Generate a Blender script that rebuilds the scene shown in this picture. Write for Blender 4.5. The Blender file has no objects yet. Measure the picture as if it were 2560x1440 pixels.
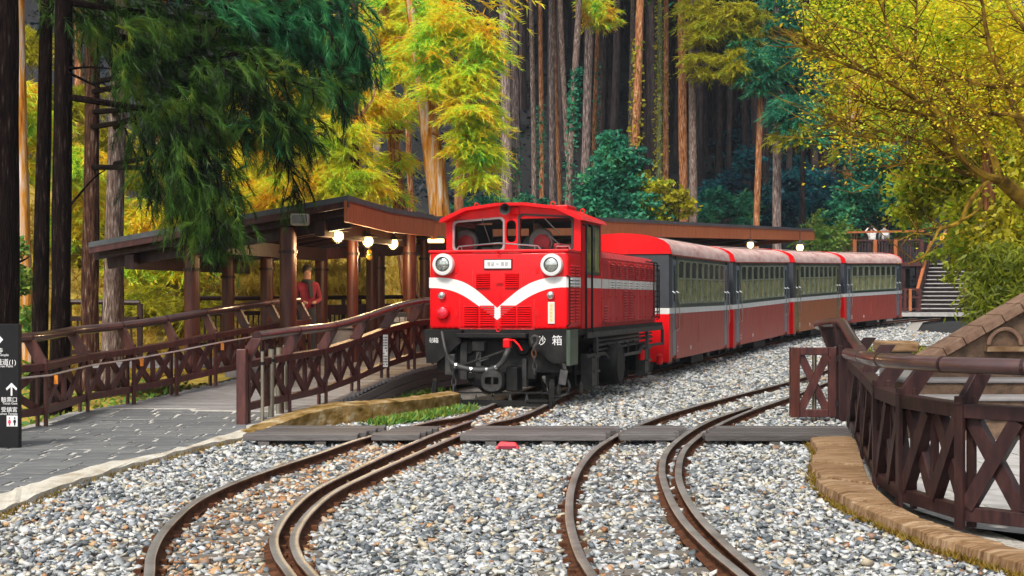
import bpy, bmesh, math, random
import numpy as np
from mathutils import Vector, Matrix
random.seed(7)
RNG = np.random.default_rng(11)
R = math.radians
scene = bpy.context.scene
COL = scene.collection

# ------------------------------------------------------------------ camera, sky, sun, exposure
FPX, HOR, CAMZ = 3500.0, 748.0, 1.6          # focal length in photo pixels, horizon row, eye height
cam = bpy.data.cameras.new("camera")
cam.sensor_width = 36.0
cam.lens = FPX / 2560.0 * 36.0
cam.shift_y = (HOR - 720.0) / 2560.0
cam.clip_start, cam.clip_end = 0.1, 800.0
cam_ob = bpy.data.objects.new("camera", cam)
cam_ob.location = (0, 0, CAMZ)
cam_ob.rotation_euler = (R(90), 0, 0)
COL.objects.link(cam_ob)
scene.camera = cam_ob

SUN_EL, SUN_AZ = 52.0, 205.0                  # azimuth clockwise from +Y: behind the camera, a little to the left
world = bpy.data.worlds.new("World")
scene.world = world
world.use_nodes = True
wn = world.node_tree
wn.nodes.clear()
w_out = wn.nodes.new("ShaderNodeOutputWorld")
w_bg = wn.nodes.new("ShaderNodeBackground")
w_sky = wn.nodes.new("ShaderNodeTexSky")
w_sky.sky_type = 'NISHITA'
w_sky.sun_disc = False
w_sky.sun_elevation = R(SUN_EL)
w_sky.sun_rotation = R(SUN_AZ)
w_sky.dust_density = 4.0
w_hs = wn.nodes.new("ShaderNodeHueSaturation")   # an overcast sky is nearly grey
w_hs.inputs['Saturation'].default_value = 0.28
wn.links.new(w_sky.outputs[0], w_hs.inputs['Color'])
wn.links.new(w_hs.outputs[0], w_bg.inputs['Color'])
w_bg.inputs['Strength'].default_value = 0.09
wn.links.new(w_bg.outputs[0], w_out.inputs['Surface'])
sun = bpy.data.lights.new("sun", 'SUN')
sun.energy = 1.5
sun.angle = R(10)
sun.color = (1.0, 0.93, 0.82)
sun_ob = bpy.data.objects.new("sun", sun)
sun_ob.rotation_euler = (R(90 - SUN_EL), 0, R(180 - SUN_AZ))
COL.objects.link(sun_ob)
scene.view_settings.view_transform = 'Standard'
scene.view_settings.look = 'None'
scene.view_settings.gamma = 1.0
scene.view_settings.use_curve_mapping = False
scene.view_settings.exposure = 1.2
scene.render.engine = 'CYCLES'
scene.cycles.max_bounces = 6
scene.cycles.transparent_max_bounces = 12

# ------------------------------------------------------------------ helpers: measuring, tagging
def yard(y):
    return float(np.interp(y, [0, 33, 36, 42.5, 49.6, 56.3, 66, 200], [0, 0, .04, .2, .36, .53, .8, 2.0]))

def gp(px, py, dz=0.0):
    """A point on the yard (raised dz) seen at a photo position."""
    z = dz
    for _ in range(6):
        d = FPX * (CAMZ - z) / (py - HOR)
        z = yard(d) + dz
    return Vector(((px - 1280) * d / FPX, d, z))

def at(px, py, d):
    """A point d metres ahead, seen at a photo position."""
    return Vector(((px - 1280) * d / FPX, d, CAMZ - (py - HOR) * d / FPX))

def smooth01(t):
    t = np.clip(t, 0, 1)
    return t * t * (3 - 2 * t)

def tag(o, label=None, cat=None, group=None, kind=None):
    if label: o['label'] = label
    if cat: o['category'] = cat
    if group: o['group'] = group
    if kind: o['kind'] = kind
    return o

def thing(name, label, cat, loc=(0, 0, 0), rz=0.0, group=None):
    o = bpy.data.objects.new(name, None)
    o.empty_display_size = 0.2
    o.location = loc
    o.rotation_euler = (0, 0, rz)
    COL.objects.link(o)
    return tag(o, label, cat, group)

def children(o):
    return [c for c in COL.objects if c.parent is o]

KIDS = {}
def copy_tree(o, parent=None):
    c = o.copy()
    COL.objects.link(c)
    if parent is not None:
        c.parent = parent
    for ch in KIDS.get(o.name, []):
        k = copy_tree(ch, c)
        KIDS.setdefault(c.name, []).append(k)
    return c

def root_loc(p):
    v = Vector((0, 0, 0))
    while p is not None:
        v += p.location
        p = p.parent
    return v

# ------------------------------------------------------------------ materials
def _ramp(nt, cols, pos=None, mode='LINEAR'):
    r = nt.nodes.new("ShaderNodeValToRGB")
    r.color_ramp.interpolation = mode
    e = r.color_ramp.elements
    n = len(cols)
    while len(e) < n:
        e.new(0.5)
    for i, c in enumerate(cols):
        e[i].position = pos[i] if pos else i / max(1, n - 1)
        e[i].color = (*c, 1)
    return r

def mat(name, cols, scale=6.0, stretch=(1, 1, 1), rough=0.6, metal=0.0, bump=0.0, bscale=None, detail=6.0, island=0.0, spec=0.5, coat=0.0, pos=None, objrand=0.0, contrast=.2):
    m = bpy.data.materials.new(name)
    m.use_nodes = True
    nt = m.node_tree
    b = nt.nodes['Principled BSDF']
    b.inputs['Roughness'].default_value = rough
    b.inputs['Metallic'].default_value = metal
    b.inputs['Specular IOR Level'].default_value = spec
    b.inputs['Coat Weight'].default_value = coat
    tc = nt.nodes.new("ShaderNodeTexCoord")
    mp = nt.nodes.new("ShaderNodeMapping")
    mp.inputs['Scale'].default_value = stretch
    nt.links.new(tc.outputs['Object'], mp.inputs['Vector'])
    if len(cols) == 1:
        b.inputs['Base Color'].default_value = (*cols[0], 1)
    else:
        nz = nt.nodes.new("ShaderNodeTexNoise")
        nz.inputs['Scale'].default_value = scale
        nz.inputs['Detail'].default_value = detail
        nz.inputs['Roughness'].default_value = 0.62
        nt.links.new(mp.outputs[0], nz.inputs['Vector'])
        fac = nz.outputs['Fac']
        mr = nt.nodes.new("ShaderNodeMapRange")
        mr.inputs[1].default_value = 0.5 - contrast
        mr.inputs[2].default_value = 0.5 + contrast
        nt.links.new(fac, mr.inputs[0])
        fac = mr.outputs[0]
        if objrand > 0:
            oi = nt.nodes.new("ShaderNodeObjectInfo")
            mx = nt.nodes.new("ShaderNodeMix")
            mx.inputs[0].default_value = objrand
            nt.links.new(fac, mx.inputs[2])
            nt.links.new(oi.outputs['Random'], mx.inputs[3])
            fac = mx.outputs[0]
        if island > 0:
            ge = nt.nodes.new("ShaderNodeNewGeometry")
            mx = nt.nodes.new("ShaderNodeMix")
            mx.inputs[0].default_value = island
            nt.links.new(fac, mx.inputs[2])
            nt.links.new(ge.outputs['Random Per Island'], mx.inputs[3])
            fac = mx.outputs[0]
        r = _ramp(nt, cols, pos)
        nt.links.new(fac, r.inputs[0])
        nt.links.new(r.outputs[0], b.inputs['Base Color'])
    if bump > 0:
        nb = nt.nodes.new("ShaderNodeTexNoise")
        nb.inputs['Scale'].default_value = bscale or scale * 3
        nb.inputs['Detail'].default_value = 5
        nt.links.new(mp.outputs[0], nb.inputs['Vector'])
        bp = nt.nodes.new("ShaderNodeBump")
        bp.inputs['Strength'].default_value = bump
        bp.inputs['Distance'].default_value = 0.02
        nt.links.new(nb.outputs['Fac'], bp.inputs['Height'])
        nt.links.new(bp.outputs[0], b.inputs['Normal'])
    return m

def leafmat(name, cols, scale=0.8, island=0.45, trans=0.4, pos=None, gloss=0.015):
    m = bpy.data.materials.new(name)
    m.use_nodes = True
    nt = m.node_tree
    nt.nodes.clear()
    out = nt.nodes.new("ShaderNodeOutputMaterial")
    tc = nt.nodes.new("ShaderNodeTexCoord")
    nz = nt.nodes.new("ShaderNodeTexNoise")
    nz.inputs['Scale'].default_value = scale
    nz.inputs['Detail'].default_value = 3
    nt.links.new(tc.outputs['Object'], nz.inputs['Vector'])
    mr = nt.nodes.new("ShaderNodeMapRange")
    mr.inputs[1].default_value = 0.3
    mr.inputs[2].default_value = 0.7
    nt.links.new(nz.outputs['Fac'], mr.inputs[0])
    ge = nt.nodes.new("ShaderNodeNewGeometry")
    mx = nt.nodes.new("ShaderNodeMix")
    mx.inputs[0].default_value = island
    nt.links.new(mr.outputs[0], mx.inputs[2])
    nt.links.new(ge.outputs['Random Per Island'], mx.inputs[3])
    r = _ramp(nt, cols, pos)
    nt.links.new(mx.outputs[0], r.inputs[0])
    d = nt.nodes.new("ShaderNodeBsdfDiffuse")
    t = nt.nodes.new("ShaderNodeBsdfTranslucent")
    g = nt.nodes.new("ShaderNodeBsdfGlossy")
    g.inputs['Roughness'].default_value = 0.45
    nt.links.new(r.outputs[0], d.inputs['Color'])
    nt.links.new(r.outputs[0], t.inputs['Color'])
    m1 = nt.nodes.new("ShaderNodeMixShader")
    m1.inputs[0].default_value = trans
    nt.links.new(d.outputs[0], m1.inputs[1])
    nt.links.new(t.outputs[0], m1.inputs[2])
    m2 = nt.nodes.new("ShaderNodeMixShader")
    m2.inputs[0].default_value = gloss
    nt.links.new(m1.outputs[0], m2.inputs[1])
    nt.links.new(g.outputs[0], m2.inputs[2])
    nt.links.new(m2.outputs[0], out.inputs['Surface'])
    return m

def emit(name, col, strength):
    m = bpy.data.materials.new(name)
    m.use_nodes = True
    b = m.node_tree.nodes['Principled BSDF']
    b.inputs['Base Color'].default_value = (*col, 1)
    b.inputs['Emission Color'].default_value = (*col, 1)
    b.inputs['Emission Strength'].default_value = strength
    return m

def glass(name, col, tr=0.6, rough=0.04):
    m = bpy.data.materials.new(name)
    m.use_nodes = True
    nt = m.node_tree
    nt.nodes.clear()
    out = nt.nodes.new("ShaderNodeOutputMaterial")
    t = nt.nodes.new("ShaderNodeBsdfTransparent")
    t.inputs['Color'].default_value = (*col, 1)
    g = nt.nodes.new("ShaderNodeBsdfGlossy")
    g.inputs['Roughness'].default_value = rough
    mx = nt.nodes.new("ShaderNodeMixShader")
    fr = nt.nodes.new("ShaderNodeLayerWeight")
    fr.inputs['Blend'].default_value = 1.0 - tr
    nt.links.new(fr.outputs['Fresnel'], mx.inputs[0])
    nt.links.new(t.outputs[0], mx.inputs[1])
    nt.links.new(g.outputs[0], mx.inputs[2])
    nt.links.new(mx.outputs[0], out.inputs['Surface'])
    return m

M = {}
M['red'] = mat('red paint', [(.46, .002, .004), (.66, .001, .005), (.74, .002, .006), (.8, .004, .008)], 2.0, (2.2, 2.2, .8), rough=.42, coat=.12, spec=.25, bump=.04, bscale=9, pos=[0, .25, .6, 1])
M['dusty_red'] = mat('dusty red paint', [(.32, .012, .014), (.46, .02, .022), (.58, .045, .045), (.6, .13, .12)], 3.0, (7, 7, .5), rough=.5, spec=.25, bump=.05, bscale=30, pos=[0, .4, .75, 1])
M['white'] = mat('white paint', [(.62, .64, .64), (.8, .8, .78)], 5, rough=.4)
M['black'] = mat('black underframe paint', [(.003, .003, .0035), (.009, .009, .009), (.02, .019, .018)], 4, rough=.6, spec=.2, bump=.2, bscale=40)
M['grey_iron'] = mat('grey iron', [(.012, .012, .012), (.03, .03, .03), (.06, .056, .05)], 6, rough=.5, spec=.35, bump=.15)
M['dark'] = mat('dark interior', [(.012, .012, .012), (.02, .02, .02)], 3, rough=.8)
M['chrome'] = mat('polished metal', [(.55, .56, .56), (.7, .7, .68)], 8, rough=.18, metal=1)
M['rubber'] = mat('grey rubber seal', [(.22, .23, .23), (.32, .33, .33)], 6, rough=.6)
M['rubberb'] = mat('black rubber', [(.02, .02, .02), (.035, .035, .035)], 6, rough=.6)
M['cream'] = mat('cream plate', [(.6, .52, .33), (.75, .68, .5)], 12, rough=.5)
M['gold'] = mat('gold marks', [(.5, .33, .08), (.62, .42, .12)], 20, rough=.5)
M['lens'] = mat('headlamp glass', [(.2, .22, .2), (.55, .58, .55), (.3, .32, .3)], 16, rough=.08, metal=.75)
M['redlens'] = mat('red lamp glass', [(.6, .01, .03), (.85, .03, .06)], 12, rough=.1, coat=.8)
M['pane'] = glass('cab window glass', (.8, .84, .82), .86)
M['wood'] = mat('red brown painted wood', [(.03, .009, .009), (.065, .018, .016), (.11, .033, .024)], 3.0, (5, 5, 1.2), rough=.42, bump=.12, bscale=14)
M['wood_dark'] = mat('dark brown painted wood', [(.014, .007, .007), (.03, .012, .012), (.055, .022, .019)], 3.0, (5, 5, 1.2), rough=.45, spec=.3, bump=.12, bscale=14)
M['handrail'] = mat('varnished handrail', [(.045, .022, .022), (.075, .035, .032), (.12, .05, .035)], 1.4, (1.2, 3, 3), rough=.28, coat=.5, bump=.03)
M['fascia'] = mat('orange brown fascia board', [(.26, .075, .022), (.38, .12, .04), (.46, .165, .065)], 3, (8, 8, .8), rough=.55, spec=.25, bump=.1)
M['roofmetal'] = mat('grey roof sheet', [(.05, .06, .07), (.1, .11, .12)], 4, rough=.45)
M['column'] = mat('red brown column', [(.035, .008, .005), (.075, .018, .01), (.12, .03, .016)], 3, (4, 4, .7), rough=.4, bump=.1)
M['deck'] = mat('grey deck boards', [(.12, .11, .11), (.2, .19, .19), (.27, .26, .26)], 3, (2, 6, 4), rough=.7, island=.5, bump=.1)
M['plank'] = mat('weathered dark timber', [(.04, .033, .031), (.085, .076, .073), (.15, .138, .135)], 3, (1, 9, 9), rough=.65, objrand=.5, bump=.3, bscale=12)
M['paver'] = mat('grey slate', [(.085, .09, .095), (.13, .135, .14), (.18, .185, .18)], 5, rough=.55, objrand=.45, bump=.25, bscale=14)
M['mortar'] = mat('pale mortar', [(.3, .29, .27), (.52, .51, .47)], 10, rough=.85, bump=.3)
M['concrete'] = mat('weathered concrete kerb', [(.30, .24, .16), (.46, .43, .36), (.56, .54, .48)], 3.5, rough=.85, bump=.4, bscale=18)
M['mossy'] = mat('mossy stone', [(.05, .032, .008), (.15, .09, .02), (.26, .17, .07), (.42, .36, .24)], 4.0, (1, 1, 1.6), rough=.95, spec=.1, bump=.7, bscale=12)
M['ledge'] = mat('tan ledge stone', [(.05, .024, .012), (.17, .095, .045), (.28, .18, .1), (.4, .3, .2)], 3.2, (1, 9, 2), rough=.9, spec=.15, bump=.8, bscale=6, objrand=.22)
M['moss'] = mat('orange moss', [(.16, .09, .015), (.32, .18, .03), (.28, .22, .05)], 8, rough=1, bump=.6, bscale=24)
M['brownwall'] = mat('brown stained wall', [(.05, .032, .02), (.13, .08, .05), (.21, .13, .08)], 5, rough=.9, bump=.6, bscale=22)
M['parapet'] = mat('weathered parapet', [(.12, .06, .035), (.24, .14, .09), (.3, .2, .13)], 6, rough=.85, bump=.5, bscale=22)
M['steel'] = mat('rail steel', [(.2, .17, .15), (.36, .34, .32), (.46, .44, .42)], 3, (1, 1, 1), rough=.38, metal=.6)
M['rust'] = mat('rusty rail side', [(.03, .012, .007), (.08, .031, .015), (.15, .058, .026)], 9, rough=.85, spec=.15, bump=.3)
M['sleeper'] = mat('grey sleeper', [(.09, .075, .06), (.17, .15, .13)], 4, (1, 6, 6), rough=.85, bump=.4)
M['signblack'] = mat('black sign board', [(.006, .006, .007), (.01, .01, .011)], 3, rough=.6, spec=.2)
M['lettering'] = mat('white lettering', [(.72, .72, .72)], rough=.6)
M['stainless'] = mat('brushed steel tube', [(.42, .37, .27), (.6, .56, .46)], 4, (4, 4, .6), rough=.28, metal=.9)
M['wire'] = mat('pale steel cable', [(.5, .48, .45), (.65, .62, .6)], 6, rough=.35, metal=.6)
M['orange'] = mat('orange reflector', [(.75, .24, .02)], rough=.3)
M['beige'] = mat('beige plastic', [(.3, .29, .22), (.38, .37, .3)], 5, rough=.5)
M['cargreen'] = mat('grey green carriage paint', [(.022, .036, .024), (.04, .062, .044), (.06, .085, .06)], 3, (4, 4, .6), rough=.4, coat=.15)
M['winframe'] = mat('pale green window frame', [(.16, .19, .13), (.26, .29, .2)], 5, rough=.4)
M['carred'] = mat('weathered carriage red', [(.28, .04, .028), (.37, .055, .04), (.43, .09, .065), (.32, .11, .08)], 2.6, (7, 7, .5), rough=.42, spec=.25)
M['carred_brown'] = mat('brownish carriage red', [(.28, .08, .028), (.36, .115, .04), (.42, .15, .06)], 2.6, (7, 7, .5), rough=.42, spec=.25)
M['carroof'] = mat('faded pink roof', [(.38, .2, .18), (.54, .37, .34), (.64, .5, .46)], 1.6, (1, 1, 3), rough=.75, spec=.15)
M['cargrey'] = mat('blue grey door', [(.13, .16, .19), (.2, .24, .28)], 4, rough=.4)
M['enddark'] = mat('slate grey end wall', [(.03, .036, .045), (.05, .058, .07)], 4, rough=.5)
M['carpane'] = mat('carriage window glass', [(.10, .12, .05), (.3, .3, .12), (.45, .38, .16)], 3.0, rough=.08, spec=.8)  # yellowish reflection of the trees painted into the pane colour
M['carpaned'] = mat('dark upper window glass', [(.02, .022, .016), (.05, .05, .03)], 1.6, rough=.08, spec=.7)
M['redcloth'] = mat('red moulded plastic', [(.6, .015, .03), (.7, .03, .05)], 5, rough=.5)
M['skin'] = mat('skin', [(.42, .22, .15), (.5, .28, .2)], 8, rough=.55)
M['hair'] = mat('black hair', [(.012, .01, .01), (.03, .025, .022)], 20, rough=.5)
M['maroon'] = mat('maroon cloth', [(.16, .008, .025), (.24, .012, .035)], 9, rough=.8)
M['whitecloth'] = mat('white cloth', [(.6, .58, .57), (.75, .73, .72)], 9, rough=.85)
M['greycloth'] = mat('grey cloth', [(.16, .17, .19), (.24, .25, .27)], 9, rough=.85)
M['darkcloth'] = mat('dark cloth', [(.02, .022, .03), (.04, .042, .055)], 9, rough=.85)
M['yellowcloth'] = mat('yellow cloth', [(.62, .33, .02), (.75, .45, .05)], 9, rough=.85)
M['lampglow'] = emit('lit lamp glass', (1.0, .66, .24), 2.6)
M['tubeglow'] = emit('lit tube lamp', (1.0, .56, .18), 2.2)
M['bark_dark'] = mat('nearly black bark', [(.002, .0012, .001), (.006, .003, .0025), (.016, .009, .007), (.05, .035, .03)], 5, (6, 6, .8), rough=.95, spec=.08, bump=1.0, bscale=9, contrast=.16, pos=[0, .45, .85, 1])  # very dark brown streaks with a few paler flecks
M['bark_brown'] = mat('brown bark', [(.012, .005, .004), (.05, .022, .014), (.11, .055, .035), (.26, .2, .16)], 5, (6, 6, .7), rough=.9, spec=.1, bump=1.0, bscale=9, contrast=.16, pos=[0, .4, .8, 1])
M['bark_pale'] = mat('pale grey bark', [(.035, .022, .018), (.12, .08, .065), (.24, .18, .155), (.5, .45, .41)], 5, (6, 6, .9), rough=.9, spec=.1, bump=.9, bscale=9, contrast=.17, pos=[0, .35, .75, 1])
M['bark_orange'] = mat('orange mossy bark', [(.10, .03, .01), (.36, .12, .02), (.5, .22, .03), (.5, .36, .27), (.62, .52, .44)], 2.6, (3.4, 3.4, .35), rough=.9, spec=.1, bump=.9, bscale=7, contrast=.17)
M['bark_grey'] = mat('grey violet bark', [(.04, .028, .025), (.15, .11, .1), (.32, .25, .23), (.6, .52, .48)], 4, (5, 5, .7), rough=.9, spec=.1, bump=.9, bscale=7, contrast=.17, pos=[0, .4, .8, 1])
M['bark_rust'] = mat('red brown bark', [(.07, .024, .012), (.27, .105, .045), (.46, .22, .1), (.6, .46, .34)], 4, (5, 5, .8), rough=.9, spec=.1, bump=.9, bscale=7, contrast=.17, pos=[0, .4, .8, 1])
M['bark_lichen'] = mat('greenish lichen bark', [(.03, .03, .016), (.1, .11, .05), (.16, .17, .08), (.32, .3, .22)], 4, (5, 5, .8), rough=.9, spec=.1, bump=.9, bscale=7, contrast=.17, pos=[0, .4, .8, 1])
M['bark_far'] = mat('shaded bark', [(.014, .011, .012), (.04, .03, .03), (.085, .062, .058)], 3, (3, 3, .6), rough=.95, spec=.1)  # deep forest shade mixed into the bark colour
M['branch_gold'] = mat('mossy gold branch', [(.02, .011, .004), (.09, .052, .008), (.2, .12, .014), (.3, .19, .02)], 5, rough=.9, spec=.1, bump=.4)
M['lf_dark'] = leafmat('dark cedar needles', [(.002, .003, .002), (.004, .009, .003), (.012, .034, .006), (.05, .13, .016), (.09, .21, .03), (.2, .26, .02), (.4, .36, .03)], 1.8, .28, .35, pos=[0, .24, .38, .52, .68, .84, 1])  # black voids and lit tips of the boughs painted into the ramp
M['lf_teal'] = leafmat('teal cedar needles', [(.002, .005, .003), (.006, .026, .012), (.024, .13, .05), (.05, .28, .1), (.08, .34, .1), (.28, .36, .05)], 2.2, .26, .35, pos=[0, .26, .44, .6, .82, 1])
M['lf_gold'] = leafmat('golden cypress needles', [(.12, .08, .008), (.72, .30, .012), (.95, .62, .03), (.95, .86, .06), (.7, .82, .06), (.3, .6, .05), (.06, .24, .03)], 1.0, .36, .5, pos=[0, .14, .32, .48, .66, .84, 1])
M['lf_lime'] = leafmat('lime cypress needles', [(.14, .07, .008), (.8, .3, .015), (.95, .68, .03), (.85, .88, .06), (.5, .8, .07), (.14, .52, .09), (.04, .22, .04)], 1.2, .42, .5, pos=[0, .16, .34, .5, .68, .86, 1])
M['lf_olive'] = leafmat('olive foliage', [(.04, .06, .006), (.26, .24, .014), (.55, .48, .02), (.22, .32, .02), (.08, .16, .015)], .8, .4, .45)
M['lf_tealbush'] = leafmat('blue green leaves', [(.006, .035, .032), (.016, .12, .085), (.05, .32, .17), (.2, .4, .09)], .6, .4, .4)
M['lf_navy'] = leafmat('blue leaves', [(.006, .022, .045), (.01, .075, .11), (.015, .17, .19), (.03, .3, .22)], .5, .4, .35)
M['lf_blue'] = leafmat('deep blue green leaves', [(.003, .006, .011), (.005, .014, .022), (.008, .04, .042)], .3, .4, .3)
M['lf_amber'] = leafmat('amber maple leaves', [(.02, .035, .004), (.12, .2, .008), (.46, .58, .02), (.85, .82, .035), (.85, .52, .015), (.56, .7, .03), (.16, .36, .02), (.04, .1, .006)], .75, .34, .5)
M['lf_right'] = leafmat('yellow green leaves', [(.03, .045, .005), (.2, .22, .012), (.5, .5, .025), (.22, .4, .025), (.6, .42, .02)], 1.2, .4, .5)
M['lf_bamboo'] = leafmat('fresh bamboo leaves', [(.04, .07, .006), (.13, .16, .012), (.26, .3, .02), (.4, .44, .03)], 1.0, .45, .42)
M['lf_plant'] = leafmat('bright weed leaves', [(.04, .15, .03), (.1, .28, .05), (.3, .36, .05), (.05, .22, .14)], 4, .6, .4)
M['lf_moss'] = leafmat('brown moss', [(.09, .05, .01), (.24, .15, .02), (.2, .17, .03)], 3, .6, .3)
M['lf_grass'] = leafmat('dry gold grass', [(.25, .15, .015), (.42, .27, .03), (.34, .32, .03)], 3, .6, .4)

# ------------------------------------------------------------------ mesh builder
class MB:
    def __init__(s):
        s.v, s.f, s.m = [], [], []
    def add(s, vs, fs, mi=0):
        n = len(s.v)
        s.v += [tuple(v) for v in vs]
        s.f += [tuple(i + n for i in f) for f in fs]
        s.m += [mi] * len(fs)
        return s
    def box(s, c, size, rot=None, mi=0):
        x, y, z = size[0] / 2, size[1] / 2, size[2] / 2
        vs = [Vector((a * x, b * y, d * z)) for a in (-1, 1) for b in (-1, 1) for d in (-1, 1)]
        if rot is not None:
            vs = [rot @ v for v in vs]
        c = Vector(c)
        return s.add([v + c for v in vs], [(0, 1, 3, 2), (4, 6, 7, 5), (0, 4, 5, 1), (2, 3, 7, 6), (0, 2, 6, 4), (1, 5, 7, 3)], mi)
    def b2(s, x0, x1, y0, y1, z0, z1, mi=0):
        return s.box(((x0 + x1) / 2, (y0 + y1) / 2, (z0 + z1) / 2), (abs(x1 - x0), abs(y1 - y0), abs(z1 - z0)), None, mi)
    def rbox(s, x0, x1, y0, y1, z0, z1, bv=.02, mi=0, seg=2):
        bm = bmesh.new()
        bmesh.ops.create_cube(bm, size=1)
        for v in bm.verts:
            v.co = Vector(((x0 + x1) / 2 + v.co.x * (x1 - x0), (y0 + y1) / 2 + v.co.y * (y1 - y0), (z0 + z1) / 2 + v.co.z * (z1 - z0)))
        bmesh.ops.bevel(bm, geom=bm.edges[:], offset=bv, segments=seg, affect='EDGES', profile=.5)
        bm.verts.index_update()
        s.add([v.co.copy() for v in bm.verts], [[v.index for v in f.verts] for f in bm.faces], mi)
        bm.free()
        return s
    def bar(s, p, q, w, h, up=(0, 0, 1), mi=0):
        p, q = Vector(p), Vector(q)
        t = (q - p).normalized()
        up = Vector(up)
        a = t.cross(up)
        if a.length < 1e-4:
            a = t.cross(Vector((0, 1, 0)))
        a.normalize()
        b = a.cross(t)
        vs = []
        for o in (p, q):
            vs += [o - a * w / 2 - b * h / 2, o + a * w / 2 - b * h / 2, o + a * w / 2 + b * h / 2, o - a * w / 2 + b * h / 2]
        return s.add(vs, [(0, 1, 5, 4), (1, 2, 6, 5), (2, 3, 7, 6), (3, 0, 4, 7), (3, 2, 1, 0), (4, 5, 6, 7)], mi)
    def tube(s, pts, r, n=8, mi=0, cap=True):
        pts = [Vector(p) for p in pts]
        rs = r if isinstance(r, (list, tuple)) else [r] * len(pts)
        vs, fs = [], []
        a = None
        for i, p in enumerate(pts):
            t = (pts[min(i + 1, len(pts) - 1)] - pts[max(i - 1, 0)]).normalized()
            if a is None:
                a = t.orthogonal().normalized()
            a = (a - t * a.dot(t))
            a = a.normalized() if a.length > 1e-6 else t.orthogonal().normalized()
            b = t.cross(a)
            for k in range(n):
                w = 2 * math.pi * k / n
                vs.append(p + (a * math.cos(w) + b * math.sin(w)) * rs[i])
        for i in range(len(pts) - 1):
            for k in range(n):
                fs.append((i * n + k, i * n + (k + 1) % n, (i + 1) * n + (k + 1) % n, (i + 1) * n + k))
        if cap:
            fs.append(tuple(range(n - 1, -1, -1)))
            fs.append(tuple((len(pts) - 1) * n + k for k in range(n)))
        return s.add(vs, fs, mi)
    def cyl(s, p, q, r, n=16, mi=0, r2=None):
        return s.tube([p, q], [r, r if r2 is None else r2], n, mi)
    def prism(s, poly, ax, lo, hi, mi=0):
        """poly in the two axes other than ax (in x<y<z order), pushed from lo to hi along ax."""
        def mk(a, b, c):
            return (c, a, b) if ax == 0 else (a, c, b) if ax == 1 else (a, b, c)
        n = len(poly)
        vs = [mk(a, b, lo) for a, b in poly] + [mk(a, b, hi) for a, b in poly]
        fs = [tuple(range(n))[::-1], tuple(range(n, 2 * n))] + [(i, (i + 1) % n, n + (i + 1) % n, n + i) for i in range(n)]
        return s.add(vs, fs, mi)
    def slab(s, poly, z0, z1, mi=0):
        n = len(poly)
        t = [z1] * n if not isinstance(z1, (list, tuple)) else z1
        b = [z0] * n if not isinstance(z0, (list, tuple)) else z0
        vs = [(p[0], p[1], b[i]) for i, p in enumerate(poly)] + [(p[0], p[1], t[i]) for i, p in enumerate(poly)]
        fs = [tuple(range(n))[::-1], tuple(range(n, 2 * n))] + [(i, (i + 1) % n, n + (i + 1) % n, n + i) for i in range(n)]
        return s.add(vs, fs, mi)
    def lathe(s, prof, c, axis='z', n=24, mi=0):
        vs, fs = [], []
        c = Vector(c)
        for r, h in prof:
            for k in range(n):
                w = 2 * math.pi * k / n
                a, b = r * math.cos(w), r * math.sin(w)
                vs.append(c + Vector((a, b, h) if axis == 'z' else (a, -h, b) if axis == 'y' else (h, a, b)))
        for i in range(len(prof) - 1):
            for k in range(n):
                fs.append((i * n + k, i * n + (k + 1) % n, (i + 1) * n + (k + 1) % n, (i + 1) * n + k))
        fs.append(tuple(range(n - 1, -1, -1)))
        fs.append(tuple((len(prof) - 1) * n + k for k in range(n)))
        return s.add(vs, fs, mi)
    def ball(s, c, r, n=10, sc=(1, 1, 1), mi=0):
        prof = [(max(1e-3, r * math.sin(math.pi * i / n)), -r * math.cos(math.pi * i / n)) for i in range(n + 1)]
        k = len(s.v)
        s.lathe(prof, (0, 0, 0), 'z', n + 4, mi)
        c = Vector(c)
        for i in range(k, len(s.v)):
            x, y, z = s.v[i]
            s.v[i] = (c.x + x * sc[0], c.y + y * sc[1], c.z + z * sc[2])
        return s
    def torus(s, c, r, rr, a, b, n=14, k=6, mi=0, ea=1.0):
        c, a, b = Vector(c), Vector(a).normalized(), Vector(b).normalized()
        pts = [c + a * (r * ea * math.cos(2 * math.pi * i / n)) + b * (r * math.sin(2 * math.pi * i / n)) for i in range(n)]
        nn = a.cross(b)
        vs, fs = [], []
        for i, p in enumerate(pts):
            o = (p - c).normalized()
            for j in range(k):
                w = 2 * math.pi * j / k
                vs.append(p + o * rr * math.cos(w) + nn * rr * math.sin(w))
        for i in range(n):
            for j in range(k):
                fs.append((i * k + j, i * k + (j + 1) % k, ((i + 1) % n) * k + (j + 1) % k, ((i + 1) % n) * k + j))
        return s.add(vs, fs, mi)
    def islands(s):
        par = list(range(len(s.v)))
        def find(i):
            while par[i] != i:
                par[i] = par[par[i]]
                i = par[i]
            return i
        for f in s.f:
            r = find(f[0])
            for i in f[1:]:
                par[find(i)] = r
        out = {}
        for f, m in zip(s.f, s.m):
            out.setdefault(find(f[0]), []).append((f, m))
        res = []
        for fl in out.values():
            mb, mp = MB(), {}
            for f, m in fl:
                g = []
                for i in f:
                    if i not in mp:
                        mp[i] = len(mb.v)
                        mb.v.append(s.v[i])
                    g.append(mp[i])
                mb.f.append(tuple(g))
                mb.m.append(m)
            res.append(mb)
        return res
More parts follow.
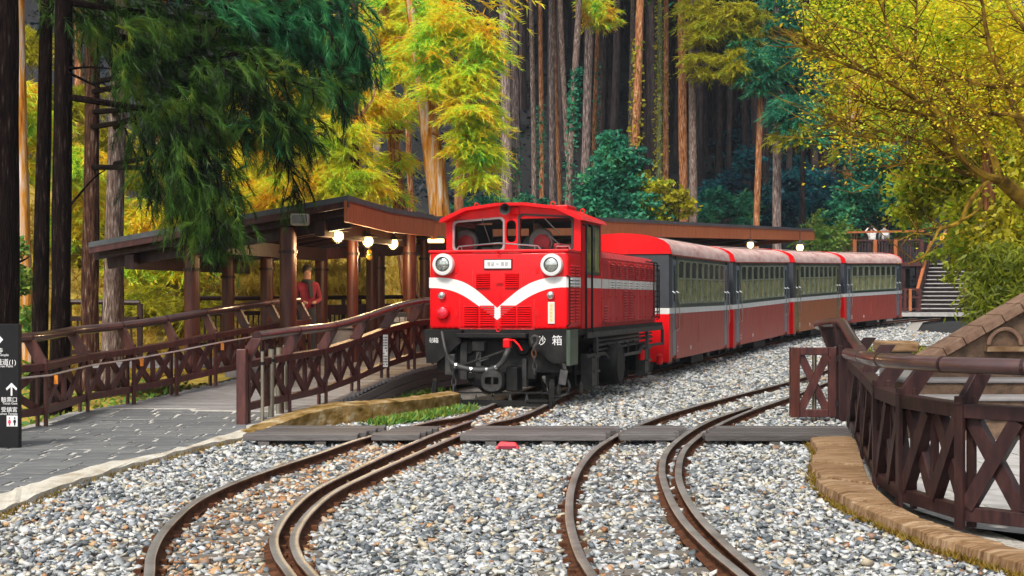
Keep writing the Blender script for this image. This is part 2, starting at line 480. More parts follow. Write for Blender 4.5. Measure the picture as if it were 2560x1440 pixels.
    def build(s, name, mats, parent=None, world=False, smooth=False, bevel=0.0, fix=True):
        off = root_loc(parent) if (parent is not None and world) else Vector((0, 0, 0))
        me = bpy.data.meshes.new(name)
        me.from_pydata([(v[0] - off.x, v[1] - off.y, v[2] - off.z) for v in s.v], [], s.f)
        ms = mats if isinstance(mats, (list, tuple)) else [mats]
        for m in ms:
            me.materials.append(m)
        if len(ms) > 1:
            me.polygons.foreach_set('material_index', s.m)
        if fix:
            bm = bmesh.new()
            bm.from_mesh(me)
            bmesh.ops.recalc_face_normals(bm, faces=bm.faces[:])
            bm.to_mesh(me)
            bm.free()
        me.update()
        if smooth:
            me.polygons.foreach_set('use_smooth', [True] * len(me.polygons))
            try:
                me.set_sharp_from_angle(angle=R(42))
            except Exception:
                pass
        o = bpy.data.objects.new(name, me)
        COL.objects.link(o)
        if parent is not None:
            o.parent = parent
            KIDS.setdefault(parent.name, []).append(o)
        if bevel > 0:
            bv = o.modifiers.new('bevel', 'BEVEL')
            bv.width = bevel
            bv.segments = 2
            bv.limit_method = 'ANGLE'
        return o

def npmesh(name, verts, faces, mats, parent=None, world=True, mi=None, smooth=False):
    """verts (N,3); faces (F,k) all of one size."""
    off = root_loc(parent) if (parent is not None and world) else Vector((0, 0, 0))
    verts = np.asarray(verts, dtype=np.float32) - np.array(off, dtype=np.float32)
    faces = np.asarray(faces, dtype=np.int32)
    k = faces.shape[1]
    me = bpy.data.meshes.new(name)
    me.vertices.add(len(verts))
    me.vertices.foreach_set('co', verts.ravel())
    me.loops.add(faces.size)
    me.loops.foreach_set('vertex_index', faces.ravel())
    me.polygons.add(len(faces))
    me.polygons.foreach_set('loop_start', np.arange(0, faces.size, k, dtype=np.int32))
    ms = mats if isinstance(mats, (list, tuple)) else [mats]
    for m in ms:
        me.materials.append(m)
    if mi is not None:
        me.polygons.foreach_set('material_index', np.asarray(mi, dtype=np.int32))
    if smooth:
        me.polygons.foreach_set('use_smooth', np.ones(len(faces), dtype=bool))
    me.update(calc_edges=True)
    me.validate()
    o = bpy.data.objects.new(name, me)
    COL.objects.link(o)
    if parent is not None:
        o.parent = parent
        KIDS.setdefault(parent.name, []).append(o)
    return o

def text(body, size, loc, rot, material, parent, align='LEFT', name='lettering', depth=0.0):
    cu = bpy.data.curves.new(name, 'FONT')
    cu.body = body
    cu.size = size
    cu.align_x = align
    cu.extrude = depth
    tmp = bpy.data.objects.new('tmp_text', cu)
    COL.objects.link(tmp)
    dg = bpy.context.evaluated_depsgraph_get()
    dg.update()
    me = bpy.data.meshes.new_from_object(tmp.evaluated_get(dg))
    bpy.data.objects.remove(tmp)
    me.materials.clear()
    me.materials.append(material)
    o = bpy.data.objects.new(name, me)
    o.location = loc
    o.rotation_euler = rot
    COL.objects.link(o)
    if parent is not None:
        o.parent = parent
        KIDS.setdefault(parent.name, []).append(o)
    return o

def spline(pts, n=8):
    """Catmull-Rom through the points."""
    P = [Vector(p) for p in pts]
    P = [P[0] * 2 - P[1]] + P + [P[-1] * 2 - P[-2]]
    out = []
    for i in range(1, len(P) - 2):
        for k in range(n):
            t = k / n
            a, b, c, d = P[i - 1], P[i], P[i + 1], P[i + 2]
            out.append(.5 * ((2 * b) + (c - a) * t + (2 * a - 5 * b + 4 * c - d) * t * t + (3 * b - a - 3 * c + d) * t ** 3))
    out.append(P[-2].copy())
    return out
# ------------------------------------------------------------------ the setting: terrain
def interp(y, ys, xs):
    return np.interp(y, ys, xs)

def ground_z(x, y):
    x, y = np.asarray(x, float), np.asarray(y, float)
    z = np.interp(y, [0, 33, 36, 42.5, 49.6, 56.3, 66, 200], [0, 0, .04, .2, .36, .53, .8, 2.0]) - .09
    s = (x + 4) * -.891 + (y - 24) * .454
    z = z + .4 * np.clip(s - 5.5, 0, 60) * smooth01((y - 14) / 10)
    z = z + .36 * np.clip(y - 76, 0, 300)
    z = z + .32 * np.clip(x - 5.8 - .235 * y, 0, 60) * smooth01((y - 15.5) / 4)
    return z

gx = np.concatenate([np.arange(-90, -30, 4.0), np.arange(-30, 45, 1.2), np.arange(45, 111, 4.0)])
gy = np.concatenate([np.arange(-14, 84, 1.2), np.arange(84, 216, 4.0)])
GX, GY = np.meshgrid(gx, gy)
GZ = ground_z(GX, GY) + .12 * np.sin(GX * 1.7 + GY * .6) * np.sin(GY * 1.1 - GX * .5) * smooth01((np.abs(GX - .1 * GY) - 9) / 6)
nx, ny = len(gx), len(gy)
ii = (np.arange(ny - 1)[:, None] * nx + np.arange(nx - 1)[None, :]).ravel()
M['floor'] = mat('forest floor', [(.003, .003, .004), (.005, .0055, .007), (.008, .008, .009), (.004, .009, .01)], .6, rough=.95, bump=.6, bscale=4)  # shade under the trees is put into this very dark colour
M['bank'] = mat('gold mossy bank', [(.08, .06, .008), (.24, .17, .018), (.4, .27, .03), (.2, .22, .03)], 1.2, rough=.95, bump=.8, bscale=6)
cx_ = GX[:-1, :-1].ravel() + .6
cy_ = GY[:-1, :-1].ravel() + .6
ss = (cx_ + 4) * -.891 + (cy_ - 24) * .454
bank_mask = ((ss > 5) & (ss < 17) & (cx_ < 2) & (cy_ > 16)) | ((cx_ < -5.6) & (cy_ > 15) & (cy_ < 45))
o = npmesh('ground', np.stack([GX.ravel(), GY.ravel(), GZ.ravel()], 1), np.stack([ii, ii + 1, ii + nx + 1, ii + nx], 1), [M['floor'], M['bank']], mi=bank_mask.astype(int), smooth=True)
tag(o, kind='structure')

# gravel bed: the sheet the loose stones lie on
XL = lambda y: np.interp(y, [4, 10.2, 12, 14, 15.9, 17.5, 19, 21, 24, 28, 36, 43, 50, 66], [-4.6, -4.0, -3.72, -3.35, -2.95, -2.75, -2.2, -1.5, -.9, .4, 3.0, 5.8, 9, 17])
XR = lambda y: np.interp(y, [4, 8, 9, 10.2, 11.5, 13, 15.3, 17, 19, 24, 30, 45, 49.5, 52.5, 60, 66], [4.2, 3.2, 2.92, 2.72, 2.75, 2.95, 3.4, 4.2, 5.2, 7.0, 9.2, 14.5, 15.6, 14.6, 17, 20])
ys = np.arange(4.5, 66, .6)
vs, fs = [], []
for y in ys:
    for t in np.linspace(0, 1, 15):
        x = XL(y) - .6 + t * (XR(y) - XL(y) + 1.2)
        vs.append((x, y, yard(y) - .035))
for i in range(len(ys) - 1):
    for k in range(14):
        fs.append((i * 15 + k, i * 15 + k + 1, i * 15 + k + 16, i * 15 + k + 15))
M['gravelbed'] = mat('gravel bed', [(.10, .09, .08), (.26, .24, .21), (.42, .41, .38), (.3, .2, .13)], 22, rough=.95, bump=.9, bscale=26, detail=8)
tag(npmesh('gravel_bed', vs, fs, M['gravelbed']), kind='structure')

# ------------------------------------------------------------------ tracks
def ext(pts, near=2.5):
    d = (pts[0] - pts[1]).normalized()
    return [pts[0] + d * near] + pts

RL = [(373, 1439), (378, 1387), (401, 1337), (442, 1291), (493, 1250), (574, 1210), (685, 1169), (792, 1134), (889, 1100), (990, 1073), (1092, 1050), (1178, 1032)]
RR = [(787, 1439), (752, 1398), (736, 1357), (744, 1321), (777, 1276), (833, 1230), (914, 1189), (1016, 1144), (1117, 1100), (1219, 1059), (1318, 1033)]
RG = [(731, 1439), (697, 1392), (685, 1352), (695, 1318), (729, 1271), (790, 1221), (887, 1173), (988, 1126), (1090, 1083), (1175, 1052)]
SL = [(1483, 1440), (1450, 1386), (1429, 1325), (1423, 1278), (1428, 1222), (1450, 1166), (1497, 1114), (1572, 1072), (1656, 1039), (1750, 1011), (1844, 986), (1980, 951), (2130, 905), (2277, 857), (2382, 840)]
SR = [(1909, 1440), (1820, 1363), (1750, 1292), (1708, 1227), (1696, 1180), (1708, 1128), (1745, 1091), (1806, 1056), (1867, 1029), (1914, 1012), (1980, 989), (2110, 938), (2274, 873), (2364, 851)]
SG = [(1862, 1440), (1773, 1367), (1703, 1292), (1666, 1222), (1655, 1170), (1669, 1124), (1717, 1082), (1787, 1045), (1877, 1016)]
RZ = .085
TRAIN = [(-.2165, 20.9), (.85, 24.5), (1.77, 27.6), (2.23, 28.8), (4.52, 35.66), (7.48, 42.7), (10.75, 49.9), (14.8, 56.8), (19.0, 62.6)]
def train_side(o):
    out = []
    for i, (x, y) in enumerate(TRAIN):
        a, b = TRAIN[max(i - 1, 0)], TRAIN[min(i + 1, len(TRAIN) - 1)]
        t = Vector((b[0] - a[0], b[1] - a[1], 0)).normalized()
        out.append(Vector((x + t.y * o, y - t.x * o, yard(y) + RZ)))
    return out
def rail_pts(px, tail=None):
    p = ext([gp(a, b, RZ) for a, b in px])
    if tail:
        p = p + [q for q in tail if q.y > p[-1].y + 4.0]
    return spline(p, 5)

def rail(pts, parent, name='rail'):
    # head, web and foot swept along the curve; running surface bright, sides rusty
    prof = [(-.062, -.085), (.062, -.085), (.062, -.075), (.012, -.066), (.012, -.03), (.03, -.024), (.03, -.005), (.024, 0), (-.024, 0), (-.03, -.005), (-.03, -.024), (-.012, -.03), (-.012, -.066), (-.062, -.075)]
    n = len(prof)
    vs, fs, mi = [], [], []
    for i, p in enumerate(pts):
        t = pts[min(i + 1, len(pts) - 1)] - pts[max(i - 1, 0)]
        t.z = 0
        t.normalize()
        s = Vector((t.y, -t.x, 0))
        for a, b in prof:
            vs.append(p + s * a + Vector((0, 0, b)))
    for i in range(len(pts) - 1):
        for k in range(n):
            fs.append((i * n + k, i * n + (k + 1) % n, (i + 1) * n + (k + 1) % n, (i + 1) * n + k))
            mi.append(0 if k in (6, 7, 8) else 1)
    o = npmesh(name, [tuple(v) for v in vs], fs, [M['steel'], M['rust']], parent, True, mi)
    return o

def sleepers(la, ra, parent, step=.62, until=60):
    """timber sleepers laid between two rails, evenly along the way"""
    acc, last, out = 0.0, None, []
    base = MB().box((0, 0, 0), (1.45, .17, .1))
    me = None
    n = 200
    for k in range(n):
        t = k / (n - 1)
        a = la[int(t * (len(la) - 1))].lerp(la[min(len(la) - 1, int(t * (len(la) - 1)) + 1)], (t * (len(la) - 1)) % 1)
        b = min(ra, key=lambda q: (q - a).length)
        m = (a + b) / 2
        if last is not None and (m - last).length < step:
            continue
        if m.y > until:
            break
        last = m
        ang = math.atan2(b.y - a.y, b.x - a.x)
        if me is None:
            o = base.build('sleeper', M['sleeper'], parent)
            me = o.data
        else:
            o = bpy.data.objects.new('sleeper', me)
            COL.objects.link(o)
            o.parent = parent
        o.location = Vector((m.x, m.y, yard(m.y) - .05)) - root_loc(parent)
        o.rotation_euler = (0, 0, ang)
        out.append((m.x, m.y, ang))
    return out

t1 = thing('railway_track', 'curved narrow gauge track with rusty orange ballast that the red locomotive stands on', 'railway track', gp(600, 1300))
t2 = thing('railway_track', 'curved narrow gauge track beside the wooden gate, left empty', 'railway track', gp(1600, 1300))
for t in (t1, t2):
    t['kind'] = 'structure'
L1, R1, G1 = rail_pts(RL, train_side(-.42)), rail_pts(RR, train_side(.42)), rail_pts(RG)
L2, R2, G2 = rail_pts(SL), rail_pts(SR), rail_pts(SG)
for p in (L1, R1):
    rail(p, t1)
rail(G1, t1, 'guard_rail')
for p in (L2, R2):
    rail(p, t2)
rail(G2, t2, 'guard_rail')
SLP = sleepers([p for p in L1 if p.y < 24], R1, t1) + sleepers([p for p in L2 if p.y < 34], R2, t2)
t3 = thing('railway_track', 'far siding track running past the stone pillar towards the stairs', 'railway track', gp(2300, 838))
t3['kind'] = 'structure'
rail(spline([gp(2190, 845, RZ), gp(2300, 834, RZ), gp(2430, 823, RZ)], 6), t3)
rail(spline([gp(2195, 853, RZ), gp(2300, 841, RZ), gp(2430, 829, RZ)], 6), t3)

# fish plates and rail clips beside the near rails
clips = MB()
for rp in (L1, R1, L2, R2):
    for i in range(2, len(rp) - 1, 3):
        if rp[i].y < 19:
            for sx in (-.07, .07):
                clips.box(rp[i] + Vector((sx, 0, -.068)), (.045, .05, .03))
o = clips.build('rail_clips', M['rust'], t1, True)
o['kind'] = 'stuff'

# ------------------------------------------------------------------ ballast stones
def stone_field(n_try):
    y = np.sqrt(RNG.random(n_try) * (60 ** 2 - 6.8 ** 2) + 6.8 ** 2)
    x = (RNG.random(n_try) * 2 - 1) * .385 * y
    ok = (x > XL(y) - .05) & (x < XR(y) + .1)
    # thin out under the train and with distance
    tx = np.interp(y, [20.9, 28.8, 35.66, 42.7, 49.9, 56.8, 62.6], [-.2, 2.23, 4.52, 7.48, 10.75, 14.8, 19])
    ok &= ~((y > 21.5) & (x < tx + .2))
    ok &= RNG.random(n_try) < np.interp(y, [6, 12, 18, 26, 60], [1, .8, .42, .22, .08])
    return x[ok], y[ok]
sx_, sy_ = stone_field(1050000)
L1a, R1a, L2a, R2a = [np.array([(p.x, p.y) for p in q if p.y < 46]) for q in (L1, R1, L2, R2)]
G1a, G2a = [np.array([(p.x, p.y) for p in q]) for q in (G1, G2)]
def xat(A, y):
    return np.interp(y, A[:, 1], A[:, 0])
inl = (sx_ > xat(L1a, sy_) + .05) & (sx_ < xat(R1a, sy_) + .12)
inr = (sx_ > xat(L2a, sy_) + .05) & (sx_ < xat(R2a, sy_))
keep = np.ones(len(sx_), bool)
for A in (L1a, R1a, L2a, R2a, G1a, G2a):
    dd = np.full(len(sx_), 9.0)
    for q in range(len(A) - 1):
        a, b = A[q], A[q + 1]
        v = b - a
        L = max(1e-6, (v ** 2).sum())
        t = np.clip(((sx_ - a[0]) * v[0] + (sy_ - a[1]) * v[1]) / L, 0, 1)
        dd = np.minimum(dd, np.hypot(sx_ - a[0] - t * v[0], sy_ - a[1] - t * v[1]))
    keep &= dd > .055
for mx, my, an in SLP:
    u = (sx_ - mx) * math.cos(an) + (sy_ - my) * math.sin(an)
    w = -(sx_ - mx) * math.sin(an) + (sy_ - my) * math.cos(an)
    keep &= ~((np.abs(u) < .6) & (np.abs(w) < .1) & (RNG.random(len(sx_)) < .5))
sx_, sy_, inl, inr = sx_[keep], sy_[keep], inl[keep], inr[keep]
NS = len(sx_)
cube = np.array([(a, b, c) for a in (-1, 1) for b in (-1, 1) for c in (-1, 1)], float)
cf = np.array([(0, 1, 3, 2), (4, 6, 7, 5), (0, 4, 5, 1), (2, 3, 7, 6), (0, 2, 6, 4), (1, 5, 7, 3)])
size = (.013 + .019 * RNG.random(NS) ** 2.0) * np.interp(sy_, [8, 14, 20, 45], [1.0, 1.12, 1.4, 2.4])
dims = np.stack([np.ones(NS), .5 + .5 * RNG.random(NS), .2 + .34 * RNG.random(NS)], 1) * size[:, None]
V = cube[None] * (1 + (RNG.random((NS, 8, 3)) - .62) * .75)
V = V * dims[:, None, :]
def rotm(a, b, c):
    ca, sa, cb, sb, cc, sc = np.cos(a), np.sin(a), np.cos(b), np.sin(b), np.cos(c), np.sin(c)
    z0, o1 = np.zeros_like(a), np.ones_like(a)
    Rx = np.stack([o1, z0, z0, z0, ca, -sa, z0, sa, ca], 1).reshape(-1, 3, 3)
    Ry = np.stack([cb, z0, sb, z0, o1, z0, -sb, z0, cb], 1).reshape(-1, 3, 3)
    Rz = np.stack([cc, -sc, z0, sc, cc, z0, z0, z0, o1], 1).reshape(-1, 3, 3)
    return Rz @ Ry @ Rx
RM = rotm((RNG.random(NS) - .5) * 1.1, (RNG.random(NS) - .5) * 1.1, RNG.random(NS) * 6.28)
V = np.einsum('nij,nkj->nki', RM, V)
zc = np.interp(sy_, [0, 33, 36, 42.5, 49.6, 56.3, 66], [0, 0, .04, .2, .36, .53, .8]) - .025 + RNG.random(NS) * .035
V = V + np.stack([sx_, sy_, zc], 1)[:, None, :]
F = (cf[None] + (np.arange(NS) * 8)[:, None, None]).reshape(-1, 4)
p_rust = np.where(inl, .46, np.where(inr, .07, np.where((sx_ < xat(L1a, sy_)) & (sy_ < 11), .12, .03)))
rusty = (RNG.random(NS) < p_rust).astype(int)
def stonemat(name, cols, pos):
    m = bpy.data.materials.new(name)
    m.use_nodes = True
    nt = m.node_tree
    b = nt.nodes['Principled BSDF']
    b.inputs['Roughness'].default_value = .75
    ge = nt.nodes.new("ShaderNodeNewGeometry")
    r = _ramp(nt, cols, pos, 'CONSTANT')
    nt.links.new(ge.outputs['Random Per Island'], r.inputs[0])
    tc = nt.nodes.new("ShaderNodeTexCoord")
    nz = nt.nodes.new("ShaderNodeTexNoise")
    nz.inputs['Scale'].default_value = 30
    nt.links.new(tc.outputs['Object'], nz.inputs['Vector'])
    mx = nt.nodes.new("ShaderNodeMix")
    mx.data_type = 'RGBA'
    mx.blend_type = 'MULTIPLY'
    mx.inputs[0].default_value = .6
    rr = _ramp(nt, [(.5, .5, .5), (1, 1, 1)], [.3, .65])
    nt.links.new(nz.outputs['Fac'], rr.inputs[0])
    nt.links.new(r.outputs[0], mx.inputs[6])
    nt.links.new(rr.outputs[0], mx.inputs[7])
    nt.links.new(mx.outputs[2], b.inputs['Base Color'])
    return m
M['stone'] = stonemat('crushed grey stone', [(.5, .51, .5), (.2, .22, .24), (.37, .39, .4), (.08, .095, .105), (.6, .6, .56), (.31, .33, .34), (.47, .43, .33), (.15, .17, .19), (.5, .53, .56), (.42, .36, .26), (.34, .33, .26)], [0, .13, .25, .38, .49, .59, .70, .76, .85, .92, .96])
M['stone_rust'] = stonemat('rust stained stone', [(.42, .24, .12), (.52, .4, .28), (.3, .14, .06), (.55, .5, .42), (.38, .2, .09), (.24, .15, .1), (.5, .3, .14)], [0, .16, .34, .48, .62, .78, .88])
o = npmesh('ballast_gravel', V.reshape(-1, 3), F, [M['stone'], M['stone_rust']], None, True, np.repeat(rusty, 6))
tag(o, kind='stuff')

# ------------------------------------------------------------------ left path: slate paving, kerb, mossy stone wall
PZY = [8, 16.5, 18, 19.9, 20.7, 21.2, 22, 23.4, 24.5, 36, 42.5, 50, 56, 66]
PZZ = [.03, .03, .05, .12, .2, .28, .37, .47, .48, .52, .68, .84, 1.0, 1.1]
def pz(y):
    return float(np.interp(y, PZY, PZZ))
def inpoly(p, poly):
    c = False
    n = len(poly)
    for i in range(n):
        a, b = poly[i], poly[i - 1]
        if (a[1] > p[1]) != (b[1] > p[1]) and p[0] < (b[0] - a[0]) * (p[1] - a[1]) / (b[1] - a[1]) + a[0]:
            c = not c
    return c
K_OUT = [gp(a, b) for a, b in [(-60, 1315), (0, 1291), (66, 1263), (203, 1210), (355, 1164), (508, 1123), (632, 1096)]]
K_IN = [gp(a, b, .05) for a, b in [(-60, 1262), (0, 1235), (76, 1210), (254, 1159), (406, 1131), (533, 1095), (618, 1070)]]
path = thing('slate_path', 'dark grey slate path with pale wavy joints', 'path', (-4.5, 14, 0))
path['kind'] = 'structure'
LEFT_POSTS = [(-6.5, 15.0, .0), (-5.76, 17.15, .03), (-5.78, 18.9, .07), (-5.42, 19.9, .12), (-5.0, 20.7, .2), (-4.55, 21.3, .3), (-4.18, 22.0, .37), (-3.8, 22.7, .44), (-3.43, 23.4, .48)]
region = [(p.x - .02, p.y) for p in K_IN] + [(-3.33, 17.6), (-2.98, 18.8)] + [(-5.35, 19.4), (-5.75, 18.9), (-5.8, 17.1), (-6.4, 15), (-7.4, 12.5), (-7.4, 9.0), (-5, 9.0)]
base_poly = [(p.x + .05, p.y) for p in K_IN] + [(-3.2, 17.9), (-2.85, 18.95), (-5.4, 19.55), (-5.95, 18.9), (-6.0, 17.1), (-6.7, 15), (-7.8, 12.5), (-7.8, 9.0), (-5, 9.0)]
m = MB()
ysb = np.arange(9.0, 19.56, .24)
for ya, yb in zip(ysb[:-1], ysb[1:]):
    row = []
    for y in (ya, yb):
        xs = []
        n_ = len(base_poly)
        for i in range(n_):
            p, q = base_poly[i], base_poly[i - 1]
            if (p[1] > y) != (q[1] > y):
                xs.append(p[0] + (q[0] - p[0]) * (y - p[1]) / (q[1] - p[1]))
        row.append((min(xs), max(xs), y) if len(xs) >= 2 else None)
    if row[0] and row[1]:
        m.add([(row[0][0], ya, pz(ya) - .004), (row[0][1], ya, pz(ya) - .004), (row[1][1], yb, pz(yb) - .004), (row[1][0], yb, pz(yb) - .004)], [(0, 1, 2, 3)])
m.build('mortar_bed', M['mortar'], path, True, fix=False)
rows = np.arange(9.2, 19.5, .285)
pv = []
def span(y):
    xs = []
    for i in range(len(region)):
        p, q = region[i], region[i - 1]
        if (p[1] > y) != (q[1] > y):
            xs.append(p[0] + (q[0] - p[0]) * (y - p[1]) / (q[1] - p[1]))
    return (min(xs), max(xs)) if len(xs) >= 2 else None
for ri, y in enumerate(rows):
    h = .285
    s0, s1 = span(y + .01), span(y + h - .01)
    if not s0 or not s1:
        continue
    x = min(s0[0], s1[0]) - random.random() * .4
    while x < max(s0[1], s1[1]):
        w = random.uniform(.26, .62)
        j = lambda: random.uniform(-.02, .02)
        c0 = lambda v: min(max(v, s0[0]), s0[1])
        c1 = lambda v: min(max(v, s1[0]), s1[1])
        a0, b0, a1, b1 = c0(x + .02 + j()), c0(x + w - .02 + j()), c1(x + .02 + j()), c1(x + w - .02 + j())
        if b0 - a0 > .05 and b1 - a1 > .05 and abs(x + w / 2) < .4 * y:
            pv.append([(a0, y + .022 + j()), (b0, y + .022 + j()), (b1, y + h - .018 + j()), ((a1 + b1) / 2, y + h - .015 + j() * .8), (a1, y + h - .018 + j())])
        x += w
for q in pv[:300]:
    c = (sum(p[0] for p in q) / 5, sum(p[1] for p in q) / 5)
    dz = random.uniform(.001, .007)
    b = MB().slab([(p[0] - c[0], p[1] - c[1]) for p in q], [pz(p[1]) - .05 for p in q], [pz(p[1]) + dz + random.uniform(-.003, .003) for p in q])
    o = b.build('paver', M['paver'], path)
    o.location = (c[0] + 4.5, c[1] - 14, 0)

def strip(name, outer, inner, z_out, z_in, zb, material, n=6, jit=.02, parent=None):
    """a kerb-like body between two lines with a broken top"""
    A, B = spline(outer, n), spline(inner, n)
    k = min(len(A), len(B))
    mb = MB()
    vs = []
    for i in range(k):
        t = i / (k - 1)
        a, b = A[i], B[i]
        za = (z_out(t) if callable(z_out) else z_out) + random.uniform(-jit, jit) * .5
        zi = (z_in(t) if callable(z_in) else z_in) + random.uniform(-jit, jit) * .4
        jx = random.uniform(-jit, jit)
        vs += [(a.x + jx, a.y + random.uniform(-jit, jit), zb), (a.x + jx * .5, a.y, za), ((a.x + b.x) / 2, (a.y + b.y) / 2, (za + zi) / 2 + .006), (b.x, b.y, zi), (b.x, b.y, zb)]
    fs = []
    for i in range(k - 1):
        for q in range(4):
            fs.append((i * 5 + q, i * 5 + q + 1, (i + 1) * 5 + q + 1, (i + 1) * 5 + q))
    mb.add(vs, fs + [(0, 1, 2, 3, 4), tuple((k - 1) * 5 + q for q in range(5))])
    return mb.build(name, material, parent, True)
kerb = strip('path_kerb', K_OUT, K_IN, lambda t: .045, lambda t: .05, -.1, M['concrete'])
tag(kerb, 'pale concrete kerb edging the slate path along the gravel', 'kerb', kind='structure')
W_OUT = [gp(a, b) for a, b in [(632, 1096), (700, 1082), (790, 1068), (880, 1060), (980, 1052), (1085, 1038), (1150, 1026)]]
W_IN = [p + Vector((-.2, .3, 0)) for p in W_OUT]
wl = strip('mossy_wall', W_OUT, W_IN, lambda t: .04 + .2 * min(1, t * 2.2), lambda t: .06 + .2 * min(1, t * 2.2), -.1, M['mossy'], n=9, jit=.016)
tag(wl, 'low mossy stone retaining wall between the ramp and the locomotive front', 'stone wall')
# thin grass in the gravel along the kerb, and weeds in front of the mossy wall
def tufts(name, pts, n, h, w, material, spread, kind='stuff', quad=False):
    P = np.array([[p.x, p.y, p.z] for p in pts])
    i = RNG.integers(0, len(P) - 1, n)
    t = RNG.random(n)[:, None]
    b = P[i] * (1 - t) + P[i + 1] * t + np.stack([RNG.normal(0, spread, n), RNG.normal(0, spread, n), np.zeros(n)], 1)
    a = RNG.random(n) * 6.28
    side = np.stack([np.cos(a), np.sin(a), np.zeros(n)], 1) * w
    tip = np.stack([RNG.normal(0, h * .5, n), RNG.normal(0, h * .5, n), h * (.4 + .8 * RNG.random(n))], 1)
    v = np.stack([b - side, b + side, b + tip], 1)
    if quad:
        v = np.stack([b, b + tip * .6 + side, b + tip, b + tip * .6 - side], 1)
    k = v.shape[1]
    o = npmesh(name, v.reshape(-1, 3), np.arange(n * k).reshape(-1, k), material)
    return tag(o, kind=kind)
tufts('kerb_grass', [p + Vector((.04, 0, .0)) for p in spline(K_OUT, 3)], 900, .045, .006, M['lf_moss'], .03)
tufts('weeds', [gp(a, b) for a, b in [(945, 1066), (1010, 1056), (1080, 1044), (1165, 1028)]], 1500, .11, .022, M['lf_plant'], .09, quad=True)
tufts('siding_grass', [gp(2270, 838), gp(2330, 828), gp(2400, 820), gp(2440, 816)], 2600, .34, .05, M['lf_bamboo'], .7)
tufts('ditch_weeds', [gp(a, b) for a, b in [(1000, 1000), (1050, 990), (1085, 985)]], 500, .12, .02, M['lf_plant'], .12, quad=True)

# ------------------------------------------------------------------ ramp deck and platform
ramp = thing('ramp_deck', 'grey boarded ramp rising from the slate path to the platform', 'ramp', (-3.5, 21, 0))
ramp['kind'] = 'structure'
RIGHT_POSTS = [(-3.36, 17.6, .04), (-3.02, 18.7, .085), (-2.68, 19.8, .12), (-2.34, 20.9, .23), (-2.0, 22.0, .37), (-1.66, 23.1, .46), (-1.32, 24.2, .48), (-.98, 25.3, .49), (-.64, 26.4, .5)]
def line_x(P, y):
    return float(np.interp(y, [p[1] for p in P], [p[0] for p in P]))
db = MB()
y = 18.95
while y < 26.5:
    x0, x1 = line_x(LEFT_POSTS, y) + (0 if y < 23.4 else -(y - 23.4) * .3 - .6), line_x(RIGHT_POSTS, y) + .12
    if y > 23.4:
        x0 = -7.2
    sk = .35
    z0, z1 = pz(y), pz(y + .13)
    dz = random.uniform(-.003, .003)
    vs = [(x0, y + sk, z0 - .04), (x1, y, z0 - .04), (x1, y + .127, z1 - .04), (x0, y + .127 + sk, z1 - .04)]
    db.add(vs + [(v[0], v[1], v[2] + .04 + dz) for v in vs], [(3, 2, 1, 0), (4, 5, 6, 7), (0, 1, 5, 4), (1, 2, 6, 5), (2, 3, 7, 6), (3, 0, 4, 7)])
    y += .137
o = db.build('decking', M['deck'], ramp, True)
o['kind'] = 'stuff'
for k in range(3):                         # side boards under the right hand edge
    a, b = Vector(RIGHT_POSTS[1]), Vector(RIGHT_POSTS[-1])
    sb = MB()
    pts = [Vector(p) for p in RIGHT_POSTS[1:]]
    for i in range(len(pts) - 1):
        lo = Vector((.14, 0, -.10 - k * .125))
        if pts[i].z - .16 - k * .125 > -.12:
            sb.bar(pts[i] + lo, pts[i + 1] + lo, .04, .112)
    if sb.v:
        sb.build('side_board', M['plank'], ramp, True)
plat = thing('platform', 'long station platform behind the train', 'platform', (0, 30, 0))
plat['kind'] = 'structure'
edge = train_side(-1.28)
pe = [Vector((-.75, 26.4, 0))] + [p for p in edge if p.y > 27]
pw = [p + Vector((-5.2, 2.6, 0)) for p in pe]
m = MB()
for i in range(len(pe) - 1):
    q = [(pe[i].x, pe[i].y), (pe[i + 1].x, pe[i + 1].y), (pw[i + 1].x, pw[i + 1].y), (pw[i].x, pw[i].y)]
    zt = [pz(pe[i].y), pz(pe[i + 1].y), pz(pe[i + 1].y), pz(pe[i].y)]
    m.slab(q, [z - .5 for z in zt], zt)
m.build('platform_slab', M['deck'], plat, True)

# ------------------------------------------------------------------ timber boardwalk across the tracks
walk = thing('boardwalk', 'low dark timber boardwalk crossing both tracks to the wooden gate', 'boardwalk', gp(1300, 1080))
walk['kind'] = 'structure'
ZB = .125
for k in range(4):
    yc = 15.38 + .272 * k
    r_ = [float(xat(A, yc)) for A in (L1a, G1a, R1a, L2a, G2a, R2a)]
    for x0, x1 in ((XL(yc) + .12, r_[0] - .07), (r_[0] + .07, r_[1] - .06), (r_[2] + .07, r_[3] - .07), (r_[3] + .07, r_[4] - .06), (r_[5] + .07, 3.72 + .05 * k)):
        if x1 - x0 < .2:
            continue
        cuts = [x0, x1] if x1 - x0 < 1.7 else [x0, x0 + (x1 - x0) * random.uniform(.4, .6), x1]
        for u, w in zip(cuts[:-1], cuts[1:]):
            zj = random.uniform(-.004, .004)
            MB().rbox(u + .004, w - .004, yc - .122, yc + .122, ZB - .07 + zj, ZB + zj, .007, seg=1).build('plank', M['plank'], walk, True)
for x0 in np.arange(XL(15.8) + .2, 3.7, .62):
    if min(abs(x0 - float(xat(A, 15.8))) for A in (L1a, G1a, R1a, L2a, G2a, R2a)) > .16:
        MB().b2(x0, x0 + .12, 15.27, 16.3, -.05, ZB - .076).build('bearer', M['plank'], walk, True)

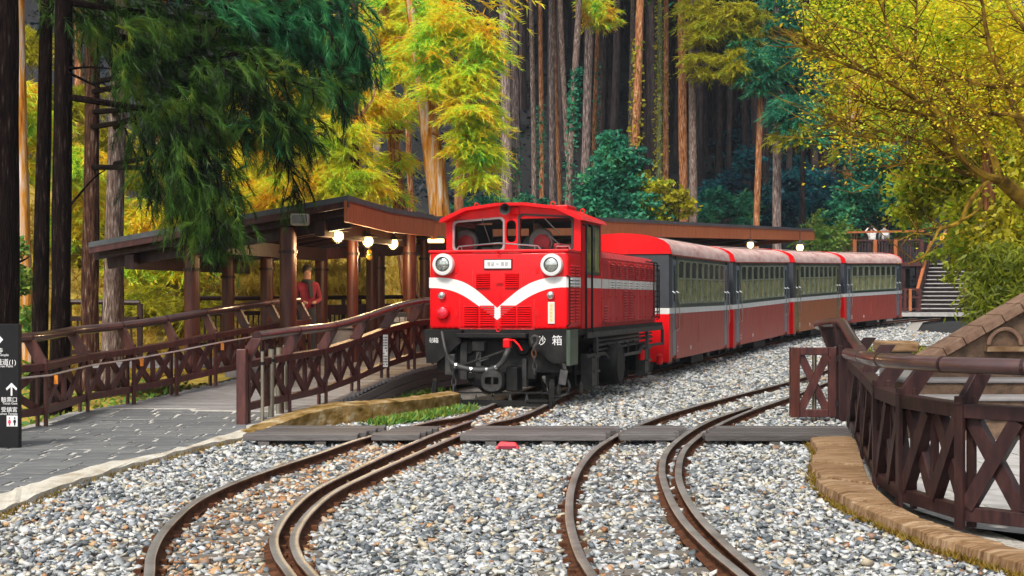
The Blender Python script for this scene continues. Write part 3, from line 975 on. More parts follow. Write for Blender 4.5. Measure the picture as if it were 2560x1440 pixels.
# ------------------------------------------------------------------ right: tan stone ledge, walkway, steps, flank wall
ledge = thing('stone_ledge', 'curved ledge of tan mossy stone slabs below the near right fence', 'stone ledge', gp(2150, 1250))
LO = [gp(a, b) for a, b in [(2020, 1092), (2030, 1118), (2046, 1146), (2036, 1178), (2040, 1208), (2062, 1240), (2100, 1272), (2160, 1302), (2240, 1336), (2330, 1374), (2440, 1412), (2560, 1450), (2680, 1490)]]
LI = [gp(a, b, .1) for a, b in [(2118, 1078), (2140, 1104), (2150, 1134), (2160, 1166), (2172, 1200), (2196, 1232), (2236, 1268), (2300, 1296), (2380, 1322), (2470, 1350), (2560, 1375), (2660, 1400), (2780, 1425)]]
for i in range(len(LO) - 1):
    parts = 2
    for q in range(parts):
        u0, u1 = q / parts, (q + 1) / parts - random.uniform(.02, .05)
        a0, a1 = LO[i].lerp(LO[i + 1], u0), LO[i].lerp(LO[i + 1], u1)
        b0, b1 = LI[i].lerp(LI[i + 1], u0), LI[i].lerp(LI[i + 1], u1)
        jo = Vector((random.uniform(-.05, .02), random.uniform(-.02, .02), 0))
        zt = .112 + random.uniform(-.014, .01)
        bm = bmesh.new()
        nseg = 4
        cols = []
        for k in range(nseg + 1):
            t = k / nseg
            p0 = (a0 + jo).lerp(b0, t)
            p1 = (a1 + jo * .6).lerp(b1, t)
            cols.append((p0, p1))
        vs, fs = [], []
        for k, (p0, p1) in enumerate(cols):
            for p in (p0, p1):
                w = random.uniform(-.004, .003) if k else -.015
                vs.append((p.x, p.y, zt + w))
        for (p0, p1) in (cols[0], cols[-1]):
            for p in (p0, p1):
                vs.append((p.x + (-.03 if p is cols[0][0] or p is cols[0][1] else 0), p.y, -.1))
        for k in range(nseg):
            fs.append((2 * k, 2 * k + 1, 2 * k + 3, 2 * k + 2))
        e = 2 * (nseg + 1)
        fs += [(0, 1, e + 1, e), (2 * nseg, 2 * nseg + 1, e + 3, e + 2), tuple([2 * k for k in range(nseg + 1)] + [e + 2, e]), tuple([2 * k + 1 for k in range(nseg + 1)] + [e + 3, e + 1])]
        bm.free()
        o = MB().add(vs, fs).build('stone', M['ledge'], ledge, True, bevel=.006)
tufts('ledge_moss', [p + Vector((-.02, 0, .01)) for p in LO], 3200, .045, .009, M['lf_moss'], .022)

FENCE_R = [(4.42, 18.5, .0), (4.09, 16.8, .02), (3.53, 13.9, .03), (3.06, 11.6, .03), (2.98, 10.58, .03), (3.14, 9.69, .03), (3.75, 9.1, .03), (4.9, 8.8, .03)]
rw = thing('stone_walkway', 'pale paved walkway behind the near right fence', 'walkway', (5, 12, 0))
rw['kind'] = 'structure'
poly = [(p[0] + .03, p[1]) for p in FENCE_R[1:]] + [(9, 8.0), (9, 15.9), (4.3, 15.9)]
m = MB()
m.add([(p[0], p[1], .02) for p in poly], [tuple(range(len(poly)))])
m.build('paving_bed', M['mortar'], rw, True, fix=False)
M['palepaver'] = mat('pale grey paving', [(.27, .26, .25), (.36, .35, .34), (.43, .42, .41)], 4, rough=.7, bump=.2)
for r_, y in enumerate(np.arange(8.6, 15.6, .42)):
    x = 3.0 + (r_ % 2) * .3
    while x < 8.6:
        q = [(x, y), (x + .6, y), (x + .6, y + .42), (x, y + .42)]
        if all(inpoly(p, poly) for p in q):
            mb = MB().slab([(x + .008, y + .008), (x + .592, y + .008), (x + .592, y + .412), (x + .008, y + .412)], -.02, .03 + random.uniform(-.003, .003))
            mb.build('paver', M['palepaver'], rw, True)
        x += .6
stp = thing('stone_steps', 'broad stone steps with worn pale treads behind the near right fence', 'steps', (6.5, 16, 0))
stp['kind'] = 'structure'
for k, (zt, y0) in enumerate([(.3, 15.6), (.47, 16.15), (.63, 16.95)]):
    mb = MB().rbox(4.55 + k * .12, 9.5, y0, 18.2, -.1, zt - .05, .015)
    mb.build('riser', M['brownwall'], stp, True)
    MB().rbox(4.5 + k * .12, 9.5, y0 - .03, y0 + .5, zt - .048, zt, .014).build('step', M['deck'], stp, True)
fw = thing('flank_wall', 'brown stained wall with sloping parapet and small arch behind the right fence', 'wall', (6.5, 17.9, 0))
a, b, c = at(2318, 896, 17.5), at(2560, 757, 17.5), at(2800, 620, 17.5)
mb = MB().prism([(a.x - .25, .0), (9.6, .0), (9.6, c.z + .1), (c.x, c.z - .12), (b.x, b.z - .12), (a.x, a.z - .12)], 1, 17.5, 18.0)
mb.build('wall_face', M['brownwall'], fw, True)
pp = MB()
for p, q in ((a, b), (b, c)):
    n = 5
    for k in range(n):
        u, w = p.lerp(q, k / n), p.lerp(q, (k + 1) / n - .006)
        pb = MB().bar(u + Vector((-.04, .22, -.055)), w + Vector((-.04, .22, -.055)), .62, .11)
        pb.build('coping_stone', M['parapet'], fw, True, bevel=.012)
cc = at(2512, 862, 17.46)
ar = MB()
pts = [cc + Vector((.2 * math.cos(w), 0, .2 * math.sin(w))) for w in np.linspace(0, math.pi, 11)]
ar.tube(pts, .028, 6)
ar.build('arch_relief', M['parapet'], fw, True)
MB().b2(cc.x - .25, cc.x + .4, 17.36, 17.5, cc.z - .08, cc.z - .02).build('arch_shelf', M['ledge'], fw, True)
pil = thing('stone_pillar', 'short grey pillar with thick tan capstone beside the siding track', 'pillar', (6.15, 22.5, 0))
MB().rbox(5.95, 6.38, 22.3, 22.7, -.1, .76, .02).build('shaft', M['deck'], pil, True)
MB().rbox(5.87, 6.46, 22.2, 22.8, .76, .93, .03).build('capstone', M['ledge'], pil, True)
# ------------------------------------------------------------------ the locomotive
PHI = R(16.5)
LX, LY, LZ = -.2165, 20.908, 0.0
HW = 1.085
cP, sP = math.cos(PHI), math.sin(PHI)
def lf(px, py, yl=0.0):
    """local (x, z) on the plane y = yl of the locomotive for a photo position"""
    k = (px - 1280) / FPX
    x = (k * (LY + cP * yl) - LX - sP * yl) / (cP + k * sP)
    d = LY - sP * x + cP * yl
    return x, CAMZ - (py - HOR) * d / FPX
def ls(px, py, xl=HW):
    """local (y, z) on the plane x = xl"""
    k = (px - 1280) / FPX
    y = (k * (LY - sP * xl) - LX - cP * xl) / (sP - k * cP)
    d = LY - sP * xl + cP * y
    return y, CAMZ - (py - HOR) * d / FPX

loco = thing('locomotive', 'red diesel locomotive with white V stripe and two round headlights', 'locomotive', (LX, LY, LZ), -PHI)
SPLIT = {'hinge': 'hinge', 'hose_clamp': 'hose_clamp', 'nose_latches': 'latch', 'lifting_ring': 'lifting_ring', 'brake_gear': 'brake_hanger', 'wiper': 'wiper', 'front_clutter': 'front_fitting', 'grab_rail': 'grab_rail', 'hood_top_gear': 'roof_fitting', 'side_truss': 'truss_member', 'hanging_plate': 'hanging_plate', 'cab_rear_wall': 'cab_rear_panel'}
def part(name, mb, m, parent=loco, **k):
    if name in SPLIT:
        for q in mb.islands():
            o = q.build(SPLIT[name], m, parent, **k)
        return o
    return mb.build(name, m, parent, **k)
ZB0, ZN = 1.15, 2.31       # underframe top, nose top
YN, YC, YH = .79, 2.19, 7.0
nose = part('nose', MB().rbox(-HW, HW, 0, YN + .05, ZB0, ZN, .05, seg=3), M['red'], smooth=True)
part('nose_ledge', MB().rbox(-HW - .01, HW + .01, -.015, YN, ZN - .012, ZN + .03, .014), M['red'])
# white V stripe on the nose
def curve_px(pts):
    return [lf(*p) for p in pts]
top = curve_px([(1073, 694), (1100, 694), (1130, 697), (1160, 706), (1190, 724), (1218, 748), (1243, 770)])
bot = curve_px([(1073, 720), (1100, 721), (1130, 727), (1160, 740), (1190, 760), (1218, 781), (1243, 800)])
topr = curve_px([(1243, 770), (1268, 748), (1298, 724), (1330, 706), (1365, 695), (1395, 692), (1417, 692)])
botr = curve_px([(1243, 800), (1268, 780), (1298, 758), (1330, 738), (1365, 724), (1395, 719), (1417, 718)])
def dens(p):
    return [(v.x, v.z) for v in spline([(a, 0, b) for a, b in p], 4)]
sb = MB()
for T, B in ((dens(top), dens(bot)), (dens(topr), dens(botr))):
    n = len(T)
    vs = [(x, -.004, z) for x, z in T] + [(x, -.004, z) for x, z in B] + [(x, .01, z) for x, z in T] + [(x, .01, z) for x, z in B]
    fs = []
    for i in range(n - 1):
        fs += [(i, i + 1, n + i + 1, n + i), (i, 2 * n + i, 2 * n + i + 1, i + 1), (n + i, n + i + 1, 3 * n + i + 1, 3 * n + i)]
    sb.add(vs, fs)
part('front_stripe', sb, M['white'])
def louvre(name, x0, x1, z0, z1, n, y=0.0, m='red', white_from=None):
    mb = MB()
    h = (z1 - z0) / n
    for i in range(n):
        zc = z0 + h * (i + .5)
        mb.add([(x0, y - .002, zc - h * .32), (x1, y - .002, zc - h * .32), (x1, y - .034, zc - h * .26), (x0, y - .034, zc - h * .26), (x1, y - .002, zc + h * .42), (x0, y - .002, zc + h * .42)],
               [(0, 1, 2, 3), (3, 2, 4, 5), (0, 3, 5), (1, 4, 2)])
        mb.b2(x0 + .01, x1 - .01, y - .0035, y + .004, zc - h * .56, zc - h * .33, 1)  # dark strip painted in as the shade under each slat
    return part(name, mb, [M[m], M['dark']], fix=True)
for a, b, c, d, n in [(1190, 1225, 682, 720, 7), (1262, 1297, 682, 720, 7), (1160, 1195, 763, 815, 9), (1200, 1236, 763, 815, 9), (1252, 1289, 763, 815, 9), (1293, 1328, 763, 815, 9)]:
    x0, z1 = lf(a, c)
    x1, z0 = lf(b, d)
    louvre('louvre', x0, x1, z0, z1, n)
# headlights
for px, py in ((1107, 661), (1378, 662)):
    x, z = lf(px, py, -.08)
    h = part('headlight', MB().lathe([(.162, -.02), (.166, .07), (.158, .1), (.115, .108), (.105, .09)], (x, 0, z), 'y', 32), M['white'], smooth=True)
    part('lens', MB().lathe([(.104, .06), (.1, .093), (.07, .106), (.02, .112), (.001, .1125)], (x, 0, z), 'y', 28), M['lens'], h, smooth=True)
    part('rim', MB().torus((x, -.094, z), .104, .009, (1, 0, 0), (0, 0, 1), 28, 6), M['rubberb'], h, smooth=True)
for px, py in ((1104, 739), (1376, 738)):
    x, z = lf(px, py, -.04)
    h = part('marker_lamp', MB().lathe([(.055, -.01), (.058, .045), (.05, .055)], (x, 0, z), 'y', 18), M['chrome'], smooth=True)
    part('lens', MB().lathe([(.048, .045), (.04, .066), (.015, .075), (.001, .076)], (x, 0, z), 'y', 16), M['lens'], h, smooth=True)
x, z = lf(1106, 780, -.05)
h = part('tail_lamp', MB().lathe([(.105, -.01), (.108, .05), (.095, .07), (.085, .06)], (x, 0, z), 'y', 24), M['red'], smooth=True)
part('lens', MB().lathe([(.084, .05), (.075, .075), (.04, .092), (.001, .096)], (x, 0, z), 'y', 20), M['redlens'], h, smooth=True)
# plates
def plate(px0, py0, px1, py1, nm, m, frame):
    (x0, z1), (x1, z0) = lf(px0, py0), lf(px1, py1)
    f = part(nm, MB().b2(x0, x1, -.02, 0, z0, z1), frame)
    part('face', MB().b2(x0 + .014, x1 - .014, -.024, -.012, z0 + .014, z1 - .014), m, f)
    return f, x0, x1, z0, z1
f, x0, x1, z0, z1 = plate(1210, 648, 1281, 673, 'number_plate', M['white'], M['signblack'])
M['smudge'] = mat('blurred grey marks', [(.7, .7, .7), (.3, .3, .3), (.62, .62, .62)], 26, rough=.6)
mk = MB()
for u, w in ((.14, .1), (.27, .1), (.62, .1), (.76, .1)):
    mk.b2(x0 + (x1 - x0) * u, x0 + (x1 - x0) * (u + w), -.0255, -.022, z0 + .045, z1 - .045)
mk.b2(x0 + (x1 - x0) * .44, x0 + (x1 - x0) * .54, -.0255, -.022, (z0 + z1) / 2 - .01, (z0 + z1) / 2 + .012)
part('plate_marks', mk, M['smudge'], f)
f, x0, x1, z0, z1 = plate(1371, 755, 1387, 809, 'builder_plate', M['cream'], M['white'])
mk = MB()
for k in range(5):
    zc = z1 - .035 - k * (z1 - z0 - .05) / 5
    xc = (x0 + x1) / 2
    mk.b2(xc - .022, xc + .022, -.0255, -.022, zc - .012, zc - .006).b2(xc - .018, xc + .02, -.0255, -.022, zc - .03, zc - .024).b2(xc - .004, xc + .004, -.026, -.0222, zc - .038, zc)
part('plate_marks', mk, M['gold'], f)
# panel seams and rivets of the nose
def seam(px0, py0, px1, py1):
    a, b = lf(px0, py0), lf(px1, py1)
    part('panel_seam', MB().b2(min(a[0], b[0]) - .004, max(a[0], b[0]) + .004, -.007, .004, min(a[1], b[1]) - .004, max(a[1], b[1]) + .004), M['dusty_red'])
for q in ((1150, 745, 1150, 822), (1336, 748, 1336, 822), (1246, 802, 1246, 820), (1182, 674, 1182, 716), (1305, 674, 1305, 716), (1150, 822, 1336, 822), (1184, 632, 1304, 632)):
    seam(*q)
rv = MB()
for k in range(26):
    for py in (629, 820):
        x, z = lf(1080 + k * 13.1, py)
        rv.ball((x, -.002, z), .009, 4)
o = part('rivets', rv, M['red'])
o['kind'] = 'stuff'
# small fittings on the nose
ft = MB()
for px, py in ((1247, 632), (1247, 824)):
    x, z = lf(px, py)
    ft.torus((x, -.03, z), .03, .008, (1, 0, 0), (0, 0, 1), 12, 5)
x, z = lf(1249, 706)
ft.bar((x - .06, -.03, z), (x + .06, -.03, z), .02, .02)
x, z = lf(1250, 735)
ft.b2(x, x + .012, -.012, 0, z - .09, z + .06)
for px in (1141, 1343):
    for py in (675, 782):
        x, z = lf(px, py)
        ft.b2(x - .025, x + .025, -.012, .0, z - .045, z + .045)
part('nose_latches', ft, M['red'])
# nose side: two columns of louvres, white band, corner rail
def side_louvre(px0, px1, z0, z1, n, xl=HW, m='red'):
    (y0, _), (y1, _) = ls(px0, 700, xl), ls(px1, 700, xl)
    mb = MB()
    h = (z1 - z0) / n
    for i in range(n):
        zc = z0 + h * (i + .5)
        mb.add([(xl + .002, y0, zc - h * .4), (xl + .002, y1, zc - h * .4), (xl + .025, y1, zc - h * .2), (xl + .025, y0, zc - h * .2), (xl + .002, y1, zc + h * .35), (xl + .002, y0, zc + h * .35)],
               [(0, 1, 2, 3), (3, 2, 4, 5), (0, 3, 5), (1, 4, 2)])
        mb.b2(xl - .004, xl + .004, y0, y1, zc - h * .5, zc - h * .38, 1)  # shade below the slat, added as a dark strip
    return part('side_louvre', mb, [M[m], M['dark']])
part('side_stripe', MB().b2(HW - .01, HW + .004, -.0, YN, 1.776, 1.93), M['white'])
for p0, p1 in ((1425, 1434), (1437, 1448)):
    side_louvre(p0, p1, 1.25, 1.76, 11)
    side_louvre(p0, p1, 1.78, 1.925, 3, HW + .004, 'white')
    side_louvre(p0, p1, 1.945, 2.12, 4)
# ---- cab
CW = HW
ZE = 2.83
cb = MB()
yf, yr = YN, YC
cb.b2(-CW, CW, yf + .06, yf + .12, ZB0, ZN + .02).b2(-CW, CW, yr - .06, yr, ZB0, ZN + .02).b2(-CW, -CW + .06, yf + .121, yr - .061, ZB0, ZN + .02).b2(CW - .06, CW, yf + .121, yr - .061, ZB0, ZN + .02)
part('cab_lower_body', cb, M['red'])
fr = MB()
(wl0, zt0), (wl1, zb0) = lf(1137, 541, yf), lf(1258, 625, yf)
(wr0, zt1), (wr1, zb1) = lf(1300, 541, yf), lf(1429, 625, yf)
(wc0, zt2), (wc1, zb2) = lf(1267, 544, yf), lf(1291, 606, yf)
zlow, zw0, zw1 = ZN + .02, ZN + .06, 2.845
def panel(x0, x1, z0, z1):
    fr.b2(x0, x1, yf, yf + .05, z0, z1)
panel(-CW, wl0, zlow, zw1); panel(wl1, wc0, zlow, zw1); panel(wc1, wr0, zlow, zw1); panel(wr1, CW, zlow, zw1)
panel(wl0, wl1, zlow, zw0); panel(wr0, wr1, zlow, zw0); panel(wc0, wc1, zlow, zb2)
gable = [(-CW, zw1), (CW, zw1), (CW, 2.85), (.72, 3.0), (.2, 3.06), (-.2, 3.06), (-.72, 3.0), (-CW, 2.85)]
fr.prism(gable, 1, yf, yf + .05)
part('cab_front', fr, M['red'])
def window(x0, x1, z0, z1, slope=0.0, frame='rubber', nm='front_window'):
    r = .07
    pts = []
    for cx, cz, a0 in ((x1 - r, z1 - r, 0), (x0 + r, z1 - r - slope * (x1 - x0), 90), (x0 + r, z0 + r, 180), (x1 - r, z0 + r, 270)):
        for k in range(5):
            w = R(a0 + k * 22.5)
            pts.append((cx + r * math.cos(w), cz + r * math.sin(w)))
    n = len(pts)
    cx, cz = (x0 + x1) / 2, (z0 + z1) / 2
    outer = [(x + .03 * (1 if x > cx else -1), z + .03 * (1 if z > cz else -1)) for x, z in pts]
    vs = [(x, yf - .02, z) for x, z in outer] + [(x, yf - .02, z) for x, z in pts] + [(x, yf + .03, z) for x, z in outer] + [(x, yf + .03, z) for x, z in pts]
    fs = []
    for i in range(n):
        j = (i + 1) % n
        fs += [(i, j, n + j, n + i), (i, 2 * n + i, 2 * n + j, j), (n + i, n + j, 3 * n + j, 3 * n + i)]
    o = part(nm, MB().add(vs, fs), M[frame])
    part('glass', MB().add([(x, yf + .01, z) for x, z in pts], [tuple(range(n))]), M['pane'], o, fix=False)
    return o
window(wl0, wl1, ZN + .06, 2.845, .06, 'rubber')
window(wr0, wr1, ZN + .06, 2.845, -.06, 'rubberb')
window(wc0, wc1, zb2, 2.82, 0, 'red', 'centre_window')
# wipers
wp = MB()
for (a, b) in (((1205, 548), (1225, 606)), ((1360, 545), (1400, 585)), ((1375, 590), (1400, 612))):
    p, q = lf(*a, yf - .04), lf(*b, yf - .04)
    wp.tube([(p[0], yf - .03, p[1]), (q[0], yf - .04, q[1])], .009, 5)
part('wiper', wp, M['rubberb'])
# guard rail in front of the windows
p = [lf(a, b, .35) for a, b in ((1144, 623), (1146, 617), (1250, 608), (1345, 615), (1352, 624))]
gb = MB().tube([(q[0], .35 + (.0 if i in (0, 4) else -.06 if i == 2 else 0), q[1]) for i, q in enumerate(p)], .012, 6)
for i in (1, 3):
    gb.tube([(p[i][0] + (.05 if i == 1 else -.05), .35, p[i][1]), (p[i][0] + (.05 if i == 1 else -.05), .35, ZN)], .01, 6)
part('window_guard', gb, M['chrome'], smooth=True)
part('corner_handle', MB().tube([(.83, .3, ZN), (.83, .3, ZN + .08), (1.02, .3, ZN + .08), (1.05, .3, ZN + .02)], .012, 6), M['chrome'], smooth=True)
# cab side with sliding window and door handles
for sx in (-1, 1):
    x0, x1 = (CW - .05, CW) if sx > 0 else (-CW, -CW + .05)
    s = MB()
    s.b2(x0, x1, yf + .05, yf + .32, ZN, ZE).b2(x0, x1, yr - .1, yr, ZN, ZE).b2(x0, x1, yf + .05, yr, ZE - .05, ZE + .02)
    part('cab_side', s, M['red'])
    wf = MB()
    ya, yb = yf + .34, yr - .12
    zs = 1.98 if sx > 0 else ZN
    wf.b2(x0 - .0, x1 + .012, ya, ya + .05, zs, ZE - .06).b2(x0, x1 + .012, yb - .05, yb, zs, ZE - .06).b2(x0, x1 + .012, (ya + yb) / 2 + .05, (ya + yb) / 2 + .1, zs, ZE - .06).b2(x0, x1 + .01, ya + .05, yb - .05, zs, zs + .04).b2(x0, x1 + .01, ya + .05, yb - .05, ZE - .1, ZE - .06)
    w = part('side_window', wf, M['cargreen'])
    part('glass', MB().b2(x0 + .02, x1 + (.006 if sx > 0 else 0), ya + .05, yb - .05, zs + .04, ZE - .1), M['carpane'], w)
part('side_band', MB().b2(CW - .01, CW + .004, YN + .3, YC, 1.776, 1.93), M['white'])
rear = MB().b2(-CW + .05, CW - .05, yr - .05, yr - .005, ZN - .3, 2.42).b2(-CW + .05, -.75, yr - .05, yr - .005, 2.42, ZE).b2(-.12, .12, yr - .05, yr - .005, 2.42, ZE).b2(.8, CW - .05, yr - .05, yr - .005, 2.42, ZE).b2(-.75, .8, yr - .05, yr - .005, 2.76, 3.0)
part('cab_rear_wall', rear, M['dark'])
part('cab_ceiling', MB().b2(-CW + .06, CW - .06, yf + .06, yr - .06, 2.86, 2.9), M['dark'])
part('cab_floor', MB().b2(-CW + .06, CW - .06, yf + .121, yr - .061, ZB0, ZB0 + .03), M['dark'])
# roof with shallow slopes and lifting rings
prof = [(-1.16, 2.80), (-1.12, 2.86), (-.74, 3.02), (-.22, 3.085), (.22, 3.085), (.74, 3.02), (1.12, 2.86), (1.16, 2.80), (1.1, 2.80), (.72, 2.975), (.2, 3.04), (-.2, 3.04), (-.72, 2.975), (-1.1, 2.80)]
part('cab_roof', MB().prism(prof, 1, yf - .16, yr + .1), M['red'])
rr = MB()
for x, zz, y in ((-.62, 3.05, yf + .1), (.62, 3.05, yf + .1), (-.62, 3.05, yr - .1), (.8, 3.01, yr - .1)):
    rr.torus((x, y, zz + .02), .035, .009, (1, 0, 0), (0, 0, 1), 12, 5)
part('lifting_ring', rr, M['red'])
part('roof_hatch', MB().rbox(.3, .75, yf + .5, yf + 1.1, 3.0, 3.08, .02), M['red'])
x, z = lf(1262, 523, yf - .25)
hn = part('horn', MB().lathe([(.03, -.3), (.032, -.1), (.045, .0), (.075, .06), (.088, .075), (.08, .07), (.04, .0), (.01, -.05)], (x, yf - .18, z), 'y', 24), M['grey_iron'], smooth=True)
part('horn_bracket', MB().b2(x - .03, x + .16, yf - .05, yf, z - .06, z + .03), M['red'])
# seats inside
for px in (1162, 1352):
    x, _ = lf(px, 600, yf + .45)
    s = part('seat', MB().lathe([(.02, -.06), (.19, -.05), (.21, 0), (.19, .05), (.02, .06)], (x, yf + .5, ZN + .2), 'y', 20).cyl((x, yf + .5, ZB0 + .03), (x, yf + .5, ZN + .05), .06, 10), M['rubber'], smooth=True)
    part('cushion', MB().lathe([(.145, .05), (.135, .085), (.07, .1), (.001, .105)], (x + .02, yf + .5, ZN + .17), 'y', 18), M['redcloth'], s, smooth=True)
part('control_desk', MB().rbox(-.55, .45, yf + .12, yf + .3, ZN + .03, ZN + .1, .02), M['dark'])
# ---- long hood behind the cab
hp = [(-HW + .03, ZB0), (-HW + .03, 2.28), (-HW + .1, 2.37), (-HW + .22, 2.4), (HW - .22, 2.4), (HW - .1, 2.37), (HW - .03, 2.28), (HW - .03, ZB0)]
part('hood', MB().prism(hp, 1, YC, YH), M['dusty_red'])
XH = HW - .03
for i in range(9):                                                   # hinged side doors
    y0 = YC + .12 + i * .52
    dr = part('hood_door', MB().rbox(XH - .01, XH + .018, y0, y0 + .5, ZB0 + .05, 2.24, .008, seg=1), M['dusty_red'])
    st = MB().b2(XH + .0185, XH + .021, y0 + .005, y0 + .495, 1.776, 1.93)
    part('stripe', st, M['white'], dr)
    hd = MB()
    for zz in (1.25, 1.62, 2.2):
        hd.b2(XH + .015, XH + .035, y0 + .02, y0 + .07, zz, zz + .04)
    part('hinge', hd, M['dusty_red'], dr)
    lv = MB()
    def slats(za, zb, n, ya, yb, mi):
        h = (zb - za) / n
        for q in range(n):
            zc = za + h * (q + .5)
            lv.add([(XH + .019, ya, zc - h * .4), (XH + .019, yb, zc - h * .4), (XH + .042, yb, zc - h * .15), (XH + .042, ya, zc - h * .15), (XH + .019, yb, zc + h * .35), (XH + .019, ya, zc + h * .35)],
                   [(0, 1, 2, 3), (3, 2, 4, 5), (0, 3, 5), (1, 4, 2)], mi)
            lv.b2(XH + .0186, XH + .0215, ya, yb, zc - h * .5, zc - h * .38, 2)  # dark strip for the shade beneath the slat
    if i >= 1:
        slats(1.955, 2.2, 7, y0 + .12, y0 + .38, 0)
        slats(1.79, 1.92, 3, y0 + .12, y0 + .38, 1)
    if i in (3, 4):
        slats(1.25, 1.76, 11, y0 + .12, y0 + .38, 0)
    if i in (0,):
        slats(1.22, 1.5, 6, y0 + .12, y0 + .38, 0)
    if lv.v:
        part('louvre', lv, [M['dusty_red'], M['white'], M['dark']], dr)
part('hood_top_gear', MB().rbox(-.35, .35, YC + .4, YC + 3.2, 2.4, 2.46, .02).rbox(-.25, .25, YC + .6, YC + 1.4, 2.46, 2.54, .02).b2(.42, .5, YC + .3, YH - .3, 2.4, 2.47).b2(-.5, -.42, YC + .3, YH - .3, 2.4, 2.47), M['dusty_red'])
x_, z_ = 0.3, 2.4
part('exhaust_stack', MB().cyl((.05, YC + 3.6, 2.4), (.05, YC + 3.6, 2.56), .1, 14, r2=.07), M['dusty_red'])
part('hood_end_dome', MB().lathe([(.42, .05), (.42, -.02), (.36, -.1), (.2, -.15), (.01, -.17)], (HW - .5, YH, 1.95), 'y', 24), M['red'], smooth=True)
# grab rails along the right side
gr = MB()
def rail_v(y, z0, z1, x=HW + .05, r=.014):
    gr.tube([(x - .05, y, z0), (x, y, z0 + .03), (x, y, z1 - .03), (x - .05, y, z1)], r, 6)
rail_v(YN + .1, 1.0, 2.75, HW + .06, .018)
rail_v(YN + .5, 1.0, 2.75, HW + .06, .018)
rail_v(-.02, 1.2, 1.95, HW + .03)
rail_v(YH - .5, 1.25, 2.32)
rail_v(YH - .15, 1.25, 2.32)
rail_v(YH + .05, 1.2, 2.2)
gr.tube([(HW + .04, YC + 3.6, 2.3), (HW + .04, YH - .15, 2.3)], .014, 6)
for k in range(11):
    gr.b2(HW - .02, HW + .05, YH - .02, YH + .1, 1.24 + k * .1, 1.265 + k * .1)
part('grab_rail', gr, M['black'])
# ---- underframe
uf = MB()
uf.b2(-HW - .04, HW + .06, YN, YH + .35, 1.07, 1.148).b2(-HW - .03, HW + .05, -.02, YN + .02, 1.06, 1.148)
uf.b2(-.75, .75, .3, YH, .45, 1.06)
part('underframe', uf, M['black'])
part('footplate_edge', MB().rbox(HW + .03, HW + .075, YN + .15, YH + .36, 1.0, 1.085, .01), M['grey_iron'])
tr = MB()
zt = .7
tr.b2(HW + .035, HW + .07, YN + .15, YN + 1.4, zt, zt + .05)
tr.bar((HW + .05, YN + 1.4, zt + .025), (HW + .05, YN + 1.65, zt - .06), .05, .05)
tr.b2(HW + .035, HW + .07, YN + 1.62, YN + 4.3, zt - .085, zt - .035)
tr.bar((HW + .05, YN + 4.3, zt - .06), (HW + .05, YN + 4.5, zt + .03), .05, .05)
tr.b2(HW + .035, HW + .07, YN + 4.5, YH + .36, zt + .005, zt + .055)
for yy_ in (YN + .75, YN + 4.95, YH + .33):
    tr.b2(HW + .03, HW + .078, yy_, yy_ + .12, zt, 1.0)
for yy_ in (YN + 1.9, YN + 2.6, YN + 3.3, YN + 4.0):
    tr.tube([(HW + .05, yy_, zt - .04), (HW + .06, yy_, zt + .13), (HW + .02, yy_ - .12, zt + .16)], .012, 5)
for zz, rr_ in ((.86, .03), (.78, .022), (.93, .022)):
    tr.tube([(HW - .03, YN + 1.0, zz - .06), (HW - .02, YN + 1.25, zz), (HW - .02, YH - .4, zz + .02)], rr_, 7)
part('side_truss', tr, M['grey_iron'])
for yy_ in (YN + .55, YN + 4.85):
    stp_ = MB()
    stp_.b2(HW - .12, HW + .02, yy_ - .05, yy_ - .01, .18, .75).b2(HW - .05, HW + .07, yy_ + .3, yy_ + .36, .18, .75)
    stp_.b2(HW - .1, HW + .06, yy_ - .04, yy_ + .34, .19, .73)
    for q in (.2, .45, .68):
        stp_.b2(HW - .05, HW + .1, yy_ - .02, yy_ + .34, q, q + .035)
    part('step_ladder', stp_, M['grey_iron'])
part('fuel_tank', MB().lathe([(.3, -.5), (.33, -.44), (.34, 0), (.34, .44), (.33, .5), (.3, .53)], (HW - .35, YN + 2.1, .52), 'x', 26).lathe([(.355, -.2), (.355, -.14)], (HW - .35, YN + 2.1, .52), 'x', 26), M['black'], smooth=True)
for yw in (1.15, 3.9, 5.35):
    for sx in (-1, 1):
        w = part('wheel', MB().lathe([(.36, -.05), (.36, .0), (.33, .015), (.3, .035), (.2, .02), (.12, .05), (.09, .08), (.001, .08)], (sx * .5, yw, .455), 'x', 26), M['grey_iron'], smooth=True)
        part('tyre', MB().torus((sx * .5, yw, .455), .345, .028, (0, 1, 0), (0, 0, 1), 26, 6), M['chrome'], w, smooth=True)
part('side_rod', MB().bar((.62, 1.15, .4), (.62, 5.35, .4), .05, .09).tube([(.68, 3.0, .72), (.72, 3.7, .66), (.72, 4.0, .4)], .045, 8).bar((.8, 3.55, .85), (.8, 3.95, .35), .05, .07), M['grey_iron'])
part('brake_gear', MB().b2(.7, .78, 4.5, 4.56, .14, .8).b2(.7, .78, 5.75, 5.81, .14, .8).b2(.6, .9, 2.95, 3.0, .12, .85).rbox(.55, 1.0, 5.9, 6.6, .25, .75, .03).b2(-.8, .8, 1.6, 1.7, .2, .6), M['black'])
for yy_, zz in ((YN + 4.62, .58), (YH + .25, .42)):
    part('red_valve', MB().lathe([(.05, -.1), (.065, -.08), (.065, .07), (.03, .1)], (HW + .02, yy_, zz), 'z', 12), M['red'], smooth=True)
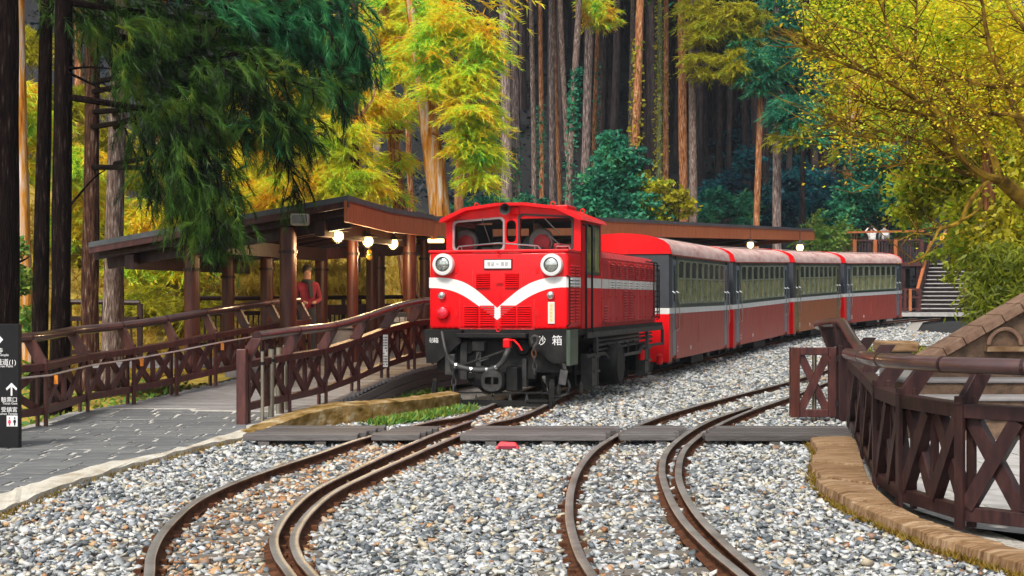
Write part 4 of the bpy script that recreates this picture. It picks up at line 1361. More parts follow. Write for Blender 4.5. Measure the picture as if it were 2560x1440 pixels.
# ---- front: sand boxes, buffer beam, coupler, hose, chains, rail guard
def fpoly(pts, y0, y1, nm, m, yl):
    q = [lf(a, b, yl) for a, b in pts]
    return part(nm, MB().prism(q, 1, y0, y1), m)
fpoly([(1060, 824), (1152, 826), (1152, 856), (1120, 884), (1090, 908), (1066, 908)], -.16, .3, 'sand_box', M['black'], -.16)
fpoly([(1322, 826), (1416, 822), (1421, 905), (1382, 909), (1350, 884), (1322, 862)], -.16, .3, 'sand_box', M['black'], -.16)
x, z = lf(1418, 860, -.16)
part('box_edge', MB().b2(x - .01, x + .045, -.165, .32, .63, 1.15), M['cargreen'])
(x0, z1), (x1, z0) = lf(1150, 832, -.1), lf(1323, 845, -.1)
part('step_plate', MB().rbox(x0, x1, -.3, -.02, z0, z1, .012), M['black'])
part('buffer_beam', MB().b2(-.95, .95, -.02, .1, .52, 1.06).b2(-.6, .6, -.06, .02, .42, .62), M['black'])
for px in (1170, 1308):
    x, z = lf(px, 868, -.03)
    part('buffer_disc', MB().lathe([(.12, -.03), (.12, .02), (.1, .04), (.001, .045)], (x, -.03, z), 'y', 20), M['black'], smooth=True)
# coupler with flared slotted head
x, z = lf(1230, 952, -.45)
cpl = part('coupler', MB().rbox(x - .13, x + .13, -.36, .1, z - .12, z + .12, .03).rbox(x + .16, x + .34, -.3, 0, z - .16, z + .2, .02).rbox(x - .34, x - .16, -.25, 0, z - .12, z + .2, .02), M['black'])
hd_ = MB()
n = 28
outer = [(x + .16 * math.copysign(abs(math.cos(w)) ** .8, math.cos(w)), z + .155 * math.copysign(abs(math.sin(w)) ** .8, math.sin(w))) for w in np.linspace(0, 2 * math.pi, n, endpoint=False)]
inner = [(x + .108 * math.copysign(abs(math.cos(w)) ** .35, math.cos(w)), z + .055 * math.copysign(abs(math.sin(w)) ** .35, math.sin(w)) - .0) for w in np.linspace(0, 2 * math.pi, n, endpoint=False)]
vs = [(a, -.47, b) for a, b in outer] + [(a, -.47, b) for a, b in inner] + [(a, -.33, b) for a, b in outer] + [(a, -.38, b) for a, b in inner]
fs = []
for i in range(n):
    j = (i + 1) % n
    fs += [(i, j, n + j, n + i), (i, 2 * n + i, 2 * n + j, j), (n + i, n + j, 3 * n + j, 3 * n + i)]
part('coupler_head', hd_.add(vs, fs), M['grey_iron'], cpl)
part('coupler_pin', MB().cyl((x, -.43, z - .1), (x, -.43, z + .16), .022, 10).torus((x, -.43, z + .19), .03, .008, (1, 0, 0), (0, 0, 1), 12, 5), M['grey_iron'], cpl)
fpoly([(1148, 905), (1325, 905), (1325, 945), (1300, 960), (1240, 985), (1205, 978), (1150, 935)], .0, .08, 'draft_plate', M['black'], .0)
# hose
x, z = lf(1265, 866, -.3)
hz = [lf(a, b, -.42) for a, b in ((1269, 868), (1266, 884), (1256, 905), (1236, 921), (1205, 926), (1172, 923), (1140, 914), (1128, 904), (1120, 893), (1112, 868), (1098, 830))]
hp_ = spline([(q[0], -.42 + (.12 if i in (0, 10) else 0), q[1]) for i, q in enumerate(hz)], 5)
hose = part('brake_hose', MB().tube(hp_[:36], .042, 10).tube(hp_[35:], .022, 8), M['rubberb'], smooth=True)
cl = MB()
for i in (2, 14, 18, 24, 30):
    t = (hp_[i + 1] - hp_[i]).normalized()
    cl.cyl(hp_[i] - t * .015, hp_[i] + t * .015, .048, 12)
part('hose_clamp', cl, M['chrome'], hose)
vx, vz = lf(1270, 858, -.3)
part('brake_valve', MB().rbox(vx - .055, vx + .055, -.4, -.26, vz - .07, vz + .07, .02).tube([(vx + .03, -.38, vz + .04), (vx + .12, -.4, vz + .05), (vx + .2, -.42, vz - .02), (vx + .25, -.42, vz - .1)], .014, 7), M['red'])
def chain(pts, nm='chain', r=.055, thick=.014):
    P = [lf(a, b, -.35) for a, b in pts]
    o = None
    for i in range(len(P) - 1):
        a, b = Vector((P[i][0], -.35, P[i][1])), Vector((P[i + 1][0], -.35, P[i + 1][1]))
        t = (b - a).normalized()
        sd = Vector((0, 1, 0)) if i % 2 else Vector((t.z, 0, -t.x))
        mb = MB().torus((a + b) / 2, (b - a).length * .62, thick, sd, t, 14, 6, ea=.5)
        if o is None:
            o = part(nm, mb, M['rust'] if nm == 'hook_chain' else M['grey_iron'], smooth=True)
        else:
            part('link', mb, M['grey_iron'], o, smooth=True)
chain([(1130, 910), (1133, 928), (1135, 946), (1135, 964), (1136, 985)])
chain([(1334, 876), (1336, 893), (1337, 908), (1337, 924), (1337, 938)], 'hook_chain')
hx = [lf(a, b, -.35) for a, b in ((1331, 858), (1330, 846), (1337, 840), (1345, 845), (1344, 856), (1337, 866), (1334, 876))]
part('chain_hook', MB().tube(spline([(a, -.35, b) for a, b in hx], 4), .026, 8), M['grey_iron'], smooth=True)
# rail guard at the bottom
def f3(a, b, y):
    q = lf(a, b, y)
    return Vector((q[0], y, q[1]))
YG = -.45
rg = MB()
rg.bar(f3(1086, 1005, YG), f3(1382, 1010, YG), .07, .085)
rg.bar(f3(1092, 981, YG + .1), f3(1376, 982, YG + .1), .02, .025)
for px in (1149, 1190, 1231, 1275, 1317):
    p0, p1 = f3(px, 1004, YG), f3(px, 981, YG + .1)
    rg.add([p0 + Vector((-.035, 0, 0)), p0 + Vector((.035, 0, 0)), p1, p0 + Vector((0, .12, 0))], [(0, 1, 2), (0, 2, 3), (1, 3, 2), (0, 3, 1)])
for px in (1087, 1380):
    rg.bar(f3(px, 1012, YG + .02), f3(px, 955, YG + .02), .07, .05, (0, 1, 0))
    rg.bar(f3(px, 957, YG + .02), f3(px, 950, .25), .06, .06)
rg.b2(f3(1092, 998, YG)[0], f3(1143, 998, YG)[0], YG + .02, YG + .24, .1, .13).b2(f3(1317, 1005, YG)[0], f3(1374, 1005, YG)[0], YG - .06, YG + .2, .115, .14)
part('rail_guard', rg, M['black'])
lad = MB()
lad.bar(f3(1408, 907, -.12), f3(1411, 925, -.16), .05, .05).bar(f3(1411, 925, -.16), f3(1405, 962, -.2), .11, .03, (0, 1, 0)).tube([f3(1385, 990, -.1), f3(1400, 992, -.1), f3(1418, 985, -.1), f3(1424, 965, -.1), f3(1418, 950, -.1)], .022, 7)
part('front_step', lad, M['grey_iron'])
for px in (1396, 1432):
    q = f3(px, 985, .2)
    part('hanging_plate', MB().ball((q.x, .2 if px < 1400 else .7, .24), .1, 8, (.35, .6, 1.1)), M['grey_iron'], smooth=True)
part('front_clutter', MB().b2(-.55, -.45, -.1, 0, .4, .95).b2(-.3, -.22, -.12, 0, .5, .98).rbox(-.36, -.16, -.14, -.02, .82, .98, .02).b2(.42, .48, -.12, .0, .3, .72).tube([(-.5, -.1, .62), (-.1, -.14, .75), (.2, -.12, .86)], .014, 6).tube([(-.25, -.12, .8), (-.28, -.16, .72), (-.2, -.16, .68), (-.1, -.14, .72)], .012, 6).rbox(-.78, -.62, -.16, 0, .46, .78, .02).b2(.34, .4, -.1, .02, .3, .62), M['grey_iron'])
# painted characters on the sand boxes
for ch, px, py, sz in (('砂', 1353, 861, .15), ('箱', 1393, 861, .16), ('砂', 1080, 856, .085), ('箱', 1090, 856, .085)):
    x, z = lf(px, py, -.16)
    text(ch, sz, (x, -.1645, z), (R(90), 0, 0), M['lettering'], loco, 'CENTER', 'painted_character')


# ------------------------------------------------------------------ passenger carriages
LC, WC = 7.2, 2.05
def carriage(label, loc, rz, pitch, first):
    t = thing('passenger_carriage', label, 'carriage', loc, 0, 'passenger carriages behind the locomotive')
    t.rotation_euler = (pitch, 0, -rz)
    return t
def make_carriage(t, red, inward):
    def P(name, mb, m, parent=t, **k):
        return mb.build(name, m, parent, **k)
    zs, zb, zw0, zw1, ze = .33, 1.30, 1.5, 2.42, 2.52
    # x = 0 is the right hand side, the body reaches to x = -WC
    P('lower_body', MB().rbox(-WC, 0, .72, LC - .72, zs + .02, zb, .012), M[red])
    P('vestibule_side', MB().rbox(-WC + .003, -.003, .05, .34, zs - .02, zb, .015).b2(-WC + .05, -.03, .34, .72, zs + .05, zb), M[red])
    P('vestibule_side', MB().rbox(-WC + .003, -.003, LC - .34, LC - .05, zs - .02, zb, .015).b2(-WC + .05, -.03, LC - .72, LC - .34, zs + .05, zb), M[red])
    P('end_plate', MB().rbox(-WC, 0, 0, .07, zs - .02, zb, .015), M['red'])
    P('end_plate', MB().rbox(-WC, 0, LC - .07, LC, zs - .02, zb, .015), M['red'])
    P('upper_body', MB().b2(-WC + .004, -.004, .72, LC - .72, zb + .12, ze).b2(-WC + .05, -.03, .3, .72, zb, ze).b2(-WC + .05, -.03, LC - .72, LC - .3, zb, ze), M['cargreen'])
    P('end_wall', MB().rbox(-WC, -.002, .005, .34, zb + .12, ze, .015), M['enddark'])
    P('end_wall', MB().rbox(-WC, -.002, LC - .34, LC - .005, zb + .12, ze, .015), M['enddark'])
    P('white_band', MB().b2(-WC - .004, .006, .001, LC - .001, zb + .001, zb + .119), M['white'])
    # roof: rounded section with a raised middle strip
    a = [(-WC - .04, ze)]
    for k in range(13):
        w = math.pi * k / 12
        a.append((-WC / 2 - (WC / 2 + .03) * math.cos(w) * (1 if abs(math.cos(w)) < .98 else 1), ze + .05 + .38 * math.sin(w) ** .8))
    a.append((.04, ze))
    P('roof', MB().prism(a, 1, .08, LC - .08), M['carroof'], smooth=True)
    a2 = [(x_ * 1.004 + .004, z_ + .006) for x_, z_ in a]
    for y0 in (-.02, LC - .08):
        P('roof_end', MB().prism(a2, 1, y0, y0 + .1), M['red'], smooth=True)
    P('roof_strip', MB().b2(-.48, -.42, .5, LC - .5, ze + .33, ze + .39).b2(-WC + .42, -WC + .48, .5, LC - .5, ze + .33, ze + .39), M['cargreen'])
    P('gutter', MB().b2(-.0, .035, .16, LC - .16, ze - .03, ze + .015), M['carred'])
    # windows
    n = 8
    pitch_ = (LC - 1.6) / n
    for side in (0, 1):
        xo = .0 if side == 0 else -WC
        sg = 1 if side == 0 else -1
        for i in range(n):
            y0 = .8 + i * pitch_ + .05
            y1 = y0 + pitch_ - .1
            w = MB()
            xa, xb = xo - .01 * sg, xo + .022 * sg
            w.b2(xa, xb, y0, y0 + .03, zw0, zw1).b2(xa, xb, y1 - .03, y1, zw0, zw1).b2(xa, xb, y0 + .03, y1 - .03, zw1 - .03, zw1).b2(xa, xb, y0 + .03, y1 - .03, zw0, zw0 + .035).b2(xa, xb, y0 + .03, y1 - .03, 2.02, 2.05)
            for yy_, s2 in ((y0 + .03, 1), (y1 - .03, -1)):
                for zz, s3 in ((zw0 + .035, 1), (zw1 - .03, -1)):
                    w.add([(xb, yy_, zz), (xb, yy_ + .07 * s2, zz), (xb, yy_, zz + .07 * s3), (xa, yy_, zz), (xa, yy_ + .07 * s2, zz), (xa, yy_, zz + .07 * s3)], [(0, 1, 2), (3, 5, 4), (1, 4, 5, 2)])
            fr_ = P('window', w, M['winframe'])
            P('pane', MB().b2(xo - .003 * sg, xo + .004 * sg, y0 + .03, y1 - .03, zw0 + .035, 2.02), M['carpane'], fr_)
            P('upper_pane', MB().b2(xo - .003 * sg, xo + .008 * sg, y0 + .03, y1 - .03, 2.05, zw1 - .03), M['carpaned'], fr_)
    # doors with grab rails
    for y0 in (.36, LC - .7):
        for xo, sg in ((-.03, 1), (-WC + .05, -1)):
            d = P('door', MB().rbox(xo, xo + .03 * sg, y0, y0 + .34, zs + .1, 2.42, .006, seg=1), M['cargrey'])
            P('door_pane', MB().b2(xo + .02 * sg, xo + .034 * sg, y0 + .07, y0 + .27, 1.55, 2.3), M['carpaned'], d)
            hb = MB()
            for yy_ in (y0 - .02, y0 + .37):
                hb.tube([(xo + .03 * sg, yy_, .95), (xo + .09 * sg, yy_, .98), (xo + .09 * sg, yy_, 1.72), (xo + .03 * sg, yy_, 1.76)], .013, 5)
            P('door_rail', hb, M['chrome'], d)
            P('door_step', MB().b2(xo, xo + .1 * sg, y0, y0 + .36, zs - .02, zs + .02), M['black'], d)
    P('gangway', MB().rbox(-WC / 2 - .45, -WC / 2 + .45, LC, LC + .3, .6, 2.35, .03), M['dark'])
    P('lining_plate', MB().b2(-.002, .006, LC * .42, LC * .42 + .1, .62, .95).b2(-.002, .006, LC * .42 + .14, LC * .42 + .24, .62, 1.1), M['carred'])
    P('small_marks', MB().b2(-.002, .007, 2.2, 2.28, .5, .58).b2(-.002, .007, .8, .86, .5, .54).b2(-.002, .007, .8, .86, .58, .62), M['whitecloth'])
    # underframe and bogies
    P('underframe', MB().b2(-WC + .2, -.2, .2, LC - .2, .32, .55).rbox(-.5, -.12, 2.9, 4.3, .15, .45, .02), M['black'])
    for yb_ in (1.35, LC - 1.35):
        bg = P('bogie', MB().b2(-WC + .32, -WC + .42, yb_ - .75, yb_ + .75, .3, .42).b2(-.42, -.32, yb_ - .75, yb_ + .75, .3, .42).b2(-WC + .4, -.4, yb_ - .15, yb_ + .15, .28, .4).b2(-.45, -.28, yb_ - .2, yb_ + .2, .2, .44), M['grey_iron'])
        for yy_ in (-.5, .5):
            wh = MB()
            for xx in (-WC / 2 - .46, -WC / 2 + .42):
                wh.lathe([(.25, 0), (.26, .03), (.2, .05), (.06, .06)], (xx, yb_ + yy_, .34), 'x', 18)
            wh.cyl((-WC / 2 - .6, yb_ + yy_, .34), (-WC / 2 + .62, yb_ + yy_, .34), .05, 8)
            P('wheelset', wh, M['grey_iron'], bg)
CARS = [((3.2, 28.5), 18.5, 'carred', 'first red and grey green carriage, right behind the locomotive'),
        ((5.68, 35.9), 22.5, 'carred', 'second carriage of the train with dark glossy windows'),
        ((8.67, 43.1), 24.6, 'carred_brown', 'third carriage with orange brown sides and yellowish door'),
        ((11.93, 50.2), 31.5, 'carred', 'last carriage of the train, in front of the far stairs')]
first_car = None
for (x, y), rz, red, lab in CARS:
    rz = R(rz)
    za, zb_ = yard(y), yard(y + LC * math.cos(rz))
    t = carriage(lab, (x, y, za + .0), rz, math.atan2(zb_ - za, LC), first_car is None)
    if first_car is None:
        make_carriage(t, red, False)
        first_car = t
    else:
        for ch in KIDS[first_car.name]:
            c = copy_tree(ch, t)
            KIDS.setdefault(t.name, []).append(c)
            if red == 'carred_brown' and ch.name.split('.')[0] in ('lower_body', 'lining_plate', 'vestibule_side'):
                c.data = c.data.copy()
                c.data.materials[0] = M[red]
            if red == 'carred_brown' and ch.name.split('.')[0] == 'door':
                c.data = c.data.copy()
                c.data.materials[0] = M.setdefault('oldolive', mat('old olive paint', [(.12, .11, .03), (.2, .18, .06)], 4, rough=.45))
# number box on the first carriage roof end
mb = MB().rbox(-1.72, -1.42, -.06, 0, 2.58, 2.82, .015)
f = mb.build('route_box', M['dusty_red'], first_car)
MB().b2(-1.69, -1.45, -.064, -.05, 2.61, 2.79).build('box_face', M['parapet'], f)
# ------------------------------------------------------------------ wooden fences
def fence(name, label, posts, side, hgt=1.1, lean=.17, wood='wood', hand='handrail', rail_w=.09, post_w=.055, hr=.06, bay=2, ends=(0, 0), brace_depth=.1, brace_w=.085, group=None, top_z=.74, low_z=.2, hand_pts=None, cat='fence'):
    P = [Vector(p) for p in posts]
    t = thing(name, label, cat, P[0], 0, group)
    def nrm(i):
        a, b = P[max(i - 1, 0)], P[min(i + 1, len(P) - 1)]
        d = Vector((b.x - a.x, b.y - a.y, 0)).normalized()
        return Vector((d.y, -d.x, 0)) * side, d
    m_, h_ = M[wood], M[hand]
    for i, p in enumerate(P):
        n, d = nrm(i)
        for o in (-.055, .055):                       # each post is a pair of upright boards either side of the rails
            MB().bar(p + n * o + Vector((0, 0, -.02)), p + n * o + Vector((0, 0, top_z + .1)), post_w * (1.0 if o < 0 else .9), .035, n).build('post', m_, t, True, bevel=.004)
        b0, b1 = p + Vector((0, 0, top_z + .045)), p + n * lean + Vector((0, 0, hgt - hr * .5))
        br = MB()
        wv = d * .026
        w0, w1 = n * .085, n * .075
        q = [b0 - w0, b0 + w0, b1 + w1, b1 - w1]
        br.add([v - wv for v in q] + [v + wv for v in q], [(3, 2, 1, 0), (4, 5, 6, 7), (0, 1, 5, 4), (1, 2, 6, 5), (2, 3, 7, 6), (3, 0, 4, 7)])
        br.build('bracket', m_, t, True, bevel=.004)
    for i in range(len(P) - 1):
        a, b = P[i], P[i + 1]
        n, d = nrm(i)
        dd = (b - a).normalized()
        up = Vector((0, 0, 1))
        g = dd * .012
        MB().bar(a + g + up * top_z, b - g + up * top_z, .13, rail_w).build('top_rail', m_, t, True, bevel=.006)
        MB().bar(a + g + up * low_z, b - g + up * low_z, .09, rail_w).build('bottom_rail', m_, t, True, bevel=.006)
        for k in range(bay):
            u0, u1 = a.lerp(b, k / bay + .04), a.lerp(b, (k + 1) / bay - .04)
            lo, hi = up * (low_z + rail_w / 2), up * (top_z - rail_w / 2)
            for (q0, q1, oo) in ((u0 + lo, u1 + hi, -.018), (u1 + lo, u0 + hi, .022)):
                MB().bar(q0 + n * oo, q1 + n * oo, brace_depth * .4, brace_w, n.cross(dd)).build('brace', m_, t, True)
            if k:
                c = a.lerp(b, k / bay)
                MB().bar(c + lo, c + hi, .06, .045, n).build('upright', m_, t, True)
    hp = hand_pts or [p + nrm(i)[0] * lean + Vector((0, 0, hgt)) for i, p in enumerate(P)]
    hs = spline(hp, 4)
    MB().tube(hs, hr, 12).build('handrail', h_, t, True, smooth=True)
    for i in range(0, len(hs) - 1, 4):
        d = (hs[min(i + 1, len(hs) - 1)] - hs[max(i - 1, 0)]).normalized()
        MB().cyl(hs[i] - d * .012, hs[i] + d * .012, hr + .003, 12).build('rail_joint', M['wood_dark'], t, True)
    return t, P, nrm
fl, P, nrm = fence('wooden_fence', 'red brown cross braced fence along the left side of the ramp', LEFT_POSTS, -1)
wp_ = [p + nrm(i)[0] * -.11 + Vector((0, 0, .64)) for i, p in enumerate(P)]
MB().tube(wp_, .012, 6).build('lower_hand_wire', M['wire'], fl, True)
for i in (1, 3, 5):
    MB().box(P[i] + nrm(i)[0] * -.1 + Vector((.05, .1, .58)), (.045, .02, .11)).build('reflector', M['orange'], fl, True)
fr_, P, nrm = fence('wooden_fence', 'red brown cross braced fence along the gravel side of the ramp, ending at the locomotive', RIGHT_POSTS, 1)
MB().rbox(-3.36 - .06, -3.36 + .06, 17.36, 17.52, -.05, .98, .01).build('end_post', M['wood'], fr_, True)
c = Vector((-2.05, 21.75, .7))
q = MB().box(c + Vector((.09, -.07, .1)), (.075, .008, .5)).build('notice_strip', M['whitecloth'], fr_, True)
mk = MB()
for k in range(11):
    for u in range(3):
        if random.random() < .75:
            mk.box(c + Vector((.067 + u * .022, -.0755, -.11 + k * .042)), (.014, .003, .02))
mk.build('notice_print', M['signblack'], q, True)
# near right fence with a thick varnished rail
HP = [Vector((4.42, 18.9, 1.27)), Vector((4.55, 18.2, 1.27)), at(2104, 806, 18.0), at(2128, 842, 16.6), at(2150, 868, 15.6), at(2165, 884, 14.6)]
ft_, P, nrm = fence('wooden_fence', 'near dark brown cross braced fence with thick rounded handrail on the stone ledge', FENCE_R[1:], -1, hgt=1.15, lean=.2, top_z=.8, low_z=.09, wood='wood_dark', hr=.056, rail_w=.1, post_w=.075, brace_depth=.2, brace_w=.1, hand_pts=[at(2118, 884, 13.9), at(2156, 892, 11.6), at(2204, 900, 10.5), at(2359, 911, 9.62), at(2560, 918, 9.15), at(2800, 924, 8.8)])
# upper rail that steps down from the gate
ub = thing('upper_handrail', 'bent varnished handrail stepping down behind the wooden gate on leaning brackets', 'handrail', (4.4, 18.0, 0))
hs = [at(2046, 813, 19.4), at(2060, 810, 18.9), at(2098, 806, 18.3), at(2110, 812, 17.9), at(2128, 842, 17.2), at(2152, 876, 16.4)]
MB().tube(spline(hs, 3), .065, 12).build('rail', M['handrail'], ub, True, smooth=True)
for h0, px in ((hs[1], 2082), (hs[2], 2106), ((hs[3] + hs[4]) / 2, 2126)):
    b0 = at(px, 868, h0.y)
    MB().bar(b0, h0, .16, .05, (0, 1, 0)).build('bracket', M['wood_dark'], ub, True)
    MB().bar(Vector((b0.x, b0.y, -.05)), b0, .08, .08).build('post', M['wood_dark'], ub, True)
MB().bar(Vector((4.2, 19.0, .9)), Vector((4.62, 16.6, .9)), .1, .08).build('top_rail', M['wood_dark'], ub, True)
# gate
gt = thing('wooden_gate', 'small red brown gate with one cross brace beside the empty track', 'gate', gp(2050, 1050))
GX0, GX1, GY, GZ0, GZ1 = gp(1984, 1058).x, gp(2100, 1058).x, 18.3, .06, .97
MB().rbox(GX0, GX0 + .12, GY - .06, GY + .06, GZ0, GZ1, .008).build('stile', M['column'], gt, True)
MB().rbox(GX1 - .1, GX1, GY - .04, GY + .04, GZ0, GZ1, .008).build('stile', M['wood'], gt, True)
MB().rbox(GX0 + .123, GX1 - .103, GY - .04, GY + .04, GZ1 - .1, GZ1, .008).build('rail', M['wood'], gt, True)
MB().rbox(GX0 + .123, GX1 - .103, GY - .04, GY + .04, GZ0, GZ0 + .1, .008).build('rail', M['wood'], gt, True)
MB().bar((GX0 + .14, GY - .015, GZ0 + .1), (GX1 - .12, GY - .015, GZ1 - .1), .1, .05, (0, 1, 0)).build('brace', M['wood'], gt, True)
MB().bar((GX1 - .12, GY + .02, GZ0 + .1), (GX0 + .14, GY + .02, GZ1 - .1), .1, .05, (0, 1, 0)).build('brace', M['wood'], gt, True)
MB().b2(GX0 + .2, GX1 - .13, GY + .06, GY + .075, GZ0 + .1, GZ1 - .1).build('back_board', M['wood'], gt, True) if False else None
sp = MB().tube([(GX0 + .34, GY + .1, -.05), (GX0 + .34, GY + .1, .92)], .03, 12)
tag(sp.build('steel_post', M['stainless'], None, smooth=True), 'short brushed steel post behind the cross braced gate', 'steel post')
hgp = MB().rbox(GX1 + .02, GX1 + .16, GY - .08, GY + .08, -.05, 1.0, .01)
hgp.build('hinge_post', M['wood_dark'], gt, True)
MB().b2(GX1 - .01, GX1 + .03, GY - .06, GY - .035, .78, .86).b2(GX1 - .01, GX1 + .03, GY - .06, GY - .035, .2, .28).build('hinge', M['black'], gt, True)
# four steel tubes at the ramp mouth
for i, (px, pt, pb, r_) in enumerate([(656, 878, 1058, .022), (678, 872, 1042, .04), (697, 868, 1034, .04), (713, 862, 1028, .036)]):
    b = gp(px, pb + 6, .04)
    zt = CAMZ - (pt - HOR) * b.y / FPX
    tb = thing('steel_post', ['slimmest brushed steel tube, closest to the red brown end post of the ramp fence', 'second brushed steel tube from the ramp end post', 'third brushed steel tube from the ramp end post', 'brushed steel tube farthest from the ramp end post'][i], 'steel post', (b.x, b.y, .03), 0, 'steel tubes at the ramp mouth')
    MB().cyl((0, 0, 0), (0, 0, zt - .03), r_, 14).build('tube', M['stainless'], tb, smooth=True)
    MB().cyl((0, 0, zt - .2), (0, 0, zt - .16), r_ + .008, 14).cyl((0, 0, zt - .032), (0, 0, zt - .02), r_ + .01, 14).build('collar', M['black'], tb)
    MB().ball((0, 0, .015), .07, 6, (1, 1, .45)).build('foot', M['concrete'], tb)

# dark railing far left behind the fence
def far_fence(label, pts, lowz=0.0):
    t = thing('wooden_fence', label, 'fence', pts[0])
    pts = [Vector(p) for p in pts]
    MB().tube([p + Vector((0, 0, 1.12)) for p in pts], .05, 8).build('handrail', M['wood_dark'], t, True)
    for a, b in zip(pts[:-1], pts[1:]):
        MB().bar(a + Vector((0, 0, .8)), b + Vector((0, 0, .8)), .09, .09).build('top_rail', M['wood_dark'], t, True)
        MB().bar(a + Vector((0, 0, .15)), b + Vector((0, 0, .15)), .09, .09).build('bottom_rail', M['wood_dark'], t, True)
        n = max(2, int((b - a).length / .14))
        for k in range(1, n):
            p = a.lerp(b, k / n)
            MB().bar(p + Vector((0, 0, .2)), p + Vector((0, 0, .76)), .035, .035).build('baluster', M['wood_dark'], t, True)
    for p in pts:
        MB().bar(p + Vector((0, 0, -.1)), p + Vector((0, 0, 1.1)), .09, .09).build('post', M['wood_dark'], t, True)
    return t
far_fence('dark balustrade of upright bars among the left tree trunks', [at(172, 755 + 1.12 * FPX / 27, 27), at(262, 755 + 1.12 * FPX / 27, 27), at(350, 757 + 1.12 * FPX / 27, 27)])
far_fence('dark balustrade behind the shelter columns at the back of the platform', [Vector((-6.6, 29.0, .5)), Vector((-5.2, 30.6, .5)), Vector((-3.9, 32.4, .52)), Vector((-2.4, 35.0, .54))])

# ------------------------------------------------------------------ ticket shelter
sh = thing('ticket_shelter', 'open timber shelter with dark sloping roof and red brown columns over the ramp', 'shelter', (-4.4, 25, .4))
Pc, Am, Ac, Qc = at(870, 488, 21.8), at(978, 520, 24.2), at(1086, 537.5, 27.2), at(221, 606, 23.3)
dq = Qc - Pc
Rc = Ac + dq
Rm = Am + dq
th, fh = .085, .33
def roof_sheet(parent, loops, name='roof_sheet', m='roofmetal'):
    """loops: list of (outer, inner) stations"""
    vs, fs = [], []
    for a, b in loops:
        vs += [a, b, b + Vector((0, 0, -th)), a + Vector((0, 0, -th))]
    for i in range(len(loops) - 1):
        for k in range(4):
            fs.append((i * 4 + k, i * 4 + (k + 1) % 4, (i + 1) * 4 + (k + 1) % 4, (i + 1) * 4 + k))
    fs += [(0, 1, 2, 3), tuple((len(loops) - 1) * 4 + k for k in range(4))]
    return MB().add(vs, fs).build(name, M[m], parent, True)
st_ = [(Pc.lerp(Am, k / 3), Qc.lerp(Rm, k / 3)) for k in range(3)] + [(Am.lerp(Ac, k / 3), Rm.lerp(Rc, k / 3)) for k in range(4)]
roof_sheet(sh, st_)
def fascia(parent, pts, h, inset, m='fascia', name='fascia_board', thick=.05):
    for a, b in zip(pts[:-1], pts[1:]):
        d = (b - a)
        n = Vector((d.y, -d.x, 0)).normalized() * inset
        o = Vector((0, 0, -th - h / 2))
        MB().bar(a + n + o, b + n + o, thick, h).build(name, M[m], parent, True)
fascia(sh, [Pc, Am, Ac], fh, -.04)
fascia(sh, [Qc, Pc], .1, -.03, 'wood')  # gable side coloured darker than the track side, as less light reaches it
fascia(sh, [Qc + Vector((.1, .15, -.05)), Pc + Vector((-.1, .15, -.1))], .3, -.3, 'wood_dark', 'gable_beam')
sof = MB()
o_ = Vector((0, 0, -th - .02))
sof.add([Pc + o_, Am + o_, Ac + o_, Rc + o_, Rm + o_, Qc + o_], [(0, 1, 4, 5), (1, 2, 3, 4)])
sof.build('soffit', M['wood_dark'], sh, True, fix=False)  # soffit, rafters and beams coloured darker for the shade below the roof
for k in range(7):
    a, b = st_[0][0].lerp(st_[-1][0], (k + .3) / 7), st_[0][1].lerp(st_[-1][1], (k + .3) / 7)
    MB().bar(a + (b - a) * .02 + Vector((0, 0, -.2)), b + Vector((0, 0, -.2)), .09, .17).build('rafter', M['wood_dark'], sh, True)
for u in (.12, .5, .86):
    a, b = st_[0][0].lerp(st_[0][1], u), st_[-1][0].lerp(st_[-1][1], u)
    MB().bar(a + Vector((.05, .2, -.42)), b + Vector((0, -.2, -.42)), .16, .24).build('beam', M['wood_dark'], sh, True)
def roofz(x, y):
    # height of the shelter roof above a plan position
    n = (Ac - Pc).cross(Qc - Pc)
    return Pc.z - (n.x * (x - Pc.x) + n.y * (y - Pc.y)) / n.z
colpos = [(480, 23.3, .13), (720, 22.5, .135), (667, 25.7, .12), (881, 24.9, .1), (803, 28.1, .13), (1024, 27.0, .125), (947, 30.3, .13), (570, 26.4, .12), (1062, 29.3, .11)]
for px, d, r_ in colpos:
    x = (px - 1280) * d / FPX
    zt = min(roofz(x, d) - .3, 3.4)
    cl = MB().lathe([(r_, 0), (r_, zt - pz(d))], (x, d, pz(d)), 'z', 18).build('column', M['column'], sh, True, smooth=True)
    MB().lathe([(r_ + .022, 0), (r_ + .022, .05)], (x, d, zt - .42), 'z', 18).build('collar', M['wood_dark'], cl, True)
MB().b2(-5.0, -3.0, 29.6, 29.8, 2.5, 2.75).build('back_beam', M['wood'], sh, True)
MB().bar((-4.9, 29.4, 1.35), (-2.2, 33.0, 1.4), .1, .22).build('waist_rail', M['wood'], sh, True)
for k in range(3):
    a = Vector((-4.9, 29.4, .5)).lerp(Vector((-2.2, 33.0, .5)), k / 3)
    b = Vector((-4.9, 29.4, .5)).lerp(Vector((-2.2, 33.0, .5)), (k + 1) / 3)
    MB().bar(a + Vector((0, 0, .1)), b + Vector((0, 0, .75)), .06, .12).build('brace', M['wood'], sh, True)
